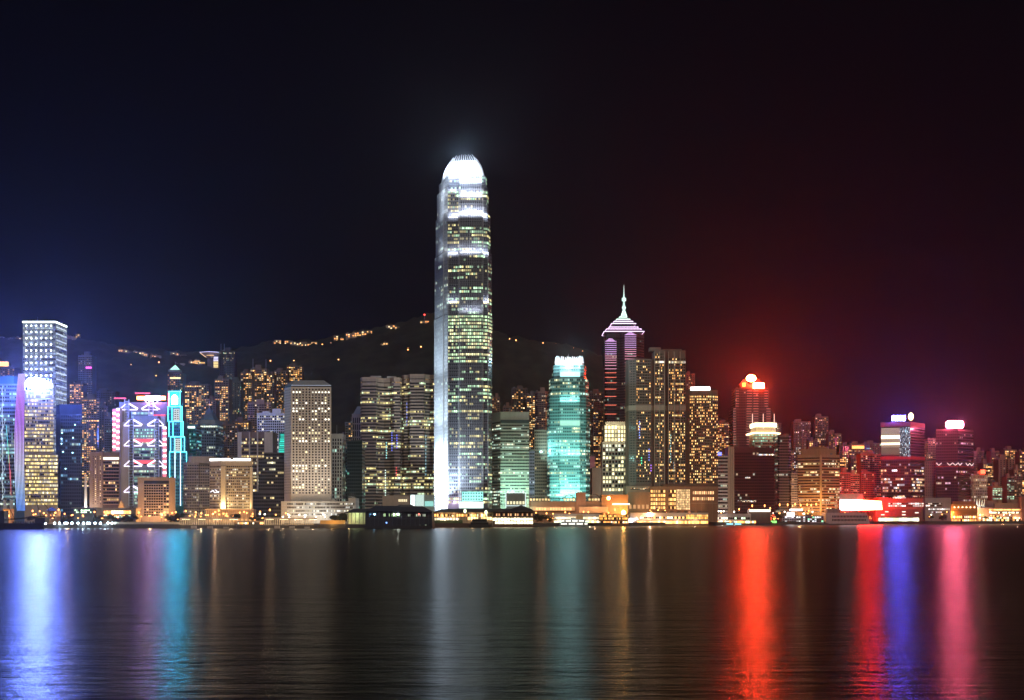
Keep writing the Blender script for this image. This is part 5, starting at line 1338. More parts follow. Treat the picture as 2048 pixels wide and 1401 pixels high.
    m(1006, 1025, 812, 2050, 'low flats topped by an orange lamp behind the green banded block', G_RESR, OR, 2)
    m(1023, 1055, 776, 2150, 'dark stepped flats with a few gold windows behind the green banded block', G_RES, (.10, .08, .07), 0)
    m(1053, 1072, 789, 2120, 'narrow flats with one bright gold column right of the dark stepped flats', G_RES2, (.13, .10, .09), 2)
    m(1070, 1096, 783, 1980, 'broad brown horizontally ribbed block left of the teal tower', G_RESR, (.26, .17, .13), 1)
    m(1178, 1210, 784, 2200, 'reddish flats right of the teal tower', G_RESR, OR, 0)
    m(1186, 1211, 822, 2120, 'gold speckled flats in front of the reddish ones right of the teal tower', G_RES2, (.20, .11, .07), 2)
    m(1372, 1390, 747, 2300, 'dim dark flats peeping over the rounded hotel tower', G_RESR, (.10, .07, .06), 2)
    # right
    m(1434, 1466, 845, 2350, 'crowded gold flats between the rounded hotel and the red sign tower', G_RES2, (.20, .11, .07), 0)
    m(1541, 1563, 846, 2450, 'dim red tinged flats right of the three masted crown', G_RESR, PK, 2)
    m(1587, 1621, 843, 2400, 'dark red flats with a cool white window column above the orange banded block', gl('cool_col', p=.36, cw=3.2, mull=.5, warm=(1, .7, .4), cool=(.9, .95, 1), coolf=.5, st=.9, run=1, fv=.2, fin=(.15, .08, .07)), PK, 0)
    m(1630, 1657, 833, 2420, 'taller dim dark red flats just right of the cool white window column', G_RESR, PK, 0)
    m(1657, 1683, 867, 2380, 'lower flats with pale windows right of the tall dark red pair', G_RES, PK, 0)
    m(1679, 1704, 890, 2360, 'flats speckled with white windows right of the orange banded block', G_RES2, PK, 0)
    o = m(1700, 1730, 888, 2420, 'flats with a glowing orange roof terrace left of the port towers', G_RES, OR, 0)
    MB().box(X(1703, 2418), X(1728, 2418), 2417, 2418, Z(898, 2418), Z(892, 2418)).build('roof_terrace_light', glow_mat((1, .42, .10), 1.6, False), o)
    m(1728, 1762, 886, 2440, 'dim flats with a green window column behind the gabled red block', gl('dimgreen', p=.25, cw=3.2, mull=.5, warm=(1, .7, .4), cool=(.6, 1, .7), coolf=.5, st=.9, run=1, fv=.2, fin=(.15, .08, .07)), PK, 0)
    o = m(1721, 1763, 908, 2080, 'red washed block with stepped gable left of the blue signed port tower', G_RESR, (.42, .15, .10), 2, plant=False)
    MB().prism(rect(1724, 1749, 2083, 14), Z(908, 2083) + .02, Z(901, 2083), top=rect(1734, 1744, 2087, 6)).build('gable', wall((.42, .15, .10)), o)
    m(1678, 1701, 945, 2010, 'orange red old block with plain windows behind the white billboard', G_RESR, (.44, .18, .11), 2)
    m(1700, 1719, 948, 2020, 'pale tall block with rows of small windows behind the white billboard', G_RESR, (.50, .30, .22), 2)
    m(1722, 1752, 945, 2030, 'red lit terrace of windows close to the port tower', G_RESR, (.46, .12, .07), 0)
    m(1702, 1722, 916, 2250, 'speckled warm flats behind the pale tall block above the white billboard', G_RES2, PK, 0)
    m(1739, 1761, 926, 2180, 'warm speckled flats behind the red lit terrace by the port tower', G_RES2, PK, 2)
    m(1966, 1986, 926, 2250, 'warm flats rising behind the small cream hotel', G_RES2, PK, 0)
    m(1618, 1634, 880, 2330, 'narrow warm flats between the two dark red ones over the orange banded block', G_RES2, PK, 2)
    m(1560, 1588, 900, 2250, 'low warm flats just behind the slim grey glass tower', G_RES2, PK, 0)
    m(1849, 1873, 905, 2350, 'faint warm flats seen over the pale pink block between the port towers', G_RES2, PK, 0)
    # far right
    m(1947, 1969, 902, 2350, 'dim flats with a white roof row right of the crimson tower', G_RESR, PK, 0)
    m(1983, 1999, 902, 2300, 'narrow reddish flats right of the little red roof sign', G_RESR, (.30, .14, .11), 2)
    m(1997, 2030, 917, 2150, 'blank walled broad pinkish flats near the far end of the skyline', gl('blankish', p=.04, cw=5, mull=.6, warm=(1, .8, .5), cool=(1, .9, .8), coolf=.4, st=.8, run=1, fv=.04, fin=(.38, .18, .13)), (.38, .18, .13), 2)
    m(2009, 2034, 899, 2450, 'speckled dark flats behind the blank pinkish flats', G_RES2, PK, 0)
    m(2014, 2028, 953, 2080, 'slim flats with a green window column before the blank pinkish flats', G_OFFG, (.35, .22, .15), 2)
    m(2028, 2044, 938, 2120, 'plain tan flats beside the very last tower', G_RESR, (.40, .22, .16), 2)
    m(2039, 2070, 902, 2400, 'last tower of the skyline, cut by the picture edge, with gold windows', G_RES2, PK, 0)
    m(1985, 2004, 973, 2060, 'low orange lit house with a green tinted shaft near the last towers', G_OFFG, (.5, .28, .16), 2)
    m(1975, 1990, 960, 2120, 'dim low block right of the small cream hotel', G_RESR, PK, 2)
    m(1562, 1590, 872, 2500, 'distant red flats left of the tall dark red pair', G_RESR, PK, 0)
midlevels()

def find_D(px, py):
    D = 1950.0
    while D < 2995:
        x = X(px, D)
        if Z(py, D) <= terr(x, D): return D
        D += 10
    return 2990.0
def hillside():
    r = random.Random(11)
    mats = [glow_mat((1, .52, .16), 1.4, False), glow_mat((1, .75, .38), 1.5, False), glow_mat((1, .38, .10), 1.6, False)]
    hw = [wall((.32, .25, .2)), wall((.4, .34, .28)), wall((.22, .18, .15))]
    def house(px, py, wpx, hpx, label, group, nw=5, bright=1):
        D = find_D(px, py + hpx); zb = Z(py + hpx, D) - 6; x0, x1 = X(px - wpx / 2, D), X(px + wpx / 2, D); zt = Z(py, D)
        o = thing('hillside_house', label, 'house', ((x0 + x1) / 2, D, zb), group)
        MB().box(x0, x1, D, D + 10, zb, zt).build('wall', r.choice(hw), o)
        pass
        fl = max(1, int((zt - zb - 6) / 4.2)); nc = max(2, int((x1 - x0) / 3.6))
        for f in range(fl):
            for c in range(nc):
                if r.random() < .55 * bright:
                    xa = x0 + (x1 - x0) * (c + .18) / nc; za = zt - 1 - (f + 1) * 3.9 + .6
                    MB().box(xa, xa + (x1 - x0) / nc * .62, D - .25, D - .02, za, za + 2.3).build('window', r.choice(mats), o)
        if r.random() < .5: MB().box(x0 + 2, x0 + (x1 - x0) * .4, D + 2, D + 8, zt + .02, zt + 2.5).build('roof_box', hw[2], o)
        return o
    def row(spec, label, group, bright=1):
        for px, py, w_, h in spec: house(px, py, w_, h, label, group, bright=bright)
    row([(2, 674, 9, 6), (20, 677, 8, 4), (36, 675, 12, 6)], 'faint hilltop house on the ridge left of the dotted slab skyscraper', 'houses left of the dotted skyscraper', .6)
    row([(136, 672, 12, 6), (147, 674, 7, 5), (155, 668, 8, 9)], 'hilltop house with gold windows right of the dotted slab skyscraper', 'hilltop houses right of the dotted skyscraper')
    row([(241, 699, 9, 5), (250, 700, 9, 6), (258, 702, 6, 4), (270, 703, 9, 5), (283, 704, 10, 7), (291, 707, 7, 6), (304, 710, 8, 5), (314, 711, 13, 7), (345, 705, 9, 5), (353, 706, 8, 6), (366, 710, 12, 6), (352, 727, 8, 4), (364, 727, 9, 5)],
        'orange lit villa strung along the saddle left of the bowl roofed lookout', 'villas on the saddle')
    row([(383, 722, 12, 8), (394, 720, 11, 9), (404, 723, 12, 7)], 'glowing terraced block at the foot of the bowl roofed lookout', 'terraced blocks under the lookout', 1.6)
    row([(548, 683, 5, 5), (555, 680, 14, 10), (575, 681, 12, 9), (586, 684, 11, 8), (597, 686, 8, 6), (606, 684, 14, 9), (619, 687, 9, 5), (628, 684, 12, 6)], 'warm lit house of the hilltop cluster above the yellow windowed flats', 'hilltop cluster above the mansard roof')
    row([(672, 671, 9, 13), (684, 676, 7, 7), (698, 667, 13, 11), (709, 665, 9, 11), (718, 664, 9, 9), (728, 662, 10, 10), (739, 661, 11, 10)], 'lit house of the long hilltop terrace on the rising ridge', 'long hilltop terrace')
    row([(776, 651, 9, 7), (785, 650, 10, 9), (794, 653, 9, 6)], 'lit house of the small hilltop group near the summit', 'small group near the summit')
    row([(764, 688, 7, 4), (771, 685, 10, 6)], 'glowing villa on the slope below the small hilltop group', 'villas below the summit group', 1.5)
    row([(845, 642, 10, 5), (854, 641, 8, 4)], 'low radio station hut on the summit left of the tallest skyscraper', 'summit huts')
    o = thing('radio_mast', 'thin mast with red light on the summit left of the tallest skyscraper', 'mast', P3(849, 641, find_D(849, 641)))
    D = o['o'][1]; strip(o, 'pole', P3(849, 645, D), P3(849, 630, D), .5, STEEL); MB().ball(P3(849, 630, D), 1.6, nu=6, nv=4).build('beacon', glow_mat((1, .05, .04), 6, False), o)
    # single lamps among the trees
    proto = None
    lamps = [(290, 724), (318, 725), (306, 737), (247, 749), (295, 751), (312, 752), (144, 727), (187, 732), (131, 742), (424, 748), (458, 729), (645, 689.5), (662, 687), (677, 720), (608, 719), (633, 716), (541, 722), (588, 722), (842, 694), (816, 697), (816, 700),
             (1019, 678.5), (1032, 681), (1056, 685), (1086, 686.5), (1112, 688), (1132, 694), (1147, 697), (1165, 703), (470, 730), (262, 730), (330, 742), (752, 661), (688, 690)]
    col = glow_mat((1, .40, .12), 5, False)
    for k, (px, py) in enumerate(lamps):
        D = find_D(px, py); x = X(px, D); z = Z(py, D)
        if proto is None:
            proto = thing('hill_lamp', 'small orange road lamp on the wooded hillside', 'lamp', (x, D, z - 7), 'lamps on the hillside')
            MB().tube((x, D, z - 9), (x, D, z), .2, 4).build('post', DARK, proto); MB().ball((x, D - .6, z), 1.25, nu=6, nv=4).build('lamp_head', col, proto)
        else: dup_tree(proto, (x, D, z - 7))
    # lookout with a bowl shaped roof
    D = find_D(420, 735); z = lambda py: Z(py, D)
    o = thing('lookout_tower', 'hilltop lookout with an upturned bowl roof outlined in violet light', 'building', (X(420, D), D + 10, z(740)))
    m = MB()
    for (ya, la, ra), (yb, lb, rb) in zip([(716, 412, 434), (712, 406, 436), (708, 401, 437), (705.5, 399, 437.5)], [(712, 406, 436), (708, 401, 437), (705.5, 399, 437.5), (704.5, 400, 437)]):
        q = lambda l, r_: [(X(l, D), D + 8), (X((l + r_) / 2, D), D - 4), (X(r_, D), D + 8), (X((l + r_) / 2, D), D + 20)]
        m.prism(q(la, ra), z(ya), z(yb), top=q(lb, rb))
    m.build('bowl_roof', wall((.45, .36, .34)), o)
    MB().box(X(414, D), X(425, D), D + 2, D + 16, z(745), z(716)).build('wall', wall((.16, .14, .18)), o)
    MB().box(X(426, D), X(437, D), D + 1, D + 16, z(745), z(709)).build('wall', wall((.2, .2, .25)), o)
    for k in range(7): MB().box(X(427, D), X(436, D), D + .3, D + .8, z(716 + k * 3.2), z(714.2 + k * 3.2)).build('lit_window_row', glow_mat((.75, .7, 1) if k < 3 else (1, .75, .3), 1.1, False), o)
    for a, b in (((399, 705), (418, 703.6)), ((418, 703.6), (437.5, 705)), ((400, 706), (412, 715)), ((413, 711), (428, 711))):
        strip(o, 'roof_outline_light', P3(*a, D - 4.5), P3(*b, D - 4.5), .45, glow_mat((.6, .6, 1) if a[1] < 706 and a[0] != 400 else (1, .6, .3), 1.4, False))
hillside()
# ---------------------------------------------------------------- waterfront
def tree_proto(seed, h, r, lab, group):
    rr = random.Random(seed)
    o = thing('waterfront_tree', lab, 'tree', (0, 0, 0), group)
    MB().tube((0, 0, 0), (0, .2, h * .5), .32, 6, r2=.18).build('trunk', wall((.08, .06, .045), .9), o)
    m = MB()
    cl = [(rr.gauss(0, r * .45), rr.gauss(0, r * .45), h * .62 + rr.gauss(0, h * .14), r * (.28 + .25 * rr.random())) for _ in range(11)]
    for c in cl:
        m.tube((0, .2, h * .42), (c[0], c[1], c[2]), .1, 4)
        for _ in range(46):
            u = [rr.gauss(0, 1) for _ in range(3)]; l = sqrt(sum(k * k for k in u)) or 1; q = c[3] * (.55 + .5 * rr.random())
            p = [c[i] + u[i] / l * q for i in range(3)]; s = .35 + .3 * rr.random()
            a = rr.random() * 6.3; e = (cos(a) * s, sin(a) * s, rr.uniform(-.3, .3) * s); f = (-sin(a) * s * .7, cos(a) * s * .4, s * .8)
            m.face([(p[0] - e[0], p[1] - e[1], p[2] - e[2]), (p[0] + f[0], p[1] + f[1], p[2] + f[2]), (p[0] + e[0], p[1] + e[1], p[2] + e[2]), (p[0] - f[0], p[1] - f[1], p[2] - f[2])])
    m.build('crown', wall((.05, .06, .025), .8), o)
    return o
def trees():
    A = tree_proto(1, 10, 4.2, '', 'trees along the waterfront'); B = tree_proto(2, 8, 3.6, '', 'trees along the waterfront')
    zones = [('dark leafy tree on the promenade before the yellow lit curved tower', [(60, 40), (92, 52), (126, 46), (142, 38), (178, 42), (196, 30)]),
             ('round tree on the promenade between the bronze block and the terracotta civic block', [(222, 24), (236, 30), (246, 20), (258, 24), (266, 34)]),
             ('tree beside the terracotta civic block and the neon tower', [(340, 22), (348, 30), (356, 24), (362, 34)]),
             ('round tree on the promenade in front of the white terraced post building', [(668, 14), (676, 12), (684, 14), (690, 18)]),
             ('tree among the lights between the ferry piers and the mall terraces', [(1074, 18), (1082, 14), (1090, 20), (1098, 16), (1064, 26)]),
             ('dark tree in front of the brown slab and the orange banded block', [(1560, 30), (1572, 36), (1590, 34), (1604, 30), (1618, 34), (1634, 36), (1650, 34), (1548, 40)]),
             ('shrubby tree by the fast ferry terminal on the western shore', [(1862, 22), (1886, 18), (1972, 26), (1996, 30)]),
             ('tree on the promenade before the dark stepped office and the cream hotel', [(508, 26), (518, 30), (400, 36), (548, 30), (470, 34)])]
    r = random.Random(4); first = {0: True, 1: True}
    for lab, spots in zones:
        for k, (px, off) in enumerate(spots):
            P = (A, B)[k % 2]; D = S(px) + off; loc = (X(px, D), D, LAND)
            sc_ = .8 + .5 * r.random()
            if first[k % 2]:
                P.location = loc; P['o'] = loc; P['label'] = lab; P.scale = (sc_,) * 3; first[k % 2] = False
            else: dup_tree(P, loc, lab, rotz=r.random() * 6.28, scale=(sc_,) * 3)
trees()

def street_lamps():
    head = {'o': glow_mat((1, .34, .08), 4.5, False), 'w': glow_mat((1, .9, .75), 5, False), 'g': glow_mat((.7, 1, .7), 10, False)}
    lab = {'o': 'orange street lamp on a dark post along the waterfront road', 'w': 'white street lamp on a dark post along the waterfront road', 'g': 'greenish street lamp on a dark post along the waterfront road'}
    pro = {}; r = random.Random(21)
    spots = []
    for px in (66, 72, 80, 93, 100, 118, 130, 144, 150, 176, 188, 205, 268, 283, 296, 318, 345, 352, 372, 380, 392, 402, 412, 426, 438, 452, 466, 480, 494, 504, 540, 552, 572): spots.append((px, r.uniform(1020, 1034), r.uniform(40, 90), 'o'))
    for px, py in ((1072, 1026), (1093, 1027), (1106, 1028), (1230, 1020), (1217, 1026), (1424, 1021), (1300, 1022), (1316, 1021), (1330, 1022), (1418, 1022), (1468, 1024), (1478, 1019), (1498, 1020), (1540, 1017), (1559, 1010), (1575, 1010), (1590, 1009), (1601, 1011), (1614, 1010), (1622, 1011), (1632, 1009), (1643, 1008), (1604, 1018), (1617, 1022), (1668, 1015), (1504, 1012), (1529, 1012), (1890, 1027), (1932, 1022), (1915, 1027), (1996, 1027), (2010, 1031), (2026, 1025), (1965, 1030), (1880, 1036), (2040, 1029)): spots.append((px, py, 34, 'o'))
    for px, py in ((1405, 1023), (1411, 1023), (1430, 1023), (1437, 1023), (1442, 1023), (1447, 1023), (1468, 1024), (632, 1034), (650, 1034), (566, 1034), (610, 1035), (520, 1028), (530, 1029)): spots.append((px, py, 30, 'w'))
    for px, py in ((1112, 1034), (1150, 1030), (1980, 1024), (1960, 1030), (1608, 1028)): spots.append((px, py, 26, 'g'))
    for a, b, n, kk in ((55, 240, 22, 'o'), (270, 360, 8, 'o'), (372, 560, 22, 'o'), (1070, 1110, 5, 'o'), (1520, 1660, 16, 'o'), (1540, 1660, 8, 'w'), (1855, 2046, 22, 'o'), (1860, 2040, 8, 'w'), (575, 720, 8, 'w'), (1110, 1255, 20, 'o'), (1270, 1420, 12, 'o'), (1420, 1520, 16, 'o'), (1855, 2046, 14, 'o'), (640, 720, 6, 'o'), (1660, 1760, 6, 'o')):
        for _ in range(n): spots.append((r.uniform(a, b), r.uniform(1024, 1041), r.uniform(12, 50), kk))
    for px, py, off, k in spots:
        D = S(px) + off; loc = (X(px, D), D, LAND); h = max(4, Z(py, D) - LAND)
        if k not in pro:
            o = thing('street_lamp', lab[k], 'street lamp', loc, 'street lamps along the waterfront'); x, y, z = loc
            MB().tube((x, y, z), (x, y, z + 9), .14, 5, r2=.09).build('post', DARK, o); arm = MB().tube((x, y, z + 9), (x, y - 1.2, z + 9.3), .08, 4).build('arm', DARK, o)
            MB().ball((x, y - 1.2, z + 9.2), .85, nu=6, nv=4, sz=.85).build('lamp_head', head[k], arm); pro[k] = o; o.scale = (1, 1, h / 9.2)
        else: dup_tree(pro[k], loc, scale=(1, 1, h / 9.2))
    # pools of their light
    for px, off, pw, c in ((80, 60, 9000, (1, .5, .16)), (135, 55, 9000, (1, .5, .16)), (190, 50, 8000, (1, .55, .2)), (300, 40, 9000, (1, .55, .2)), (390, 70, 10000, (1, .55, .2)), (430, 75, 9000, (1, .55, .22)), (480, 70, 9000, (1, .55, .22)), (545, 60, 7000, (1, .6, .3)),
                           (1085, 40, 9000, (1, .5, .2)), (1160, 30, 7000, (1, .6, .3)), (1300, 20, 8000, (1, .6, .35)), (1380, 20, 8000, (1, .6, .35)), (1480, 20, 8000, (1, .8, .7)), (1600, 40, 12000, (1, .45, .15)), (1640, 40, 12000, (1, .45, .15)), (1900, 30, 12000, (1, .42, .12)), (1960, 30, 12000, (1, .5, .2)), (2020, 30, 12000, (1, .5, .25))):
        D = S(px) + off; lamp_light(None, 'street_lamp_light', (X(px, D), D, 14), pw * 2.6, c, .5)
    # two big orange lamps with their real glare
    for px, py, off, rad, st, lab2 in ((1247, 1025.5, 10, 2.3, 170, 'dazzling orange floodlamp on a tall pole above the long white pier building'), (1217, 997, 40, 2.6, 24, 'round glowing orange lamp globe in front of the mall terraces')):
        D = S(px) + off; p = P3(px, py, D); o = thing('floodlamp', lab2, 'lamp', (p[0], p[1], LAND))
        MB().tube((p[0], p[1] + .5, LAND), (p[0], p[1] + .5, p[2]), .25, 6).build('pole', DARK, o); MB().ball(p, rad, nu=10, nv=7).build('lamp_head', glow_mat((1, .46, .10), st * 2.2), o)
street_lamps()

def promenade():
    # bright blue white lamps on the left quay
    lm = glow_mat((.62, .88, 1), 26, False); pr = None
    for px in (91, 109, 119, 130, 134, 144, 156, 167, 175, 179, 190, 201, 216, 224):
        D = S(px) + 1.5; p = P3(px, 1047, D)
        if pr is None:
            pr = thing('quay_lamp', 'blue white quay lamp on a short post, one of a bright row', 'lamp', (p[0], p[1], LAND), 'blue white lamps on the quay')
            MB().tube((p[0], p[1], LAND), p, .12, 5).build('post', STEEL, pr); MB().ball(p, 1.0, nu=8, nv=6).build('lamp_head', lm, pr)
        else: dup_tree(pr, (p[0], p[1], LAND))
    for px in (120, 165, 210): lamp_light(None, 'quay_lamp_light', P3(px, 1046, S(px) - 2), 3500, (.6, .85, 1), .5)
    def lowbox(name, lab, px0, px1, py, off, dep, mat, cat='building', pyb=None):
        D = S((px0 + px1) / 2) + off
        o = thing(name, lab, cat, (*W((px0 + px1) / 2, D + dep / 2), LAND))
        MB().box(X(px0, D), X(px1, D), D, D + dep, LAND if pyb is None else Z(pyb, D), Z(py, D)).build('wall', mat, o)
        return o, D
    def wins(o, D, a, b, pa, pb, nx, ny, mats, lit=None, keep=100, fw=.7, fh=.6, name='window'):
        grid(o, W(a, D), W(b, D), Z(pb, D), Z(pa, D), nx, ny, fw, fh, lit or (lambda r, c, q: 1), mats, keep=keep, name=name, rnd=random.Random(int(a * 3 + pa)))
    wo = [dark_pane(), single_window('quay_orange', (1, .36, .07), 2.2), single_window('quay_white', (1, .84, .58), 1.8), single_window('quay_green', (.7, 1, .7), 1.8)]
    o, D = lowbox('kiosk', 'orange lit kiosk at the far left end of the quay', 6, 21, 1018, 26, 10, wall((.6, .34, .14)))
    wins(o, D, 7, 20, 1020, 1036, 3, 2, wo); lamp_light(o, 'kiosk_light', (X(13, D), D - 6, 12), 3500, (1, .5, .12), .4)
    o, D = lowbox('quay_house', 'square terracotta house with a dark hipped roof on the left quay', 95, 112, 1022, 30, 14, wall((.46, .28, .16)))
    MB().prism([W(93, D - 2), W(114, D - 2), W(114, D + 16), W(93, D + 16)], Z(1022, D) + .02, Z(1015, D), top=[W(101, D + 5), W(106, D + 5), W(106, D + 9), W(101, D + 9)]).build('hip_roof', ROOFD, o)
    wins(o, D, 96, 111, 1024, 1038, 4, 3, wo, lambda r, c, q: 1 if q.random() < .3 else 0, fw=.4)
    o, D = lowbox('glass_hall', 'green lit glass hall under a flat roof on the left quay', 147, 188, 1017, 34, 14, wall((.1, .1, .09)))
    wins(o, D, 149, 186, 1019, 1027, 12, 2, wo, lambda r, c, q: 3 if q.random() < .6 else 0)
    MB().box(X(144, D), X(191, D), D - 3, D + 16, Z(1017, D) + .02, Z(1015.5, D)).build('flat_roof', wall((.2, .16, .13)), o)
    o, D = lowbox('shop_hall', 'long hall with a bright yellow shop row left of the terracotta civic block', 192, 272, 1018, 36, 18, wall((.34, .24, .16)))
    wins(o, D, 207, 262, 1021, 1029, 11, 1, wo, lambda r, c, q: 2 if 2 < c < 8 else 1, fw=.8, fh=.8); wins(o, D, 207, 262, 1030, 1036, 14, 2, wo, lambda r, c, q: q.choice((0, 3, 3, 1)))
    MB().box(X(190, D), X(275, D), D - 4, D + 19, Z(1018, D) + .02, Z(1016, D)).build('flat_roof', wall((.25, .17, .12)), o)
    m = MB(); m.prism(rect(236, 248, D + 4, 8), Z(1016, D) + .03, Z(1001, D), top=rect(241.5, 242.5, D + 7.5, 1)); m.build('lit_gable', wall((.75, .45, .2)), o)
    lamp_light(o, 'gable_light', P3(242, 1012, D - 4), 3000, (1, .6, .25), .4)
    o, D = lowbox('quay_wall', 'low pale wall running along the quay in front of the terracotta civic block', 228, 360, 1044.5, 2, 1, wall((.7, .62, .5)), 'wall')
    # colonnaded piers
    def pier(px0, px1, lab, n, dd=-26, pt=1036):
        D = S(px0) + dd; o = thing('ferry_pier', lab, 'pier', (*W((px0 + px1) / 2, D + 10), 0))
        MB().box(X(px0, D), X(px1, D), D, D + 24, -1, Z(1050.5, D)).build('deck', wall((.07, .06, .05)), o)
        MB().box(X(px0 + 1, D), X(px1 - 6, D), D + 2, D + 20, Z(pt + 3, D), Z(pt, D)).build('flat_roof', wall((.42, .34, .28)), o)
        for k in range(3):                              # shallow vaults
            pass
        src = None
        for k in range(n):
            px = px0 + 2 + (px1 - px0 - 10) * k / (n - 1); p = P3(px, 1050, D + 3)
            if src is None: src = MB().tube((p[0], p[1], Z(1050.5, D)), (p[0], p[1], Z(pt + 3, D)), .42, 6).build('column', wall((.78, .66, .5)), o)
            else: dup(src, o, dx=X(px, D + 3) - X(px0 + 2, D + 3))
        for k in range(4):
            px = px0 + 8 + (px1 - px0 - 20) * k / 3; MB().box(X(px, D) - 4, X(px, D) + 4, D + 12, D + 12.4, Z(pt + 3.2, D) - .3, Z(pt + 3.2, D)).build('ceiling_light', glow_mat((1, .72, .4), 4, False), o)
            lamp_light(o, 'pier_light', (X(px, D), D + 9, Z(pt + 3, D) - 1.2), 3500, (1, .68, .36), .4)
            lamp_light(o, 'pier_light', (X(px, D), D - 4, Z(pt + 3, D) - 1.0), 1500, (1, .7, .4), .4)
        m = MB()
        for k in range(3):                              # landing steps reaching the water
            px = px0 + (px1 - px0) * (.25 + .28 * k); x = X(px, D); m.prism([(x - 2, D - 3), (x + 3, D - 3), (x + 3, D), (x - 2, D)], -.6, 2.6 - .5 * k)
        m.build('landing_steps', wall((.5, .44, .38)), o)
        return o
    pier(358, 474, 'long white colonnaded public pier below the cream hotel', 30)
    pier(527, 634, 'white colonnaded public pier below the round window tower', 27)
    o, D = lowbox('walkway', 'low covered walkway with lit posts linking the two colonnaded piers', 474, 528, 1042, 4, 6, wall((.4, .28, .18)), 'walkway')
    wins(o, D, 475, 527, 1044, 1050, 14, 1, wo, lambda r, c, q: q.choice((1, 1, 2, 0)))
    o, D = lowbox('walkway', 'orange lit hoarding on the quay right of the second colonnaded pier', 640, 690, 1041, 6, 4, wall((.6, .36, .14)), 'walkway')
    lamp_light(o, 'hoarding_light', P3(665, 1044, D - 8), 3000, (1, .55, .15), .4)
    # pavilion with dark roof and green lit stair
    D = S(705) - 8; o = thing('ferry_pavilion', 'open pavilion with dark hipped roof and green lit staircase left of the dark pier', 'pavilion', (*W(712, D + 8), 0))
    MB().box(X(692, D), X(730, D), D, D + 20, -1, Z(1049, D)).build('deck', wall((.08, .07, .06)), o)
    MB().prism([W(688, D - 1), W(732, D - 1), W(732, D + 20), W(688, D + 20)], Z(1026, D), Z(1018, D), top=[W(708, D + 7), W(732, D + 7), W(732, D + 11), W(708, D + 11)]).build('hip_roof', ROOFD, o)
    for px in (695, 703, 711, 719, 727): MB().tube(P3(px, 1049, D + 1), P3(px, 1026, D + 1), .35, 6).build('column', wall((.5, .5, .4)), o)
    MB().box(X(694, D), X(729, D), D + 12, D + 13, Z(1049, D), Z(1026, D)).build('back_wall', wall((.55, .55, .4)), o)
    for k in range(4): MB().prism([W(706 + k * 5, D + 3), W(712 + k * 5, D + 3), W(712 + k * 5, D + 6), W(706 + k * 5, D + 6)], Z(1049 - k * 4, D), Z(1047.5 - k * 4, D)).build('stair_flight', wall((.4, .45, .35)), o)
    lamp_light(o, 'pavilion_light', P3(711, 1030, D + 5), 3200, (.8, 1, .55), .4); lamp_light(o, 'pavilion_light', P3(698, 1044, D + 3), 1500, (1, .7, .3), .4)
    # the dark ferry pier
    D = 1322; o = thing('ferry_pier', 'big dark two storey ferry pier with hipped roofs jutting into the harbour', 'pier', (*W(796, D + 15), 0))
    MB().box(X(727, D), X(865, D), D, D + 45, -1, Z(1052, D)).build('deck', CHAR, o)
    MB().box(X(731, D), X(864, D), D + 1, D + 44, Z(1052, D) + .02, Z(1023, D)).build('wall', wall((.025, .03, .045), .6), o)
    MB().prism([W(729, D - 1), W(800, D - 1), W(800, D + 46), W(729, D + 46)], Z(1023, D) + .03, Z(1012, D), top=[W(752, D + 16), W(800, D + 16), W(800, D + 28), W(752, D + 28)]).build('hip_roof', wall((.03, .035, .045), .6), o)
    MB().prism([W(799.5, D - 1.5), W(867, D - 1.5), W(867, D + 46), W(799.5, D + 46)], Z(1024, D) + .03, Z(1012.5, D), top=[W(799.5, D + 17), W(845, D + 17), W(845, D + 27), W(799.5, D + 27)]).build('hip_roof', wall((.03, .03, .035), .6), o)
    q = rect(790, 830, D + 14, 16); MB().prism(q, Z(1014, D), Z(1009.5, D), top=scale_poly(q, .6)).build('roof_lantern', wall((.12, .12, .12)), o)
    w2 = [dark_pane(), single_window('pier_blue', (.2, .45, 1), .55), single_window('pier_green', (.65, 1, .5), .75), single_window('pier_pale', (.75, .9, .7), .35)]
    wins(o, D + 1, 738, 752, 1027, 1035, 6, 2, w2, lambda r, c, q: 1 if q.random() < .6 else 0)
    wins(o, D + 1, 766, 800, 1027, 1034, 12, 1, w2, lambda r, c, q: 2 if q.random() < .75 else 0, fh=.8); wins(o, D + 1, 812, 858, 1028, 1034, 14, 1, w2, lambda r, c, q: 3 if q.random() < .6 else 0, fh=.8)
    wins(o, D + 1, 838, 862, 1049, 1052, 8, 1, w2, lambda r, c, q: 3 if q.random() < .5 else 0, fh=.5)
    for px, c, st in ((796, (.9, 1, .85), 40), (788, (.8, 1, .6), 8), (749, (.35, .7, 1), 10), (838, (1, .1, .08), 4), (773, (.2, .4, 1), 2)):
        MB().ball(P3(px, 1029 if px != 773 else 1046, D + .6), .8, nu=6, nv=4).build('lamp', glow_mat(c, st, False), o)
    for px in range(731, 866, 9): MB().tube(P3(px, 1052, D + .8), P3(px, 1024, D + .8), .3, 5).build('column', wall((.06, .07, .09)), o)
    MB().box(X(730, D), X(865, D), D + .5, D + .95, Z(1038.5, D), Z(1037.5, D)).build('balcony_rail', wall((.07, .08, .1)), o)
    # lit piers in front of the tallest skyscraper
    D = S(930) - 40
    o = thing('ferry_terminal', 'long low ferry terminal with a dark roof and lit shop level before the tallest skyscraper', 'terminal', (*W(925, D + 10), 0))
    MB().box(X(866, D), X(985, D), D, D + 40, -1, Z(1047, D)).build('deck', wall((.12, .07, .05)), o)
    MB().box(X(867, D), X(985, D), D + 6, D + 38, Z(1047, D) + .02, Z(1025, D)).build('wall', wall((.5, .42, .3)), o)
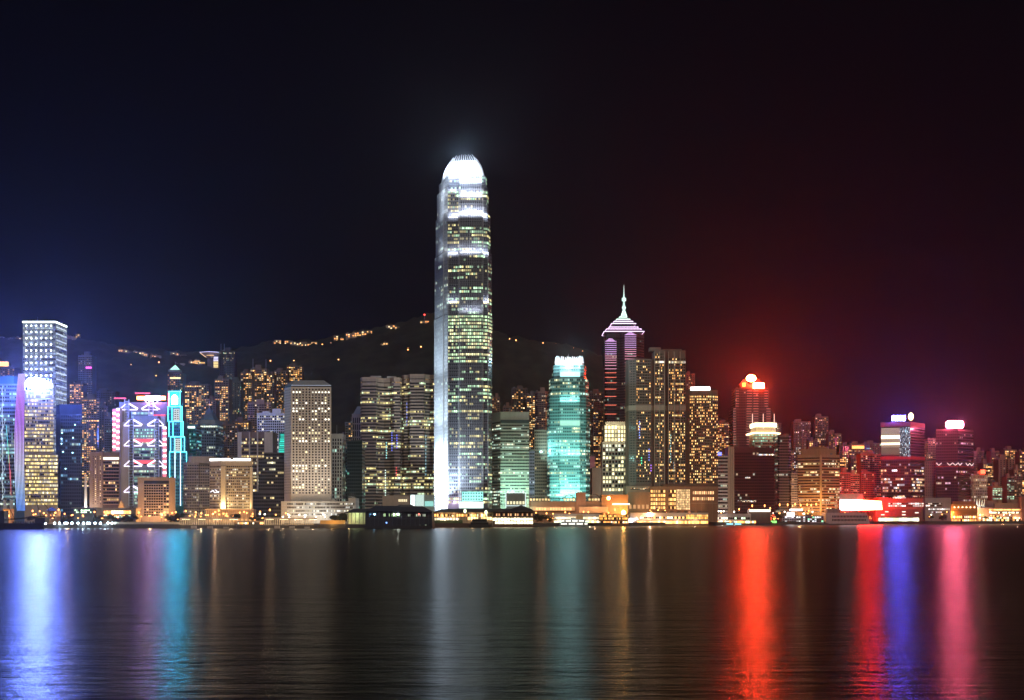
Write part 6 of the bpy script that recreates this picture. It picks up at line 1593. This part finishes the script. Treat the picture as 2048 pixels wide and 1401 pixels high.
    MB().prism([W(864, D + 1), W(986, D + 1), W(986, D + 40), W(864, D + 40)], Z(1025, D) + .02, Z(1018, D), top=[W(884, D + 12), W(986, D + 12), W(986, D + 28), W(884, D + 28)]).build('hip_roof', ROOFD, o)
    wins(o, D + 6, 868, 918, 1036, 1042, 8, 1, wo, lambda r, c, q: 2, fw=.9, fh=.85); wins(o, D + 6, 868, 984, 1027, 1035, 26, 1, wo, lambda r, c, q: q.choice((1, 1, 0, 0, 3)), fw=.6)
    wins(o, D + 6, 935, 984, 1034, 1041, 9, 1, [dark_pane(), single_window('quay_amber', (1, .55, .2), 2.2)], fw=.85, fh=.8)
    for k in range(20): MB().tube(P3(868 + k * 6.1, 1046, D + 4), P3(868 + k * 6.1, 1025, D + 4), .3, 5).build('column', wall((.4, .3, .2)), o)
    m = MB(); r = random.Random(9)
    for _ in range(500):
        px = r.uniform(868, 925); p = P3(px, r.uniform(1041, 1047), D + 3 + r.random() * 2); s = .5
        m.face([(p[0] - s, p[1], p[2]), (p[0], p[1] - .3, p[2] - s), (p[0] + s, p[1], p[2]), (p[0], p[1] + .3, p[2] + s)])
    hd = m.build('hedge', wall((.05, .12, .04))); tag(hd, 'green hedge along the front of the ferry terminal deck', 'hedge')
    for px, py in ((930, 1022.5), (972, 1025)):
        MB().ball(P3(px, py, D + 1), 1.6, nu=8, nv=6, sz=1.4).build('roof_lamp', glow_mat((.9, 1, .6), 1.6, False), o)
    for px in (885, 905, 945, 965): lamp_light(o, 'terminal_light', P3(px, 1032, D + 3), 1500, (1, .62, .3), .4)
    D = S(1020) - 55
    o = thing('ferry_pier', 'two storey ferry pier with a peaked dark roof and two blazing rows of white windows', 'pier', (*W(1025, D + 15), 0))
    MB().box(X(978, D), X(1069, D), D, D + 44, -1, Z(1051, D)).build('deck', wall((.16, .07, .04)), o)
    MB().box(X(979, D), X(1066.5, D), D + 2, D + 40, Z(1051, D) + .02, Z(1024, D)).build('wall', wall((.20, .12, .09)), o)
    MB().prism([W(974, D - 1), W(1070, D - 1), W(1070, D + 42), W(974, D + 42)], Z(1024, D) + .02, Z(1018, D), top=[W(985, D + 8), W(1062, D + 8), W(1062, D + 34), W(985, D + 34)]).build('hip_roof', ROOFD, o)
    MB().prism([W(1022, D + 4), W(1062, D + 4), W(1062, D + 36), W(1022, D + 36)], Z(1018, D) + .03, Z(1011, D), top=[W(1041, D + 18), W(1043, D + 18), W(1043, D + 22), W(1041, D + 22)]).build('roof_peak', ROOFD, o)
    ww = [dark_pane(), single_window('blaze', (1, .86, .55), 3.0), single_window('blaze_dim', (1, .45, .2), .8)]
    wins(o, D + 2, 982, 1066, 1036, 1042, 13, 1, ww, fw=.9, fh=.86); wins(o, D + 2, 990, 1066, 1043, 1048.5, 12, 1, ww, fw=.9, fh=.86); wins(o, D + 2, 982, 1066, 1026, 1034, 18, 1, ww, lambda r, c, q: 2 if q.random() < .5 else 0, fw=.5)
    for k in range(14): MB().tube(P3(981 + k * 6.55, 1051, D + 1), P3(981 + k * 6.55, 1024, D + 1), .25, 5).build('column', wall((.1, .06, .05)), o)
    # pier building west of it, and the long one
    D = S(1150) + 6
    o = thing('pier_building', 'white roofed pier building with a bright window strip behind the white ferry', 'building', (*W(1153, D + 10), LAND))
    MB().box(X(1108, D), X(1198, D), D, D + 24, LAND, Z(1029, D)).build('wall', wall((.72, .6, .52)), o)
    MB().prism([W(1104, D - 2), W(1199, D - 2), W(1199, D + 24), W(1108, D + 24)], Z(1033, D), Z(1028, D), top=[W(1110, D - 1), W(1199, D - 1), W(1199, D + 24), W(1110, D + 24)]).build('roof_fascia', wall((.7, .58, .52)), o)
    wins(o, D, 1108, 1198, 1034, 1039, 16, 1, wo, lambda r, c, q: 2, fw=.92, fh=.8); wins(o, D, 1108, 1198, 1041, 1047, 18, 1, wo, lambda r, c, q: q.choice((2, 3, 1)), fw=.8)
    MB().box(X(1152, D), X(1166, D), D - 2.6, D - .2, Z(1042, D), Z(1030, D)).build('entrance_frame', wall((.7, .45, .22)), o)
    for px in (1120, 1142, 1180): lamp_light(o, 'pier_light', P3(px, 1041, D - 5), 1600, (1, .85, .6), .4)
    D = S(1228) - 2
    o = thing('pier_building', 'orange lit pier hall right of the white roofed pier building', 'building', (*W(1228, D + 10), 0))
    MB().box(X(1197, D), X(1258, D), D, D + 30, -1, Z(1050, D)).build('deck', wall((.15, .06, .03)), o)
    MB().box(X(1198, D), X(1257, D), D + 1, D + 30, Z(1050, D) + .02, Z(1029, D)).build('wall', wall((.42, .2, .08)), o)
    wins(o, D + 1, 1198, 1257, 1030, 1040, 22, 2, [dark_pane(), single_window('hall_orange', (1, .42, .06), 1.1)], lambda r, c, q: 1 if q.random() < .85 else 0, fw=.75, fh=.75); wins(o, D + 1, 1198, 1257, 1042, 1048, 20, 1, wo, lambda r, c, q: q.choice((1, 0, 1, 2)), fw=.6)
    D = S(1340) - 6
    o = thing('pier_building', 'long white two storey pier building with flat roof and railing lights, under the shopping podium', 'building', (*W(1340, D + 12), 0))
    MB().box(X(1259, D), X(1418, D), D - 1, D + 30, -1, Z(1049, D)).build('deck', wall((.14, .06, .04)), o)
    MB().box(X(1260, D), X(1417, D), D, D + 28, Z(1049, D) + .02, Z(1026, D)).build('wall', wall((.62, .5, .44)), o)
    MB().box(X(1258, D), X(1418, D), D - 1, D - .2, Z(1041, D), Z(1039.5, D)).build('ledge', wall((.7, .58, .5)), o)
    wins(o, D, 1280, 1380, 1033, 1038.5, 26, 1, wo, lambda r, c, q: q.choice((0, 0, 2, 1, 3)), fw=.8); wins(o, D, 1274, 1416, 1042, 1048, 40, 1, wo, lambda r, c, q: 1 if q.random() < .85 else 2, fw=.8, fh=.85)
    wins(o, D, 1372, 1416, 1029.5, 1039, 14, 2, [dark_pane(), single_window('hall_orange', (1, .42, .06), 1.1)], fw=.75, fh=.8)
    m = MB()
    for k in range(40): m.tube(P3(1262 + k * 3.9, 1026, D + 1), P3(1262 + k * 3.9, 1023.4, D + 1), .1, 4)
    m.tube(P3(1260, 1023.4, D + 1), P3(1417, 1023.4, D + 1), .12, 4); m.build('roof_railing', DARK, o)
    for k in range(8): MB().box(X(1300 + k * 14, D), X(1306 + k * 14, D), D + 6, D + 12, Z(1026, D) + .02, Z(1022, D)).build('roof_unit', wall((.2, .13, .1)), o)
    for px in (1285, 1320, 1355, 1390): lamp_light(o, 'pier_light', P3(px, 1041, D - 6), 1500, (1, .75, .5), .4)
    # white swirl emblem on its gable
    o2 = thing('neon_emblem', 'white blue neon swirl emblem on the corner of the long white pier building', 'sign', P3(1263, 1047, D - 1.2))
    em = glow_mat((.75, .9, 1), 4, False)
    for cx, cy, rx, ry, a0, a1 in ((1261, 1042, 4, 4.5, 0, 6.0), (1261, 1042, 2, 2.4, 0, 5.0), (1268, 1040, 3, 2.6, 1.5, 6.5), (1273, 1039, 2.4, 2.2, 2, 6.6)):
        m = MB(); prev = None
        for k in range(13):
            a = a0 + (a1 - a0) * k / 12; p = P3(cx + rx * cos(a), cy + ry * sin(a), D - 1.6)
            if prev: m.tube(prev, p, .35, 4)
            prev = p
        m.build('neon_loop', em, o2)
    D = S(1465) - 4
    o = thing('pier_building', 'white pier building with bulb row on its roof behind the blue lit launch', 'building', (*W(1462, D + 12), 0))
    MB().box(X(1418, D), X(1512, D), D, D + 28, -1, Z(1047.5, D)).build('deck', wall((.1, .05, .04)), o)
    MB().box(X(1419, D), X(1502, D), D + 1, D + 28, Z(1047.5, D) + .02, Z(1028, D)).build('wall', wall((.58, .46, .42)), o)
    wins(o, D + 1, 1420, 1500, 1034, 1040, 18, 1, wo, lambda r, c, q: q.choice((0, 0, 0, 2, 3)), fw=.8); wins(o, D + 1, 1420, 1512, 1042, 1047, 22, 1, wo, lambda r, c, q: q.choice((3, 1, 2, 1)), fw=.85, fh=.85)
    MB().box(X(1500, D), X(1542, D), D + 2, D + 20, Z(1047, D), Z(1019.5, D)).build('wall', wall((.12, .08, .07)), o)
    MB().box(X(1499, D), X(1540, D), D - 3, D + 1.9, Z(1024, D), Z(1019.5, D)).build('canopy_light', glow_mat((1, .86, .7), 1.5, False), o)
    lamp_light(o, 'pier_light', P3(1445, 1041, D - 5), 2500, (1, .9, .8), .4)
    # red and green neon board
    D = S(1538) + 4
    o = thing('neon_board', 'black billboard with red and gold neon scrollwork and a green edge', 'billboard', (*W(1538, D), LAND))
    brd = MB().box(X(1523, D), X(1553, D), D, D + 1.2, Z(1047, D), Z(1027, D)); brd = brd.build('board', CHAR, o)
    r = random.Random(5); cols = [glow_mat((1, .10, .03), 2.4, False), glow_mat((1, .5, .1), 2.4, False), glow_mat((.9, .25, .1), 2.0, False)]
    for k in range(16):
        cx, cy = 1526 + r.random() * 24, 1029.5 + r.random() * 10; m = MB(); prev = None; ph = r.random() * 6
        for j in range(7):
            a = ph + j * .75; p = P3(cx + 2.2 * cos(a), cy + 1.8 * sin(a), D - .35)
            if prev: m.tube(prev, p, .28, 4)
            prev = p
        m.build('neon_loop', cols[k % 3], brd)
    MB().box(X(1519, D), X(1522.5, D), D - .1, D + .8, Z(1040, D), Z(1028, D)).build('green_neon_edge', glow_mat((.3, 1, .6), 1.2, False), o)
    for k in range(5): MB().box(X(1524 + k * 6, D), X(1529 + k * 6, D), D - .5, D - .1, Z(1046.5, D), Z(1042, D)).build('lit_base_panel', glow_mat((1, .7, .15) if k < 3 else (.3, 1, .2), 1.3, False), o)
    # white glare and clutter of lit boats' landing
    D = S(1600) + 10
    o = thing('landing_stage', 'white lit landing stage with a dazzling floodlit canopy below the orange banded block', 'pier', (*W(1605, D + 6), 0))
    MB().box(X(1562, D), X(1655, D), D - 6, D + 16, -1, Z(1047, D)).build('deck', wall((.08, .06, .06)), o)
    MB().box(X(1564, D), X(1648, D), D, D + 12, Z(1047, D) + .02, Z(1032, D)).build('wall', wall((.34, .30, .32)), o)
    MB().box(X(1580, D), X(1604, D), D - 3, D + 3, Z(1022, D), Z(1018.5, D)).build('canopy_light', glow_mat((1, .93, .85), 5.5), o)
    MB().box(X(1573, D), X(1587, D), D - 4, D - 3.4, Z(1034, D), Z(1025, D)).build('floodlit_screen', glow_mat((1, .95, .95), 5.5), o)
    wins(o, D, 1565, 1647, 1033, 1045, 18, 3, [dark_pane(), single_window('landing_w', (.85, .9, 1), 1.0), single_window('landing_g', (.3, 1, .55), 1.2)], lambda r, c, q: q.choice((0, 0, 1, 1, 2 if c > 10 else 0)), fw=.7)
    # white louvred pier with big billboard
    D = S(1705) - 30
    o = thing('louvred_pier', 'grey white pier building with slanting end and rows of openings under the white billboard', 'pier', (*W(1700, D + 15), 0))
    MB().box(X(1650, D), X(1745, D), D - 1, D + 34, -1, Z(1048, D)).build('deck', wall((.07, .05, .05)), o)
    m = MB(); z0, z1 = Z(1048, D) + .02, Z(1026, D); a, b, c_, d_ = X(1652, D), X(1740, D), X(1733, D), X(1652, D)
    m.prism([(a, D), (b, D), (b, D + 30), (a, D + 30)], z0, z1, top=[(d_, D), (c_, D), (c_, D + 30), (d_, D + 30)]); m.build('wall', wall((.60, .46, .46)), o)
    wins(o, D - .05, 1664, 1734, 1031, 1036, 24, 1, [dark_pane(), wo[1]], lambda r, c, q: 0, fw=.6, fh=.8); wins(o, D - .05, 1664, 1732, 1038, 1043, 24, 1, [dark_pane(), wo[1]], lambda r, c, q: 0, fw=.6, fh=.8)
    MB().box(X(1655, D), X(1680, D), D + 3, D + 20, z1 + .02, Z(1018, D)).build('roof_house', wall((.3, .2, .2)), o)
    D2 = S(1715) + 20
    o = thing('billboard', 'huge blank white glowing billboard with a grey frame above the louvred pier', 'billboard', (*W(1716, D2), LAND))
    m = MB(); q = [(1668.5, 1000), (1717, 999.5), (1717, 1021.5), (1684, 1022), (1669, 1012)]
    f = [P3(x, y, D2 - 1) for x, y in q]; g = [(x, y + 1.2, z) for x, y, z in f]
    m.face(f[::-1]); m.face(g)
    for i in range(len(q)): m.face([f[i], f[(i + 1) % len(q)], g[(i + 1) % len(q)], g[i]])
    m.build('lit_screen', glow_mat((1, .78, .72), 3.5), o)
    m = MB(); f = [P3(x, y, D2 - 1.2) for x, y in [(1717.2, 999.7), (1763, 1002.5), (1765, 1020), (1717.2, 1021.5)]]; g = [(x, y + 1.4, z) for x, y, z in f]
    m.face(f[::-1]); m.face(g)
    for i in range(4): m.face([f[i], f[(i + 1) % 4], g[(i + 1) % 4], g[i]])
    m.build('lit_screen', glow_mat((1, .030, .016), SIGN_BOARD), o)
    MB().box(X(1670, D2), X(1726, D2), D2, D2 + 1, Z(1000, D2), Z(988, D2)).build('grey_panel', wall((.55, .42, .4)), o)
    for px in (1680, 1700, 1720, 1745): MB().tube((X(px, D2), D2 + 2, LAND), (X(px, D2), D2 + 2, Z(1000, D2)), .5, 6).build('post', DARK, o)
    # port podium and terminal
    D = S(1800) + 20
    o = thing('port_podium', 'red washed port podium with white lit storeys under the blue signed tower', 'podium', (*W(1800, D + 20), LAND))
    MB().box(X(1760, D), X(1850, D), D + 10, D + 60, LAND, Z(995, D)).build('wall', wall((.38, .16, .12)), o)
    MB().box(X(1752, D), X(1842, D), D, D + 9.9, LAND, Z(1019, D)).build('wall', wall((.22, .10, .09)), o)
    g = gl('podium_rows', p=.6, cw=3.2, mull=.2, warm=(1, .82, .66), cool=(1, .95, .9), coolf=.5, st=1.2, run=3, fv=.2, fin=(.3, .12, .09), dark=(.06, .03, .02))
    for py in (997, 1009, 1013.5): bands(o, rect(1776, 1848, D + 9.9, 20), 0, 0, 0, 1.9, g, edges=(0,), zs=[Z(py, D)])
    for px, py in ((1804, 1023), (1804, 1029), (1770, 1023), (1830, 1025), (1762, 1029)): MB().box(X(px, D), X(px + 7, D), D - .3, D - .03, Z(py + 2, D), Z(py, D)).build('window', glow_mat((1, .85, .7), 1.3, False), o)
    D = S(1800) - 20
    o = thing('moored_ferry', 'big moored ferry with a long bright deck of windows beneath the blue signed port tower', 'ferry', (*W(1805, D + 8), 0))
    m = MB(); hull = [W(1748, D + 3), W(1756, D), W(1844, D), W(1857, D + 5), W(1850, D + 11), W(1752, D + 11)]
    m.prism(scale_poly(hull, .97), -.8, Z(1043, D), top=hull); m.build('hull', wall((.10, .05, .05)), o)
    MB().box(X(1757, D), X(1838, D), D + 1.5, D + 10, Z(1043, D) + .02, Z(1035, D)).build('cabin', wall((.5, .45, .4)), o)
    wins(o, D + 1.5, 1757, 1838, 1036, 1043, 14, 1, [dark_pane(), single_window('ferry_w', (.95, 1, .75), 1.7), single_window('ferry_y', (1, .8, .4), 1.7)], lambda r, c, q: 1 if c > 5 else q.choice((1, 2)), fw=.88, fh=.9)
    MB().box(X(1756, D), X(1842, D), D + .5, D + 11, Z(1035, D) + .03, Z(1033.5, D)).build('cabin_roof', wall((.3, .22, .2)), o)
    # west of it
    o, D = lowbox('ferry_terminal', 'low grey terminal with three white window strips between the two port towers', 1850, 1902, 996, 30, 30, wall((.50, .40, .34)), 'terminal')
    for py, a, b in ((1009, 1851, 1884), (1013, 1851, 1884), (1020, 1856, 1900), (1026, 1862, 1898)): bands(o, [W(a, D), W(b, D), W(b, D + 9), W(a, D + 9)], 0, 0, 0, 1.7, g, edges=(0,), zs=[Z(py, D)])
    o, D = lowbox('customs_house', 'squat orange flood lit building with round lamps along its parapet', 1902, 1954, 1009, 24, 26, wall((.62, .26, .08)))
    MB().prism([W(1905, D + 3), W(1951, D + 3), W(1951, D + 22), W(1905, D + 22)], Z(1009, D) + .02, Z(1003, D)).build('attic', wall((.55, .2, .07)), o)
    for py in (1022, 1030, 1038): MB().box(X(1901, D), X(1955, D), D - .5, D - .02, Z(py + 1.2, D), Z(py, D)).build('ledge', wall((.7, .34, .12)), o)
    for k in range(6): MB().ball(P3(1909 + k * 8, 1015, D - .8), .8, nu=6, nv=4).build('parapet_lamp', glow_mat((1, .75, .4), 6, False), o)
    wins(o, D, 1903, 1953, 1031, 1045, 14, 2, wo, lambda r, c, q: q.choice((0, 1, 1, 2)), fw=.6)
    for px in (1912, 1928, 1945): lamp_light(o, 'facade_floodlight', P3(px, 1044, D - 12), 9000, (1, .38, .06), .5)
    o, D = lowbox('ferry_terminal', 'long terminal with stacked lit decks and rooftop frames at the western end', 1955, 2060, 1016, 26, 34, wall((.36, .22, .16)), 'terminal')
    MB().box(X(1957, D), X(1992, D), D + 6, D + 24, Z(1016, D) + .02, Z(1002, D)).build('roof_house', wall((.14, .08, .08)), o)
    MB().box(X(1993, D), X(2046, D), D + 6, D + 24, Z(1016, D) + .02, Z(1007, D)).build('roof_house', wall((.5, .3, .18)), o)
    wins(o, D, 1978, 2044, 1018, 1022, 26, 1, wo, lambda r, c, q: 1, fw=.85, fh=.6); wins(o, D, 1978, 2044, 1023.5, 1028, 22, 1, wo, lambda r, c, q: q.choice((3, 2, 0)), fw=.8); wins(o, D, 1958, 2048, 1034, 1043, 24, 2, wo, lambda r, c, q: q.choice((1, 2, 0, 1, 0, 3)), fw=.8, fh=.7)
    MB().box(X(2041, D), X(2062, D), D - 4, D + 8, LAND, Z(994, D)).build('lift_tower', wall((.35, .16, .12)), o)
    for px in (1975, 2005, 2035): lamp_light(o, 'terminal_light', P3(px, 1034, D - 6), 4500, (1, .65, .35), .4)
    o, D = lowbox('lattice_gantry', 'white lit steel lattice gantry left of the western terminal', 1948, 1970, 1006, 44, 3, DARK, 'gantry', 1006.5)
    for k in range(5): MB().tube(P3(1949 + k * 5, 1030, D), P3(1949 + k * 5, 998, D), .4, 5).build('post', wall((.7, .75, .72)), o)
    for k in range(4): MB().tube(P3(1949 + k * 5, 1024, D), P3(1954 + k * 5, 1002, D), .3, 5).build('brace', wall((.7, .75, .72)), o)
    lamp_light(o, 'gantry_light', P3(1958, 1012, D - 6), 5000, (.85, 1, .9), .4)
promenade()

# ---------------------------------------------------------------- boats
def boats():
    # dark crane barge at the left
    D = 1255; o = thing('crane_barge', 'black crane barge with slanting jib lying dark at the left edge of the water', 'barge', (*W(40, D + 8), 0))
    hull = [W(-30, D), W(86, D), W(89, D + 5), W(88, D + 16), W(-30, D + 16)]
    MB().prism(scale_poly(hull, .985), -.8, Z(1047, D), top=hull).build('hull', wall((.012, .012, .014), .8), o)
    MB().box(X(67, D), X(88, D), D + 3, D + 14, Z(1047, D) + .02, Z(1036, D)).build('wheelhouse', CHAR, o)
    MB().box(X(-20, D), X(6, D), D + 3, D + 14, Z(1047, D) + .02, Z(1022, D)).build('crane_house', CHAR, o)
    m = MB()
    for dy in (5, 8):
        for s in (0, 2.2): m.tube(P3(2, 1042 - s, D + dy), P3(90, 1033.5 - s * .4, D + dy), .30, 5)
    for k in range(14): m.tube(P3(4 + k * 6.2, 1041.6 - k * .6, D + 5), P3(7 + k * 6.2, 1039 - k * .55, D + 8), .18, 4)
    m.build('jib', wall((.03, .02, .02)), o)
    for p, q in (((-2, 1035), (4, 985)), ((4, 985), (30, 1040)), ((66, 983), (92, 1012)), ((92, 1012), (112, 1042)), ((66, 983), (84, 1040))): MB().tube(P3(*p, D + 7), P3(*q, D + 7), .28, 5).build('derrick_pole', wall((.05, .04, .04)), o)
    for k in range(9): MB().box(X(20 + k * 5, D), X(22.5 + k * 5, D), D + 6, D + 8, Z(1047, D) + .02, Z(1043.5, D)).build('deck_post', CHAR, o)
    def ferry(px0, px1, D, lab, decks, hullc, lit, py=(1056, 1051), flip=False, name='ferry'):
        o = thing(name, lab, 'ferry', (*W((px0 + px1) / 2, D + 4), 0)); L = px1 - px0
        hull = [W(px0, D + 3), W(px0 + L * .1, D), W(px1 - L * .1, D), W(px1, D + 3), W(px1 - L * .1, D + 7), W(px0 + L * .1, D + 7)]
        zt = Z(py[1], D); MB().prism(scale_poly(hull, .94), -.6, zt, top=hull).build('hull', wall(hullc), o)
        z = zt
        for k in range(decks):
            a, b = px0 + L * (.09 + .07 * k), px1 - L * (.12 + .06 * k); h = 3.0
            cab = MB().box(X(a, D), X(b, D), D + 1, D + 6, z + .02, z + h); cab = cab.build('deck_cabin', wall((.6, .6, .58) if lit else (.05, .06, .05)), o)
            n = int(L / 4); 
            for j in range(n):
                xa = X(a, D) + (X(b, D) - X(a, D)) * (j + .15) / n; xb = X(a, D) + (X(b, D) - X(a, D)) * (j + .85) / n
                MB().box(xa, xb, D + .8, D + .98, z + .9, z + 2.3).build('window', (glow_mat((.95, .95, .85), 1.6, False) if lit == 1 else glow_mat((.3, .85, 1), 1.5, False)) if lit and (j * 7 + k) % 5 else dark_pane(), cab)
            z += h
            MB().box(X(a - 2, D), X(b + 2, D), D + .6, D + 6.4, z + .03, z + .4).build('deck_roof', wall((.75, .75, .72) if lit else (.08, .09, .08)), o); z += .42
        MB().box(X(px0 + L * .42, D), X(px0 + L * .56, D), D + 2, D + 5, z + .02, z + 1.8).build('wheelhouse', wall((.4, .4, .38)), o)
        MB().tube(P3(px0 + L * .6, 1040, D + 3)[:2] + (z,), P3(px0 + L * .6, 1040, D + 3)[:2] + (z + 4,), .2, 5).build('funnel', wall((.2, .2, .2)), o)
        if lit: lamp_light(o, 'deck_light', (X((px0 + px1) / 2, D), D - 5, 9), 900, (.9, 1, .95), .3)
        return o
    ferry(937, 982, S(950) - 62, 'unlit dark double deck ferry moored before the lit ferry terminal', 2, (.05, .05, .045), 0)
    ferry(1112, 1184, S(1150) - 24, 'white lit double deck ferry with green tinted flanks berthed by the white roofed pier building', 2, (.14, .2, .18), 1)
    ferry(1446, 1488, S(1465) - 26, 'small launch with blue lit cabin in front of the pier building with the bulb row', 1, (.2, .25, .3), 2, name='launch')
boats()
HAZE_D, HAZE_G = 0.42e-4, 0.84
haze()
